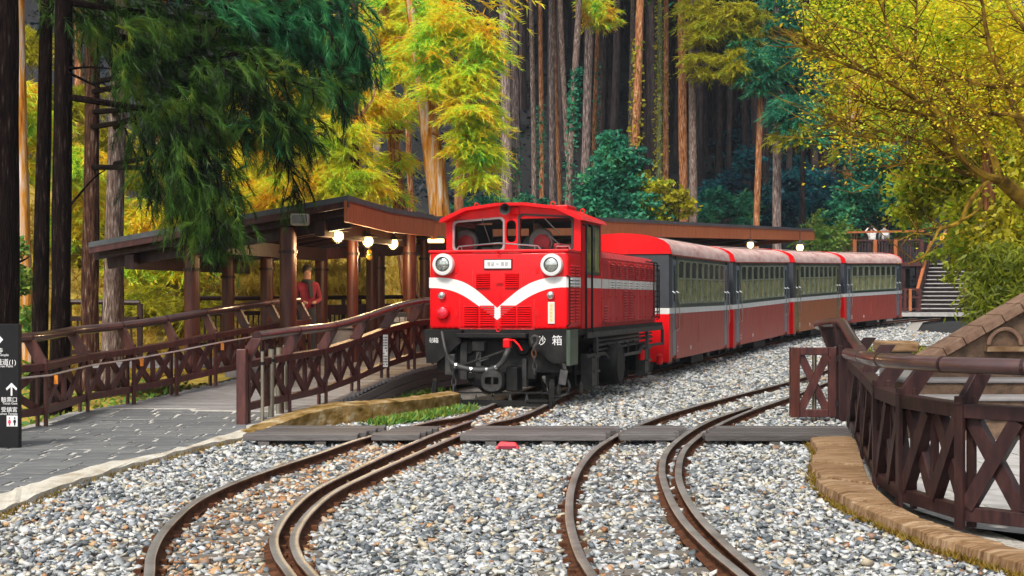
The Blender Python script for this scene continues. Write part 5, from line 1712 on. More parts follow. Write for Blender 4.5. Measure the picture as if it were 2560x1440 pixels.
# lamps under the shelter
def lantern(px, py, d, label, size=1.0, name='hanging_lamp', power=34):
    c = at(px, py, d)
    t = thing(name, label, 'lamp', c, 0, 'lit lamps under the station roofs')
    MB().lathe([(.02, .2 * size), (.05 * size, .13 * size), (.17 * size, .085 * size), (.175 * size, .07 * size), (.11 * size, .07 * size)], (0, 0, 0), 'z', 20).build('shade', M['grey_iron'], t, smooth=True)
    MB().ball((0, 0, 0), .09 * size, 10, (1, 1, 1.05)).build('bulb_glass', M['lampglow'], t, smooth=True)
    cg = MB()
    for k in range(6):
        w = k * math.pi / 3
        cg.tube([(.115 * size * math.sin(u) * math.cos(w), .115 * size * math.sin(u) * math.sin(w), -.115 * size * math.cos(u)) for u in np.linspace(.1, 1.9, 6)], .004, 4)
    cg.build('wire_cage', M['black'], t)
    MB().cyl((0, 0, .19 * size), (0, 0, .55), .012, 6).build('stem', M['black'], t)
    li = bpy.data.lights.new('lamp_light', 'POINT')
    li.energy = power
    li.color = (1, .68, .34)
    li.shadow_soft_size = .1
    lo = bpy.data.objects.new('lamp_light', li)
    lo.location = (0, 0, -.2)
    COL.objects.link(lo)
    lo.parent = t
lantern(845, 590, 22.7, 'lit wire caged lamp under the shelter corner, biggest and highest of three')
lantern(920, 603, 24.3, 'middle lit wire caged lamp of the shelter row, with a yellow ornament below')
lantern(983, 609, 26.0, 'lit wire caged lamp of the shelter row closest to the locomotive')
lantern(1876, 612, 45.5, 'lit lamp under the long canopy above the carriage roofs', 1.2, power=10)
lantern(2000, 619, 49.0, 'lit lamp hanging at the far end of the long canopy', 1.4, power=10)
tl = thing('tube_lamp', 'lit yellow tube lamp beneath the canopy beside the locomotive cab', 'lamp', at(1090, 602, 27.6))
MB().rbox(-.16, .16, -.04, .04, -.04, .04, .015).build('tube', M['tubeglow'], tl)
MB().b2(-.18, .18, -.05, .05, .041, .09).build('housing', M['grey_iron'], tl)
orn = thing('hanging_ornament', 'small yellow and green ornament dangling below the middle shelter lamp', 'ornament', at(924, 638, 24.3))
MB().ball((0, 0, .05), .045, 8).ball((0, 0, -.03), .05, 8, (1, .8, 1.2)).build('yellow_body', M['yellowcloth'], orn, smooth=True)
MB().ball((0, -.01, -.0), .052, 8, (1, .9, .35)).build('green_band', M['lf_plant'], orn, smooth=True)
MB().cyl((0, 0, .08), (0, 0, .14), .004, 5).build('string', M['black'], orn)
lsb = thing('loudspeaker', 'beige box loudspeaker fixed below the shelter gable', 'loudspeaker', at(750, 549, 21.9))
MB().rbox(-.14, .14, -.1, .1, -.09, .09, .03, seg=3).build('case', M['beige'], lsb, smooth=True)
MB().b2(-.11, .11, -.104, -.099, -.065, .065).build('grille', M['deck'], lsb)
MB().b2(-.03, .03, .02, .06, .09, .3).build('bracket', M['black'], lsb)

# ------------------------------------------------------------------ long platform canopy
cn = thing('platform_canopy', 'long low canopy with orange brown fascia running behind the train', 'canopy', (1, 33, .5))
cpts = [at(1083, 541, 27.4), at(1270, 538, 30.3), at(1460, 541, 33.0), at(1650, 551, 37.6), at(1840, 561.5, 44), at(2035, 571.5, 53)]
back = []
for i, p in enumerate(cpts):
    a, b = cpts[max(i - 1, 0)], cpts[min(i + 1, len(cpts) - 1)]
    d = Vector((b.x - a.x, b.y - a.y, 0)).normalized()
    back.append(p + Vector((-d.y, d.x, 0)) * 5.0 + Vector((0, 0, -.55)))
roof_sheet(cn, list(zip(cpts, back)))
fascia(cn, cpts, .36, -.04)
fascia(cn, [cpts[-1] + Vector((-.0, 0, 0)), back[-1]], .3, .04)
so = MB()
n = len(cpts)
oo = Vector((0, 0, -th - .03))
so.add([p + oo for p in cpts] + [p + oo for p in back], [(i, i + 1, n + i + 1, n + i) for i in range(n - 1)])
so.build('soffit', M['wood_dark'], cn, True, fix=False)
for i in range(n - 1):
    for k in range(3):
        a, b = cpts[i].lerp(cpts[i + 1], k / 3 + .1), back[i].lerp(back[i + 1], k / 3 + .1)
        MB().bar(a.lerp(b, .03) + Vector((0, 0, -.22)), b + Vector((0, 0, -.22)), .1, .18).build('rafter', M['wood_dark'], cn, True)
    a, b = cpts[i].lerp(back[i], .5), cpts[i + 1].lerp(back[i + 1], .5)
    MB().bar(a + Vector((0, 0, -.42)), b + Vector((0, 0, -.42)), .2, .22).build('beam', M['wood'], cn, True)
    c = a.lerp(b, .5)
    z0 = pz(c.y)
    MB().lathe([(.12, 0), (.12, c.z - .5 - z0)], (c.x, c.y, z0), 'z', 14).build('column', M['column'], cn, True, smooth=True)

# ------------------------------------------------------------------ signs
sg = thing('direction_sign', 'tall black direction sign with white arrows, beside the slate path', 'sign', gp(20, 1128))
sx1, sy = gp(47, 1128).x, gp(47, 1128).y
zt = CAMZ - (810 - HOR) * sy / FPX
MB().rbox(sx1 - .56, sx1, sy, sy + .09, -.02, zt, .004, seg=1).build('board', M['signblack'], sg, True)
def sz(py):
    return CAMZ - (py - HOR) * sy / FPX
off = root_loc(sg)
def sign_text(b, px, py, size, nm='lettering'):
    text(b, size, Vector(((px - 1280) * sy / FPX, sy - .003, sz(py))) - off, (R(90), 0, 0), M['lettering'], sg, 'RIGHT', nm)
sign_text('慈雲寺', 8, 883, .07)
sign_text('Temple', 22, 890, .036)
sign_text('群棧道(1)', 41, 911, .07)
sign_text('Tree Plank', 33, 918, .036)
sign_text('驗票口', 44, 1004, .058)
sign_text('Ticket Gate', 44, 1011, .033)
sign_text('受鎮宮', 44, 1029, .058)
sign_text('Shouzhen Temple', 44, 1037, .033)
def spoly(pts, nm, m, dy=-.003):
    q = [((a - 1280) * sy / FPX, sz(b)) for a, b in pts]
    return MB().prism(q, 1, sy + dy, sy + dy + .002).build(nm, m, sg, True)
spoly([(29, 957), (43, 971), (41, 976), (31, 967), (31, 989), (27, 989), (27, 967), (17, 976), (15, 971)], 'arrow_mark', M['lettering'])
spoly([(-4, 841), (-1, 839), (8, 849), (-1, 859), (-4, 857)], 'arrow_mark', M['lettering'])
spoly([(17, 1039), (44, 1039), (44, 1066), (17, 1066)], 'pictogram_plate', M['lettering'])
M['pink'] = mat('pink print', [(.6, .03, .1)], rough=.6)
def figure(cx, m, skirt):
    pts = [(cx - 2, 1049), (cx + 2, 1049), (cx + 4, 1056 if skirt else 1054), (cx + (4.5 if skirt else 2), 1058), (cx + 2, 1058), (cx + 1.5, 1064), (cx - 1.5, 1064), (cx - 2, 1058), (cx - (4.5 if skirt else 2), 1058), (cx - 4, 1056 if skirt else 1054)]
    spoly(pts, 'pictogram', m, -.0055)
    c = Vector(((cx - 1280) * sy / FPX, sy - .004, sz(1045)))
    MB().lathe([(.0095, 0), (.0095, .0016)], c, 'y', 12).build('pictogram', m, sg, True)
figure(24, M['pink'], True)
figure(37, M['signblack'], False)
s2 = thing('gate_sign', 'grey sign board with white arrow behind the ramp fence', 'sign', at(990, 800, 24.6))
MB().rbox(-.2, .2, 0, .03, -.14, .14, .006).build('board', M['rubberb'], s2)
MB().prism([(-.11, .1), (-.07, .055), (-.085, .045), (-.103, .068), (-.103, -.06), (-.117, -.06), (-.117, .068), (-.135, .045), (-.15, .055)], 1, -.004, -.001).build('arrow_mark', M['lettering'], s2)
text('驗票口', .1, (-.04, -.004, -.03), (R(90), 0, 0), M['lettering'], s2, 'LEFT', 'lettering')
MB().b2(-.02, .02, .005, .035, -.6, -.14).build('sign_post', M['black'], s2)
dr_ = thing('ticket_machine', 'grey rounded bin behind the ramp fence under the shelter', 'bin', (-3.0, 24.7, .48))
MB().lathe([(.16, 0), (.19, .1), (.19, .62), (.15, .72), (.01, .74)], (0, 0, 0), 'z', 18).build('barrel', M['deck'], dr_, smooth=True)
MB().lathe([(.2, 0), (.2, .03)], (0, 0, .58), 'z', 18).build('band', M['grey_iron'], dr_)
dr_.name = 'litter_bin'
# red object lying by the boardwalk
rd = thing('red_marker', 'small red plastic marker lying on the gravel before the boardwalk', 'marker', gp(1267, 1121, .02))
MB().add([(-.13, -.05, 0), (.13, -.05, 0), (.14, .07, 0), (-.12, .07, 0), (-.07, -.02, .075), (.09, -.025, .065), (.1, .05, .06), (-.06, .05, .07)], [(3, 2, 1, 0), (4, 5, 6, 7), (0, 1, 5, 4), (1, 2, 6, 5), (2, 3, 7, 6), (3, 0, 4, 7)]).build('shell', M['redcloth'], rd, bevel=.008)
MB().b2(-.09, .1, -.053, -.045, .0, .03).build('foot_strip', M['maroon'], rd)

# ------------------------------------------------------------------ far deck, stairs, far platform
fd = thing('viewing_deck', 'raised red brown viewing deck with balusters beyond the last carriage', 'deck', (18, 66, 1))
ZD = 3.35
dx0, dx1, dy0, dy1 = 15.9, 19.0, 65.0, 69.5
MB().b2(dx0, dx1, dy0, dy1, ZD - .22, ZD).build('floor_slab', M['wood'], fd, True)
for x in (dx0 + .1, 17.0, 18.2, dx1 - .1):
    MB().bar((x, dy0 + .2, .6), (x, dy0 + .2, ZD - .22), .2, .2).build('support', M['wood_dark'], fd, True)
for x in (dx0, dx0 + .95, dx0 + 1.9, dx1):
    MB().bar((x, dy0 + .02, ZD), (x, dy0 + .02, ZD + 1.02), .16, .16).build('post', M['fascia'] if x < dx1 else M['wood'], fd, True)
MB().bar((dx0 - .35, dy0, ZD + 1.35), (dx1 + .1, dy0, ZD + 1.42), .14, .09).build('handrail', M['fascia'], fd, True)
MB().bar((dx1 + .1, dy0, ZD + 1.42), (dx1 + 1.8, dy1, ZD + 1.25), .14, .09).build('handrail', M['wood'], fd, True)
MB().bar((dx0, dy0, ZD + .98), (dx1, dy0, ZD + 1.0), .1, .07).build('rail', M['wood'], fd, True)
for k in range(23):
    x = dx0 + .1 + k * (dx1 - dx0 - .2) / 22
    MB().bar((x, dy0, ZD), (x, dy0, ZD + .95), .03, .03).build('baluster', M['wood'], fd, True)
MB().bar((dx1 + .04, dy0 + .1, ZD + .5), (dx1 + 1.6, dy1, ZD + .5), .06, .95).build('side_panel', M['wood'], fd, True)
MB().b2(dx0, dx1 - .1, dy0 + 1.5, dy0 + 1.7, .6, ZD - .3).build('back_wall', M['dark'], fd, True)
fs_ = thing('staircase', 'wooden staircase with pale tread edges rising to the viewing deck', 'stairs', (19.4, 63, 1))
th_ = R(24)
u, lv_ = Vector((math.sin(th_), math.cos(th_), 0)), Vector((math.cos(th_), -math.sin(th_), 0))
NST = 13
M['stairwood'] = mat('faded purple brown stair boards', [(.12, .085, .085), (.2, .15, .15)], 4, rough=.8)
s0 = at(2352, 781, 63)
for k in range(NST):
    c = s0 + u * (k * .34) + Vector((0, 0, k * (ZD - 1.0 - .05) / (NST - 1)))
    rot = Matrix.Rotation(-th_, 3, 'Z')
    MB().box(c + Vector((0, 0, -.02)), (1.95, .36, .045), rot).build('tread', M['palepaver'], fs_, True)
    MB().box(c + u * .15 + Vector((0, 0, -.13)), (1.93, .03, .17), rot).build('riser', M['stairwood'], fs_, True)
for sd in (-1, 1):
    a = s0 + lv_ * (1.02 * sd)
    b = a + u * (NST * .34) + Vector((0, 0, ZD - 1.0))
    MB().bar(a + Vector((0, 0, .1)), b + Vector((0, 0, .1)), .09, .3).build('stringer', M['wood_dark'], fs_, True)
    MB().bar(a + Vector((0, 0, 1.0)), b + Vector((0, 0, 1.0)), .13, .11).build('handrail', M['fascia'], fs_, True)
    for k in range(5):
        p = a.lerp(b, k / 4)
        MB().bar(p, p + Vector((0, 0, .96)), .1, .1).build('post', M['wood'], fs_, True)
    MB().bar(a + Vector((0, 0, .55)), b + Vector((0, 0, .55)), .04, .5).build('side_panel', M['wood_dark'] if sd < 0 else M['wood'], fs_, True)
fp = thing('far_platform', 'low platform with pale edge in front of the far stairs', 'platform', (19, 62, .5))
fp['kind'] = 'structure'
MB().b2(16.2, 22.5, 61.6, 65.2, .84, 1.0).build('slab', M['palepaver'], fp, True)
MB().b2(16.2, 22.5, 61.75, 65.2, .45, .838).build('slab_shade', M['black'], fp, True)  # black sheet standing in for the shadow below the slab
for x in np.arange(16.4, 22.4, 1.1):
    MB().b2(x, x + .12, 61.66, 61.76, .35, .838).build('pier', M['wood_dark'], fp, True)
far_t = thing('wooden_fence', 'short red brown railing at the foot of the far stairs', 'fence', at(2270, 780, 62.4))
for px in (2262, 2275, 2298):
    p = at(px, 778, 62.4)
    MB().bar(p, p + Vector((0, 0, 1.0)), .12, .12).build('post', M['fascia'] if px == 2275 else M['wood'], far_t, True)
for zz in (.1, .62, .98):
    MB().bar(at(2255, 778, 62.4) + Vector((0, 0, zz)), at(2300, 778, 62.4) + Vector((0, 0, zz)), .08, .07).build('rail', M['wood'], far_t, True)

# ------------------------------------------------------------------ people
def person(label, loc, rz, J, cols, radii=None, hair=True, group=None, hairr=1.0):
    """J: joint positions (metres, standing on z = 0, facing -y). cols: dict region -> material"""
    t = thing('person', label, 'person', loc, rz, group)
    names = ['pelvis', 'belly', 'chest', 'neck', 'head', 'crown', 'shl', 'ell', 'hal', 'fil', 'shr', 'elr', 'har', 'fir', 'hil', 'knl', 'anl', 'tol', 'hir', 'knr', 'anr', 'tor']
    D = dict(pelvis=(0, 0, .93), belly=(0, .01, 1.08), chest=(0, .01, 1.28), neck=(0, 0, 1.44), head=(0, -.02, 1.55), crown=(0, -.01, 1.65),
             shl=(-.17, .01, 1.36), ell=(-.23, .02, 1.1), hal=(-.24, -.06, .88), fil=(-.24, -.09, .78), shr=(.17, .01, 1.36), elr=(.23, .02, 1.1), har=(.24, -.06, .88), fir=(.24, -.09, .78),
             hil=(-.09, 0, .88), knl=(-.1, -.01, .5), anl=(-.1, .02, .08), tol=(-.11, -.14, .03), hir=(.09, 0, .88), knr=(.1, -.01, .5), anr=(.1, .02, .08), tor=(.11, -.14, .03))
    D.update(J)
    rad = dict(pelvis=(.15, .11), belly=(.14, .1), chest=(.165, .11), neck=(.05, .05), head=(.078, .09), crown=(.06, .07), shl=.065, ell=.048, hal=.036, fil=.022, shr=.065, elr=.048, har=.036, fir=.022,
               hil=.085, knl=.06, anl=.042, tol=.035, hir=.085, knr=.06, anr=.042, tor=.035)
    E = [('pelvis', 'belly'), ('belly', 'chest'), ('chest', 'neck'), ('neck', 'head'), ('head', 'crown'), ('chest', 'shl'), ('shl', 'ell'), ('ell', 'hal'), ('hal', 'fil'), ('chest', 'shr'), ('shr', 'elr'), ('elr', 'har'), ('har', 'fir'),
         ('pelvis', 'hil'), ('hil', 'knl'), ('knl', 'anl'), ('anl', 'tol'), ('pelvis', 'hir'), ('hir', 'knr'), ('knr', 'anr'), ('anr', 'tor')]
    ix = {n: i for i, n in enumerate(names)}
    me = bpy.data.meshes.new('tmp')
    me.from_pydata([D[n] for n in names], [(ix[a], ix[b]) for a, b in E], [])
    ob = bpy.data.objects.new('tmp', me)
    COL.objects.link(ob)
    md = ob.modifiers.new('skin', 'SKIN')
    md.use_smooth_shade = True
    for n in names:
        r_ = rad[n]
        sv = me.skin_vertices[0].data[ix[n]]
        sv.radius = r_ if isinstance(r_, tuple) else (r_, r_)
        sv.use_root = n == 'pelvis'
    ss_ = ob.modifiers.new('sub', 'SUBSURF')
    ss_.levels = ss_.render_levels = 2
    dg = bpy.context.evaluated_depsgraph_get()
    dg.update()
    nm = bpy.data.meshes.new_from_object(ob.evaluated_get(dg))
    bpy.data.objects.remove(ob)
    region = {('head', 'crown'): 'skin', ('neck', 'head'): 'skin', ('hal', 'fil'): 'skin', ('har', 'fir'): 'skin', ('anl', 'tol'): 'shoe', ('anr', 'tor'): 'shoe', ('hil', 'knl'): 'legs', ('knl', 'anl'): 'legs', ('hir', 'knr'): 'legs', ('knr', 'anr'): 'legs', ('pelvis', 'hil'): 'legs', ('pelvis', 'hir'): 'legs'}
    order = ['top', 'skin', 'legs', 'shoe']
    nm.materials.clear()
    for k in order:
        nm.materials.append(cols[k])
    segs = [(Vector(D[a]), Vector(D[b]), order.index(region.get((a, b), 'top'))) for a, b in E]
    for p in nm.polygons:
        c = p.center
        best, bi = 9, 0
        for a, b, mi in segs:
            v = b - a
            tt = max(0, min(1, (c - a).dot(v) / v.length_squared))
            dd = (c - a - v * tt).length
            if dd < best:
                best, bi = dd, mi
        p.material_index = bi
        p.use_smooth = True
    bo = bpy.data.objects.new('body', nm)
    COL.objects.link(bo)
    bo.parent = t
    hc = Vector(D['head']).lerp(Vector(D['crown']), .5)
    if hair:
        h = MB().ball(hc + Vector((0, .04, .03)), .095 * hairr, 10, (.92, 1.0, 1.08)).build('hair', M['hair'], t, smooth=True)
    fc = MB()
    for s_ in (-1, 1):
        fc.ball(hc + Vector((.03 * s_, -.088, .0)), .011, 6)
    fc.ball(hc + Vector((0, -.1, -.03)), .013, 6, (1, 1, 1.4)).b2(hc.x - .025, hc.x + .025, hc.y - .093, hc.y - .083, hc.z - .062, hc.z - .054)
    fc.build('face', M['hair'] if False else M['skin'], t)
    return t
pm_ = person('person in a maroon jacket and dark scarf standing between the shelter columns', at(768, 748, 25.0) * Vector((1, 1, 0)) + Vector((0, 0, .49)) if False else Vector(((768 - 1280) * 25.0 / FPX, 25.0, .49)), R(20), dict(hal=(-.1, -.2, 1.05), fil=(-.04, -.25, 1.04), har=(.1, -.2, 1.05), fir=(.04, -.25, 1.04)), dict(top=M['maroon'], skin=M['skin'], legs=M['darkcloth'], shoe=M['rubberb']))
MB().torus((0, -.01, 1.43), .075, .035, (1, 0, 0), (0, 1, 0), 16, 8).bar((.03, -.11, 1.42), (.05, -.14, 1.15), .07, .02, (0, 1, 0)).build('scarf', M['darkcloth'], pm_, smooth=True)
a_ = dict(top=M['whitecloth'], skin=M['skin'], legs=M['darkcloth'], shoe=M['rubberb'])
pw_ = person('person in a white jacket with both arms raised to the face on the viewing deck', (16.95, 66.0, ZD), R(180 + 6), dict(ell=(-.3, -.05, 1.42), hal=(-.12, -.14, 1.6), fil=(-.06, -.15, 1.62), elr=(.3, -.05, 1.42), har=(.12, -.14, 1.6), fir=(.06, -.15, 1.62)), a_)
pg_ = person('person in a grey top wearing a pale backpack on the viewing deck', (17.55, 66.0, ZD + .1), R(180 - 8), {}, dict(top=M['greycloth'], skin=M['skin'], legs=M['darkcloth'], shoe=M['rubberb']))
for nm_, x_, y_, z_, lab in (('backpack', 16.95, 65.82, ZD + 1.18, 'white backpack worn by the person with raised arms'), ('backpack', 17.55, 65.82, ZD + 1.25, 'pale backpack worn by the person in the grey top')):
    b = thing(nm_, lab, 'backpack', (x_, y_, z_))
    MB().rbox(-.15, .15, -.08, .08, -.2, .2, .05, seg=3).build('sack', M['whitecloth'], b, smooth=True)
    MB().rbox(-.11, .11, -.12, -.075, -.16, .0, .02).build('pocket', M['greycloth'] if x_ > 17 else M['whitecloth'], b, smooth=True)
person('person in a bright yellow top near the head of the far stairs', (20.9, 67.6, ZD), R(10), dict(hal=(-.1, -.2, 1.12), har=(.1, -.2, 1.12), fil=(-.04, -.24, 1.13), fir=(.04, -.24, 1.13)), dict(top=M['yellowcloth'], skin=M['skin'], legs=M['darkcloth'], shoe=M['rubberb']))
xw, _ = lf(1340, 600, YN + .75)
pw2 = person('person in a grey top sitting behind the red cushion in the right cab window', (LX + cP * xw + sP * (YN + .85), LY - sP * xw + cP * (YN + .85), 1.19), -PHI, dict(hal=(-.2, -.24, 1.12), fil=(-.22, -.3, 1.14), ell=(-.28, -.04, 1.12)), dict(top=M['greycloth'], skin=M['skin'], legs=M['darkcloth'], shoe=M['rubberb']))
MB().b2(19.0, 23.5, 67.4, 70, ZD - .2, ZD).build('stair_landing', M['wood'], fs_, True)
# ------------------------------------------------------------------ vegetation
def unit(v):
    return v / np.maximum(1e-6, np.linalg.norm(v, axis=-1, keepdims=True))

def strands(Pp, D, L, droop, K, nl, nw, spread, tw=1.0):
    """needle sprays: K thin triangles along each drooping strand"""
    S = len(Pp)
    t = RNG.random((S, K, 1)) ** .8
    Lx = np.asarray(L).reshape(-1, 1, 1)
    dz = np.zeros((S, K, 3))
    dz[..., 2] = (-droop * Lx * t * t)[..., 0]
    pos = Pp[:, None] + D[:, None] * Lx * t + dz
    tan = D[:, None] * np.ones((1, K, 1))
    tan = tan.copy()
    tan[..., 2] -= 2 * droop * t[..., 0]
    nd = unit(unit(tan) * tw + spread * RNG.normal(0, 1, (S, K, 3)))
    side = unit(np.cross(nd, RNG.normal(0, 1, (S, K, 3)))) * nw
    ln = nl * (.55 + .75 * RNG.random((S, K, 1)))
    v = np.stack([pos - side, pos + side, pos + nd * ln], 2)
    return v.reshape(-1, 3)

def tri_obj(name, v, material, parent):
    return npmesh(name, v, np.arange(len(v)).reshape(-1, 3), material, parent)

def leaves(Pp, size, aspect=.5, hang=0.0):
    n = len(Pp)
    d = RNG.normal(0, 1, (n, 3))
    d[:, 2] = d[:, 2] * .6 - hang
    d = unit(d)
    s = unit(np.cross(d, RNG.normal(0, 1, (n, 3)))) * aspect * .5
    L = size * (.6 + .8 * RNG.random((n, 1)))
    return np.stack([Pp, Pp + (d * .45 + s) * L, Pp + d * L, Pp + (d * .45 - s) * L], 1).reshape(-1, 3)

def quad_obj(name, v, material, parent, kind=None):
    o = npmesh(name, v, np.arange(len(v)).reshape(-1, 4), material, parent)
    if kind: o['kind'] = kind
    return o

def pxp(px, py, d):
    px, py, d = np.asarray(px, float), np.asarray(py, float), np.asarray(d, float)
    return np.stack([(px - 1280) * d / FPX, d, CAMZ - (py - HOR) * d / FPX], -1)

def blob(px, py, r, d, n, rd=None, flat=1.0):
    """points in a soft ball seen at a photo position; r in photo pixels"""
    c = pxp(px, py, d)
    R_ = r * d / FPX
    v = unit(RNG.normal(0, 1, (n, 3))) * (RNG.random((n, 1)) ** .45)
    return c + v * np.array([R_, rd if rd else R_, R_ * flat])

def trunk(parent, base, top, r0, r1, m, rough=.1, rings=18, n=12, name='trunk', bend=.03):
    base, top = Vector(base), Vector(top)
    L = (top - base).length
    pts, rs = [], []
    for i in range(rings + 1):
        t = i / rings
        p = base.lerp(top, t) + Vector((math.sin(t * 5 + base.x) * bend * L * .1, 0, 0))
        pts.append(p)
        rs.append((r0 + (r1 - r0) * t) * (1 + .35 * math.exp(-t * L / .6)))
    mb = MB().tube(pts, rs, n)
    for i, v in enumerate(mb.v):
        c = pts[i // n]
        k = 1 + random.uniform(-rough, rough)
        mb.v[i] = (c.x + (v[0] - c.x) * k, c.y + (v[1] - c.y) * k, v[2])
    return mb.build(name, m, parent, True, smooth=True, fix=False)

def tree_at(name, label, px0, py0, px1, py1, d, wpx, m, H, group=None, taper=.45, top_d=None, rough=.1):
    """trunk through two photo positions at distance d, from the ground to height H"""
    a, b = at(px0, py0, d), at(px1, py1, top_d or d)
    k = (b - a) / (b.z - a.z)
    gz = float(ground_z(a.x, a.y))
    base = a + k * (gz - .3 - a.z)
    top = a + k * (H - a.z)
    t = thing(name, label, 'tree', base, 0, group)
    r = wpx * d / FPX / 2
    trunk(t, base, top, r * 1.12, r * taper, m, rough)
    return t, base, top, r

def canopy(t, base, top, z0, n, L, m, K=26, nl=.45, nw=.05):
    """an evergreen crown round the upper trunk"""
    u = RNG.random(n)
    z = z0 + (top.z - z0) * u
    f = (z - base.z) / (top.z - base.z)
    P0 = np.stack([base.x + (top.x - base.x) * f, base.y + (top.y - base.y) * f, z], 1)
    a = RNG.random(n) * 6.283
    D = unit(np.stack([np.cos(a), np.sin(a), .15 - .5 * RNG.random(n)], 1))
    Ls = L * (1.1 - .75 * u) * (.6 + .5 * RNG.random(n))
    return tri_obj('crown', strands(P0, D, Ls, .22, K, nl, nw, .55), m, t)

# ---- near left trunks with the dark hanging cedar boughs
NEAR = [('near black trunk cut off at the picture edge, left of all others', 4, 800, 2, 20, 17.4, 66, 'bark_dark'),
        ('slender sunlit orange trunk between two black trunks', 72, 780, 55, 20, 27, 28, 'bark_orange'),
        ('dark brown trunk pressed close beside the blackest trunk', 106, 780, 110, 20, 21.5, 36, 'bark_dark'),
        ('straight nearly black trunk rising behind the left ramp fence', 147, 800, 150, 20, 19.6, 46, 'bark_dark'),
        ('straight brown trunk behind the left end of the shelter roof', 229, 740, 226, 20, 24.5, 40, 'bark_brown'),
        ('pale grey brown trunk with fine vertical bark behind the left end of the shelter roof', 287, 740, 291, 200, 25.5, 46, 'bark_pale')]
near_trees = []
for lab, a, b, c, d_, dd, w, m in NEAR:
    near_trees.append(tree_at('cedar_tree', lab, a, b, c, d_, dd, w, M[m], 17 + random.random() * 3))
def bough(spine, d0, d1, r, n, dense):
    P_ = [at(a, b, d0 + (d1 - d0) * i / (len(spine) - 1)) for i, (a, b) in enumerate(spine)]
    S = spline(P_, 8)
    A = np.array([tuple(p) for p in S])
    i = RNG.integers(0, len(A), n)
    rr = r * d0 / FPX
    Pp = A[i] + RNG.normal(0, 1, (n, 3)) * np.array([rr, .35, rr * .7])
    tan = A[np.minimum(i + 1, len(A) - 1)] - A[np.maximum(i - 1, 0)]
    D = unit(unit(tan) * .75 + RNG.normal(0, .55, (n, 3)) + np.array([0, 0, -.3]))
    return S, Pp, D
DARK = [([(120, -30), (200, 40), (280, 90), (330, 140)], 20.5, 21, 26, 110), ([(290, 20), (400, 50), (520, 60), (640, 30)], 19.6, 20.2, 40, 230), ([(310, 90), (420, 130), (540, 160), (640, 150), (740, 110)], 19.4, 20.4, 44, 260),
        ([(330, 160), (420, 210), (510, 270), (580, 310)], 19.6, 20.2, 40, 270), ([(330, 230), (400, 300), (450, 400), (480, 510)], 20.0, 20.6, 26, 130),
        ([(400, 260), (470, 330), (530, 410), (550, 500)], 19.6, 20.3, 34, 220), ([(450, 380), (500, 460), (540, 540), (550, 600)], 19.6, 20.3, 26, 150),
        ([(540, 160), (620, 220), (690, 280), (740, 320)], 19.2, 20.0, 28, 180), ([(600, 130), (690, 180), (770, 220), (830, 200)], 19.2, 20.0, 24, 110),
        ([(620, 250), (670, 320), (720, 400), (740, 490)], 20.2, 20.8, 14, 60), ([(400, 420), (440, 500), (470, 560)], 20.4, 20.8, 18, 60),
        ([(300, -70), (460, -50), (640, -70), (800, -50)], 19.6, 20.2, 50, 200), ([(340, 300), (370, 400), (390, 480)], 20.4, 20.8, 18, 46)]
TEAL = [([(580, 20), (690, 30), (780, 50), (840, 90)], 19.4, 20.4, 36, 240), ([(690, 80), (770, 120), (830, 180), (850, 250)], 19.8, 20.6, 22, 120), ([(780, 0), (850, 20), (890, 80), (900, 170)], 20, 20.8, 22, 130),
        ([(600, 310), (680, 290), (750, 320)], 19.6, 20.2, 18, 60)]
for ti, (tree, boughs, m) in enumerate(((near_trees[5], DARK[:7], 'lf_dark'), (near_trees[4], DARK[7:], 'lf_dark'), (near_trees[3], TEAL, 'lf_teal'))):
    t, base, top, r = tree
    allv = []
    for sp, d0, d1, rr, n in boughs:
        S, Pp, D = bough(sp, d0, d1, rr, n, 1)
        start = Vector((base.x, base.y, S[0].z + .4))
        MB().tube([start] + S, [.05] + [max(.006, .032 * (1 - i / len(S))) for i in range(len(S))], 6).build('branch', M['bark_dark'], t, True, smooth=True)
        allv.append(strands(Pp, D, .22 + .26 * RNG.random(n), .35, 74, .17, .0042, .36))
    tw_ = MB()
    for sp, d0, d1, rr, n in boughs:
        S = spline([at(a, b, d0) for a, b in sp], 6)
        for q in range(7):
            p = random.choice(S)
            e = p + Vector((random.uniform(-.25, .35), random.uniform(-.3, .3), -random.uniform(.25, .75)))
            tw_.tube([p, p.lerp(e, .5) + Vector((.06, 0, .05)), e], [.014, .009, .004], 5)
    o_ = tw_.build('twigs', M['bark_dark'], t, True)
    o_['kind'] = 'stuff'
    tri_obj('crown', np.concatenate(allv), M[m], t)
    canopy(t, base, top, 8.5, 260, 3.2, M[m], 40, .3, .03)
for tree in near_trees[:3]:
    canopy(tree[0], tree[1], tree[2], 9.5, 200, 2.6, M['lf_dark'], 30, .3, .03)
# bare dead branches between the trunks
def twig(parent, pts, d, r, m='bark_dark', name='branch'):
    P_ = [at(a, b, d + .2 * i) for i, (a, b) in enumerate(pts)]
    S = spline(P_, 4)
    return MB().tube(S, [max(.004, r * (1 - .8 * i / len(S))) for i in range(len(S))], 5).build(name, M[m], parent, True, smooth=True)
for pts, tr, d in (([(172, 172), (230, 168), (300, 175)], near_trees[3], 19.5), ([(172, 182), (240, 215), (290, 235)], near_trees[3], 19.5), ([(205, 60), (160, 110), (130, 140)], near_trees[4], 24), ([(240, 100), (280, 170), (320, 190)], near_trees[4], 24), ([(312, 320), (350, 420), (380, 520)], near_trees[5], 25), ([(170, 520), (230, 450), (270, 420)], near_trees[3], 20), ([(310, 250), (360, 330), (420, 390)], near_trees[5], 25), ([(35, 660), (60, 650), (75, 640)], near_trees[0], 18)):
    twig(tr[0], pts, d, .022)

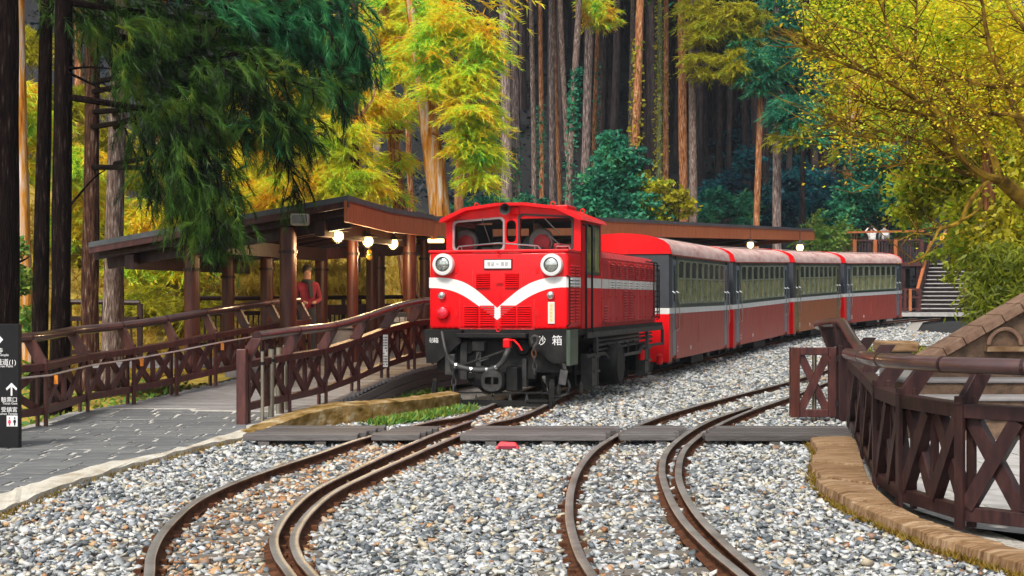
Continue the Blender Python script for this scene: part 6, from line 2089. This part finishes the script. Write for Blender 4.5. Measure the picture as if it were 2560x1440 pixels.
# ---- golden cypresses behind the shelter
GOLD = [('dark mossy trunk cypress overhanging the shelter roof corner', 890, 400, 890, 200, 36, 26, 'bark_brown'),
        ('leaning grey brown cypress trunk left of the broad orange one', 1003, 500, 975, 200, 40, 34, 'bark_rust'),
        ('slim brown cypress trunk hugging the broad orange one', 1032, 500, 1022, 260, 43, 17, 'bark_rust'),
        ('broad orange and white cypress trunk lit golden above the shelter valley', 1096, 500, 1062, 250, 38, 62, 'bark_orange'),
        ('brown cypress trunk half hidden by golden sprays beside the dark forest', 1150, 500, 1152, 130, 46, 24, 'bark_rust'),
        ('shaded thin cypress trunk deep behind the golden sprays', 943, 470, 940, 320, 52, 22, 'bark_grey')]
gold_trees = [tree_at('cypress_tree', lab, a, b, c, e, d, w, M[m], 14 if i in (0, 3) else 19, taper=.4) for i, (lab, a, b, c, e, d, w, m) in enumerate(GOLD)]
def sprays(blobs, L, K, nl, nw, droop=.35, per=13, spread=.42):
    allv = []
    for px, py, r, d, n in blobs:
        c = blob(px, py, r, d, n, rd=max(.5, r * d / FPX * .8))
        Pp = np.repeat(c, per, 0)
        a = RNG.random(len(Pp)) * 6.283
        D = unit(np.stack([np.cos(a), np.sin(a), .25 - .5 * RNG.random(len(Pp))], 1))
        allv.append(strands(Pp, D, L * (.5 + .6 * RNG.random(len(Pp))), droop, K, nl, nw, spread))
    return np.concatenate(allv)
G0 = [(640, 400, 60, 37, 26), (700, 330, 70, 36, 34), (640, 250, 60, 38, 22), (760, 470, 60, 36, 28), (820, 430, 60, 36, 30), (860, 330, 60, 36, 26), (690, 470, 60, 36, 30), (900, 450, 50, 36, 18), (760, 250, 60, 37, 22), (700, 180, 60, 38, 18), (820, 200, 50, 38, 18), (610, 480, 50, 37, 24), (560, 330, 60, 38, 22), (930, 260, 40, 38, 14), (850, 490, 50, 36, 20)]
G1 = [(960, 60, 60, 40, 24), (1000, 170, 50, 39, 20), (960, 300, 50, 40, 18), (1010, 20, 60, 40, 24), (985, 400, 34, 40, 10), (960, 470, 40, 40, 12), (1010, 100, 55, 40, 20), (1000, 260, 34, 38.5, 9)]
G3 = [(1080, 130, 55, 37, 18), (1120, 60, 60, 37, 22), (1180, 200, 50, 37, 22), (1168, 268, 44, 36.5, 16), (1190, 300, 45, 37, 20), (1205, 390, 38, 37, 16), (1200, 440, 32, 37, 11), (1172, 362, 36, 36.6, 10), (1060, 235, 30, 36.8, 4), (1190, 90, 55, 37, 20), (1220, 140, 30, 37, 8), (1120, 190, 45, 37, 13), (1070, 20, 50, 38, 16), (1170, 340, 40, 37, 12)]
tri_obj('crown', sprays(G0, .75, 26, .17, .012, spread=.34), M['lf_gold'], gold_trees[0][0])
tri_obj('crown', sprays(G1, .75, 26, .17, .012, spread=.34), M['lf_lime'], gold_trees[1][0])
tri_obj('crown', sprays(G3, .7, 26, .17, .012, spread=.34), M['lf_lime'], gold_trees[3][0])
for i in (2, 4, 5):
    canopy(gold_trees[i][0], gold_trees[i][1], gold_trees[i][2], 11.5, 160, 2.6, M['lf_gold'], 30, .3, .03)
for pts, i, d in (([(1010, 330), (950, 332), (905, 328)], 1, 39), ([(1075, 210), (1130, 260), (1190, 300)], 3, 37.5), ([(890, 300), (930, 250), (945, 200)], 0, 36), ([(1075, 95), (1030, 92), (985, 95)], 3, 38), ([(1080, 330), (1150, 370), (1210, 400)], 3, 37.5)):
    twig(gold_trees[i][0], pts, d, .05, 'bark_rust')
# foliage behind the left trunks
LB = [(20, 240, 50, 34, 26), (90, 330, 60, 35, 30), (190, 420, 60, 35, 30), (190, 560, 60, 36, 30), (30, 420, 50, 35, 22), (250, 500, 50, 36, 24), (380, 560, 70, 36, 34), (450, 640, 60, 36, 28), (330, 660, 60, 36, 28), (190, 680, 60, 36, 26), (540, 560, 60, 37, 26), (350, 420, 60, 37, 22), (60, 120, 60, 36, 20), (180, 250, 60, 37, 24), (250, 340, 50, 37, 20), (370, 760, 60, 33, 22), (240, 780, 50, 33, 18), (480, 760, 50, 33, 16), (330, 560, 50, 37, 20)]
for i, (bl, lab, m, px, c) in enumerate(((LB[:9], 'yellow green tree filling the gaps between the left black trunks', 'lf_lime', 190, 700), (LB[9:], 'olive tree hanging behind the left end of the shelter', 'lf_olive', 400, 700))):
    t, b, tp, r = tree_at('cypress_tree', lab, px, c, px + 4, 300, 39, 24, M['bark_rust'], 13)
    tri_obj('crown', sprays(bl, .8, 24, .17, .014), M[m], t)
t = thing('shrub', 'bright teal green bush low between the first two left trunks', 'shrub', at(48, 800, 26))
quad_obj('foliage', leaves(np.concatenate([blob(45, 700, 40, 26, 900), blob(70, 800, 35, 26, 700), blob(40, 620, 30, 26, 400), blob(60, 1060, 35, 20.5, 500), blob(90, 940, 40, 22, 500)]), .12), M['lf_plant'], t)
t = thing('hedge', 'clipped golden grass hedge on the bank seen between the shelter columns', 'hedge', at(700, 740, 34))
hv = []
for k, (x0, y0, x1, y1, n) in enumerate([(560, 735, 940, 728, 700), (560, 700, 900, 690, 500)]):
    d = 35 + 3 * k
    P_ = pxp(x0 + (x1 - x0) * RNG.random(n), y0 + (y1 - y0) * RNG.random(n) + 22 * RNG.normal(0, .5, n), d + RNG.normal(0, .4, n))
    a = RNG.random(n) * 6.28
    hv.append(strands(P_, unit(np.stack([np.cos(a) * .6, np.sin(a) * .6, np.ones(n)], 1)), .3, .2, 18, .2, .012, .4))
tri_obj('foliage', np.concatenate(hv), M['lf_grass'], t)
# bank grass
n = 9000
s_ = 5.2 + 11 * RNG.random(n)
w_ = -4 + 30 * RNG.random(n)
bx, by = -4 - .891 * s_ + .454 * w_, 24 + .454 * s_ + .891 * w_
P_ = np.stack([bx, by, ground_z(bx, by)], 1)
a = RNG.random(n) * 6.28
o = tri_obj('bank_grass', strands(P_, unit(np.stack([np.cos(a) * .7, np.sin(a) * .7, np.ones(n)], 1)), .22, .2, 9, .22, .016, .45), M['lf_grass'], None)
tag(o, kind='stuff')
n = 5000
bx, by = -5.7 - 9 * RNG.random(n), 13.5 + 14 * RNG.random(n)
o = quad_obj('ground_plants', leaves(np.stack([bx, by, ground_z(bx, by) + .12 * RNG.random(n)], 1), .11), M['lf_plant'], None)
tag(o, kind='stuff')

# ---- tall trunks of the dark forest behind the train
MID = [('grey trunk of the close pair left of the locomotive cab, the thicker one', 1266, 480, 1256, 40, 62, 26, 'bark_grey'),
       ('ivy footed grey trunk of the close pair above the locomotive cab, the slimmer one', 1288, 480, 1280, 40, 63, 18, 'bark_grey'),
       ('thin whitish trunk standing alone right of the close grey pair', 1332, 480, 1329, 40, 66, 13, 'bark_pale'),
       ('thin orange and teal stained trunk next to the whitish one', 1351, 480, 1353, 40, 68, 12, 'bark_rust'),
       ('dark grey trunk directly behind the cab roof ridge', 1379, 480, 1382, 40, 70, 16, 'bark_grey'),
       ('slim brown trunk touching the dark grey one behind the cab', 1398, 480, 1388, 60, 74, 11, 'bark_rust'),
       ('pale trunk leaning right, crossing its ivy covered neighbour', 1424, 420, 1404, 10, 65, 14, 'bark_pale'),
       ('ivy covered pale trunk leaning left above the cab corner', 1420, 500, 1452, 10, 63, 17, 'bark_pale'),
       ('broad grey trunk with a green sprig near its top', 1466, 500, 1478, 10, 66, 23, 'bark_grey'),
       ('thin orange trunk close behind the broad grey one', 1486, 480, 1493, 60, 72, 12, 'bark_rust'),
       ('thin pale trunk left of the thick rust coloured trunk', 1572, 400, 1577, 20, 70, 12, 'bark_pale'),
       ('thick rust coloured trunk rising from the teal bush', 1585, 530, 1596, 20, 58, 22, 'bark_rust'),
       ('greenish lichen covered trunk in the middle of the forest', 1643, 450, 1648, 20, 66, 15, 'bark_lichen'),
       ('brown trunk right beside the greenish lichen covered one', 1661, 420, 1667, 20, 70, 14, 'bark_rust'),
       ('red brown trunk of the pair above the long canopy, the left one', 1706, 530, 1707, 90, 64, 22, 'bark_rust'),
       ('pale flecked trunk of the pair above the long canopy, the right one', 1730, 530, 1733, 60, 61, 20, 'bark_pale'),
       ('slim red brown trunk with green boughs near the canopy end', 1897, 550, 1910, 40, 60, 16, 'bark_rust'),
       ('flecked grey brown trunk closest to the end of the long canopy', 1944, 550, 1936, 40, 60, 21, 'bark_grey'),
       ('thin dark trunk right of the flecked trunk by the canopy end', 2007, 540, 2013, 250, 72, 13, 'bark_far'),
       ('broad ochre mossy trunk half wrapped in teal ivy on the right', 2130, 480, 2142, 120, 68, 40, 'bark_orange'),
       ('slim shaded trunk between the flecked pair and the canopy end', 1752, 470, 1740, 200, 80, 10, 'bark_far'),
       ('shaded lone trunk in the dark gap left of the canopy end', 1818, 460, 1824, 150, 82, 13, 'bark_far')]
mid_trees = []
for lab, a, b, c, e, d, w, m in MID:
    tr = tree_at('forest_tree', lab, a, b, c, e, d, w, M[m], 27 + random.random() * 5, taper=.6)
    mid_trees.append(tr)
    canopy(tr[0], tr[1], tr[2], 19.5 if a < 1800 else 20, 110, 3.6, M['lf_tealbush'] if random.random() < .5 else M['lf_dark'], 30, .55, .06)
def ivy(tr, py0, py1, n, m, size=.16):
    t, base, top, r = tr
    d = base.y
    z0, z1 = CAMZ - (py0 - HOR) * d / FPX, CAMZ - (py1 - HOR) * d / FPX
    z = z0 + (z1 - z0) * RNG.random(n)
    f = (z - base.z) / (top.z - base.z)
    a = RNG.random(n) * 6.28
    rr = r * (1.05 + .5 * RNG.random(n) ** 3)
    P_ = np.stack([base.x + (top.x - base.x) * f + np.cos(a) * rr, base.y + (top.y - base.y) * f + np.sin(a) * rr, z], 1)
    quad_obj('ivy', leaves(P_, size, .7), M[m], t)
ivy(mid_trees[1], 500, 330, 500, 'lf_tealbush'); ivy(mid_trees[7], 330, 170, 700, 'lf_tealbush', .2); ivy(mid_trees[7], 500, 330, 250, 'lf_tealbush'); ivy(mid_trees[3], 480, 260, 300, 'lf_tealbush')
ivy(mid_trees[12], 430, 0, 500, 'lf_olive', .14); ivy(mid_trees[11], 500, 100, 420, 'lf_olive', .16); ivy(mid_trees[19], 520, 330, 1200, 'lf_tealbush', .25); ivy(mid_trees[9], 400, 150, 250, 'lf_tealbush'); ivy(mid_trees[13], 420, 150, 150, 'lf_olive', .14)
# sprigs and boughs inside the picture
tri_obj('sprig', sprays([(1500, 40, 34, 64, 16), (1480, 10, 30, 64, 9)], .7, 20, .25, .02), M['lf_lime'], mid_trees[8][0])
tri_obj('bough', sprays([(1770, 90, 40, 60, 12), (1800, 50, 50, 60, 16), (1760, 150, 40, 60, 10), (1740, 30, 50, 61, 14), (1840, 160, 36, 59, 8)], .9, 22, .26, .022), M['lf_olive'], mid_trees[15][0])
tri_obj('bough', sprays([(1930, 140, 50, 59, 18), (1990, 290, 50, 58, 18), (1960, 270, 40, 58, 10), (1900, 190, 40, 59, 10), (2020, 330, 36, 58, 8), (1860, 120, 40, 60, 8), (2000, 200, 45, 60, 14), (1950, 40, 60, 60, 18)], .9, 22, .26, .022), M['lf_tealbush'], mid_trees[17][0])
tri_obj('bough', sprays([(1905, 60, 50, 60, 12), (1880, 140, 40, 60, 9), (1850, 30, 40, 60, 9), (1985, 330, 40, 58, 10)], .9, 22, .26, .022), M['lf_olive'], mid_trees[16][0])
for pts, i, d in (([(1738, 130), (1800, 190), (1850, 150), (1870, 90)], 15, 60), ([(1738, 160), (1820, 172), (1895, 165)], 15, 60), ([(1936, 200), (1980, 270), (2030, 300)], 17, 59), ([(1830, 60), (1850, 20), (1880, 30)], 16, 60)):
    twig(mid_trees[i][0], pts, d, .06, 'bark_pale')
# shaded trunks farther back
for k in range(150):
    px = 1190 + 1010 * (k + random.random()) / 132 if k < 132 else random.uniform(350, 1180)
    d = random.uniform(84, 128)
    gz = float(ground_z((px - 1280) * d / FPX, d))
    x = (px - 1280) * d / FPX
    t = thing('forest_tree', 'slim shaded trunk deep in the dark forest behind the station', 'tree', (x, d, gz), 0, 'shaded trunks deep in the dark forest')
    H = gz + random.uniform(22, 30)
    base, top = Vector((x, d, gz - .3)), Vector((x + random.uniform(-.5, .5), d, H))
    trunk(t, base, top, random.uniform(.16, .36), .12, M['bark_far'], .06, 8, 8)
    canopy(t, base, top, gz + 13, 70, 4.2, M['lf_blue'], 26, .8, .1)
# shrubs under the trees
def shrub(label, blobs, m, size, name='shrub', stem=True, aspect=.5):
    c = pxp(*blobs[0][:2], blobs[0][3])
    gz = float(ground_z(c[0], c[1]))
    t = thing(name, label, 'shrub', (c[0], c[1], gz))
    v = []
    for px, py, r, d, n in blobs:
        k = max(4, n // 40)
        cc = blob(px, py, r, d, k)
        P_ = np.repeat(cc, 40, 0) + RNG.normal(0, 1, (k * 40, 3)) * np.array([1, 1, .35]) * (r * d / FPX * .22)
        v.append(leaves(P_, size, aspect, .2))
    quad_obj('foliage', np.concatenate(v), M[m], t)
    if stem:
        st = MB()
        for px, py, r, d, n in blobs[:6]:
            p = Vector(pxp(px, py, d))
            st.tube([Vector((c[0], c[1], gz - .1)), Vector((c[0], c[1], gz)).lerp(p, .5) + Vector((.1, 0, .2)), p], [.06, .04, .015], 5)
        st.build('stem', M['bark_far'], t, True)
    return t
shrub('tall teal green bush in front of the dark forest, above the cab end', [(1530, 420, 50, 57, 2200), (1500, 480, 55, 57, 2200), (1570, 400, 40, 57, 1200), (1530, 360, 34, 57, 900), (1590, 470, 45, 57, 1400), (1620, 520, 45, 56, 1200), (1480, 520, 45, 57, 1200), (1560, 530, 55, 56, 1600)], 'lf_tealbush', .22)
shrub('yellow green bush spreading low above the long canopy', [(1660, 490, 42, 56, 1300), (1700, 510, 36, 56, 1000), (1640, 520, 40, 56, 1000), (1620, 460, 30, 57, 700)], 'lf_olive', .2)
shrub('blue green undergrowth bush left of the flecked pair', [(1800, 510, 50, 72, 1200), (1850, 530, 50, 72, 1000), (1770, 540, 40, 70, 700), (1880, 500, 40, 74, 700)], 'lf_tealbush', .26, stem=False)
shrub('dark blue fern thicket in the dark gap of the forest', [(1880, 330, 60, 92, 1500), (1850, 420, 60, 90, 1500), (1900, 450, 60, 88, 1500), (1820, 380, 50, 94, 1000), (1960, 480, 50, 84, 900), (1920, 240, 50, 96, 800), (2030, 470, 60, 84, 1300), (1800, 470, 40, 84, 800), (2000, 420, 40, 90, 700)], 'lf_navy', .34, stem=False)
shrub('broad teal ivy bush around the foot of the ochre trunk', [(2190, 420, 50, 67, 1800), (2150, 490, 55, 67, 2000), (2220, 480, 50, 67, 1600), (2240, 400, 36, 67, 900), (2110, 540, 50, 67, 1500), (2200, 540, 60, 70, 1800)], 'lf_tealbush', .24)
shrub('bright green fern bank behind the canopy end and the viewing deck', [(2060, 600, 40, 64, 1300), (2100, 590, 40, 66, 1300), (2020, 600, 34, 62, 900), (2140, 560, 50, 72, 1500), (2220, 560, 60, 74, 1700), (2290, 570, 50, 74, 1200), (2060, 560, 40, 70, 900)], 'lf_plant', .2, stem=False)
shrub('orange tinted low bush behind the people on the deck', [(2110, 545, 26, 71, 500), (2150, 580, 20, 71, 300), (2260, 540, 26, 73, 400)], 'lf_olive', .22, stem=False)
shrub('teal bush glimpsed right of the golden cypresses', [(1215, 520, 40, 60, 800), (1300, 525, 40, 62, 700), (1160, 530, 30, 60, 500), (1360, 520, 30, 64, 500)], 'lf_tealbush', .24, stem=False)
shrub('blue teal fern carpet along the foot of the dark forest, behind the canopy', [(1460, 520, 40, 74, 900), (1540, 545, 40, 74, 900), (1690, 545, 50, 74, 1100), (1760, 500, 50, 76, 1200), (1830, 460, 40, 78, 900), (1960, 530, 50, 74, 1200), (2050, 520, 50, 76, 1200), (1900, 540, 50, 74, 1200), (2000, 460, 40, 80, 800), (1870, 400, 36, 84, 700), (1890, 340, 40, 88, 800)], 'lf_navy', .3, stem=False)
# undergrowth over the far slope
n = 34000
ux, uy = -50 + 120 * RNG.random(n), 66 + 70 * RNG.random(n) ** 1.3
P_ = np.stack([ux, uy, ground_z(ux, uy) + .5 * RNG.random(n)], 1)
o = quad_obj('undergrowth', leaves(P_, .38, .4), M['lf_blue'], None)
tag(o, kind='stuff')

# ---- right hand side: amber tree, yellow green shrubs, bamboo
am = thing('amber_tree', 'spreading amber leaved tree with mossy golden branches reaching in from the right', 'tree', (6.6, 16.6, 0))
DA = 15.6
def apts(pts, d0=DA, d1=None):
    n = len(pts)
    return [at(a, b, d0 + ((d1 or d0) - d0) * i / max(1, n - 1)) for i, (a, b) in enumerate(pts)]
main = [Vector((6.75, 16.4, 0)), Vector((6.6, 16.3, 1.2)), at(2640, 560, 16.0), at(2560, 500, 15.8), at(2500, 449, 15.6)]
MB().tube(spline(main, 4), [.16 - .0055 * i for i in range(17)], 10).build('trunk', M['branch_gold'], am, True, smooth=True)
BR = [([(2500, 449), (2454, 436), (2400, 389), (2361, 303), (2268, 233), (2194, 190), (2120, 150), (2050, 120)], .05, 15.6, 14.6),
      ([(2497, 447), (2474, 370), (2412, 288), (2353, 210), (2256, 140), (2220, 70), (2206, 0), (2200, -60)], .045, 15.6, 16.0),
      ([(2443, 440), (2392, 424), (2346, 377), (2300, 345), (2229, 352), (2150, 340), (2090, 338)], .032, 15.6, 14.9),
      ([(2470, 451), (2423, 506), (2400, 555), (2352, 572), (2338, 594), (2310, 640), (2270, 660)], .03, 15.5, 15.0),
      ([(2449, 500), (2440, 530), (2370, 565), (2300, 575), (2290, 600)], .02, 15.4, 15.2),
      ([(2640, 200), (2560, 212), (2460, 215), (2400, 195), (2345, 202), (2260, 150)], .035, 15.2, 15.8),
      ([(2600, 400), (2552, 311), (2510, 200), (2474, 117), (2454, 0), (2440, -60)], .05, 15.6, 15.6),
      ([(2640, 330), (2540, 290), (2480, 285), (2420, 300), (2330, 290), (2230, 275)], .03, 15.0, 15.4),
      ([(2400, 389), (2330, 310), (2290, 280), (2200, 270), (2140, 240)], .025, 15.4, 15.0),
      ([(2361, 303), (2300, 200), (2290, 130), (2290, 40), (2295, -40)], .03, 15.5, 15.9),
      ([(2268, 233), (2200, 160), (2160, 90), (2060, 60)], .02, 15.0, 14.6),
      ([(2194, 190), (2120, 165), (2060, 130), (2010, 110)], .014, 14.7, 14.4),
      ([(2630, 120), (2580, 90), (2530, 30), (2500, -40)], .045, 15.8, 16.2),
      ([(2346, 377), (2280, 400), (2220, 420), (2170, 470)], .01, 15.3, 15.2),
      ([(2300, 345), (2210, 330), (2130, 300), (2060, 320)], .012, 15.2, 14.9)]
tips = []
for pts, r0, d0, d1 in BR:
    S = spline(apts(pts, d0, d1), 5)
    n = len(S)
    MB().tube(S, [max(.006, r0 * (1 - .8 * i / n)) for i in range(n)], 7).build('branch', M['branch_gold'], am, True, smooth=True)
    tips += [q for q in S[n // 4:] if (CAMZ - q.z) / q.y * FPX + HOR < 480 or random.random() < .25]
tw = MB()
tp = []
for k in range(520):
    p = random.choice(tips)
    L = random.uniform(.25, .9)
    a = random.uniform(0, 6.28)
    d = Vector((math.cos(a) * .8 - .35, math.sin(a) * .5, random.uniform(-.25, .7))).normalized()
    q1 = p + d * L * .5 + Vector((0, 0, random.uniform(-.04, .06)))
    q2 = p + d * L + Vector((random.uniform(-.1, .1), 0, random.uniform(-.08, .1)))
    tw.tube([p, q1, q2], [.008, .006, .003], 4)
    tp += [p.lerp(q1, .5), q1, q1.lerp(q2, .5), q2, q2]
o = tw.build('twigs', M['branch_gold'], am, True)
o['kind'] = 'stuff'
T_ = np.array([tuple(p) for p in tp])
n = 5200
P_ = T_[RNG.integers(0, len(T_), n)] + RNG.normal(0, .14, (n, 3))
ok = ~((P_[:, 0] / P_[:, 1] < .205) | ((CAMZ - P_[:, 2]) / P_[:, 1] * FPX + HOR > 470) & (RNG.random(n) < .7))
quad_obj('crown', leaves(P_[ok], .037, .6), M['lf_amber'], am)
ft = tree_at('cypress_tree', 'lime fronded cypress overhanging the dark forest beside the amber tree', 2235, 600, 2230, 300, 74, 26, M['bark_rust'], 17)
tri_obj('crown', sprays([(2070, 50, 40, 70, 16), (2110, 130, 40, 70, 16), (2150, 220, 40, 70, 16), (2140, 300, 34, 70, 12), (2180, 170, 45, 70, 16), (2100, 220, 30, 70, 8), (2130, 380, 26, 70, 7), (2060, 110, 26, 70, 6), (2200, 300, 40, 70, 14), (2230, 380, 40, 70, 12), (2170, 60, 50, 70, 16), (2080, 280, 20, 70, 4)], 1.2, 26, .3, .024, spread=.36), M['lf_lime'], ft[0])
# the far half of the amber crown, higher and behind
def leafcloud(blobs, size, sub=.2, per=30, aspect=.5, hang=.3):
    v = []
    for px, py, r, d, n in blobs:
        k = max(3, n // per)
        cc = blob(px, py, r, d, k)
        P_ = np.repeat(cc, per, 0) + RNG.normal(0, 1, (k * per, 3)) * np.array([1, 1, .5]) * sub
        v.append(leaves(P_, size, aspect, hang))
    return np.concatenate(v)
t, b, tp_, r = tree_at('maple_tree', 'golden maple behind the mossy branches in the upper right', 2480, 700, 2470, 300, 23, 40, M['bark_rust'], 7.5)
quad_obj('crown', leafcloud([(2150, 60, 60, 21, 1870), (2120, 150, 50, 21, 1190), (2230, 130, 80, 21, 3570), (2330, 70, 90, 21.5, 4590), (2450, 60, 100, 22, 5440), (2540, 120, 90, 22, 4930), (2260, 240, 60, 21, 2210), (2350, 200, 90, 22, 4420), (2460, 220, 100, 22.5, 5440), (2540, 300, 90, 22.5, 4760), (2080, 30, 50, 21, 1020), (2200, 0, 80, 21, 2550), (2400, 320, 80, 23, 3570), (2170, 250, 34, 21, 595), (2140, 340, 30, 21, 272)], .062, .27, per=22), M['lf_amber'], t)
quad_obj('inner_crown', leafcloud([(2330, 110, 110, 25, 1500), (2460, 130, 130, 25, 2400), (2540, 260, 110, 25, 1800), (2380, 260, 90, 25, 1300), (2250, 100, 70, 24, 500)], .13, .3), M['lf_right'], t)
t, b, tp_, r = tree_at('broadleaf_tree', 'yellow green leafy tree behind the stairs handrail on the right', 2520, 780, 2500, 400, 26, 34, M['bark_rust'], 6.5)
quad_obj('crown', leafcloud([(2330, 420, 60, 26, 2000), (2400, 470, 70, 26, 2600), (2480, 440, 80, 26, 3000), (2550, 480, 80, 26, 2800), (2460, 540, 80, 25, 3000), (2540, 580, 80, 25, 3000), (2490, 640, 50, 24, 1800), (2550, 680, 60, 24, 2200), (2300, 470, 45, 27, 1300), (2280, 530, 26, 27, 500), (2450, 600, 34, 24, 900), (2540, 740, 45, 23, 1400)], .13, .2, hang=.7), M['lf_right'], t)
t = thing('bamboo_clump', 'fresh yellow green bamboo leaves arching over the sloping parapet', 'bamboo', (6.3, 19.0, .6))
bl = leafcloud([(2500, 700, 45, 19, 800), (2545, 670, 50, 19, 1000), (2485, 640, 36, 19.5, 500), (2510, 760, 40, 18.6, 700), (2470, 735, 30, 19, 350), (2560, 740, 34, 18.6, 500), (2480, 785, 22, 18.4, 220), (2455, 690, 20, 20, 160), (2450, 770, 14, 18.6, 90)], .16, .15, 20, .2, .9)
quad_obj('foliage', bl, M['lf_bamboo'], t)
cu = MB()
for k in range(9):
    x0 = 6.15 + k * .1
    p0 = Vector((x0, 18.8 + random.uniform(0, .6), .7))
    tipx = at(random.uniform(2450, 2560), random.uniform(620, 720), 19)
    cu.tube(spline([p0, p0.lerp(tipx, .6) + Vector((0, 0, .4)), tipx], 5), .012, 5)
cu.build('culms', M['lf_bamboo'], t, True)
t = thing('shrub', 'shaded olive shrub massed along the right edge above the parapet', 'shrub', (7.4, 22, 1))
quad_obj('foliage', leafcloud([(2560, 620, 70, 21, 2200), (2600, 520, 80, 21, 2400), (2590, 720, 60, 20.5, 1600), (2500, 560, 50, 22, 1300), (2620, 400, 90, 21, 2000)], .11, .18, hang=.8), M['lf_olive'], t)
t = thing('climbing_plant', 'yellow green creeper trailing from the branches in front of the far stairs', 'creeper', at(2375, 650, 40))
quad_obj('foliage', leafcloud([(2376, 620, 14, 40, 160), (2378, 660, 12, 40, 140), (2374, 690, 9, 40, 80), (2340, 640, 12, 41, 90), (2310, 640, 8, 41, 60)], .16, .1, 15, .5, .8), M['lf_bamboo'], t)
MB().tube([at(2370, 560, 40), at(2376, 620, 40), at(2377, 700, 40)], .015, 5).build('stem', M['branch_gold'], t, True)

# ------------------------------------------------------------------ the damp air of the forest
hz = MB().b2(-97, 113, -17, 219, -2.5, 98).build('haze', [], None, fix=True)
hm = bpy.data.materials.new('haze')
hm.use_nodes = True
hm.node_tree.nodes.clear()
ho = hm.node_tree.nodes.new('ShaderNodeOutputMaterial')
hv_ = hm.node_tree.nodes.new('ShaderNodeVolumePrincipled')
hv_.inputs['Color'].default_value = (.78, .88, 1, 1)
hv_.inputs['Density'].default_value = .0003
hm.node_tree.links.new(hv_.outputs[0], ho.inputs['Volume'])
hz.data.materials.append(hm)
tag(hz, kind='stuff')
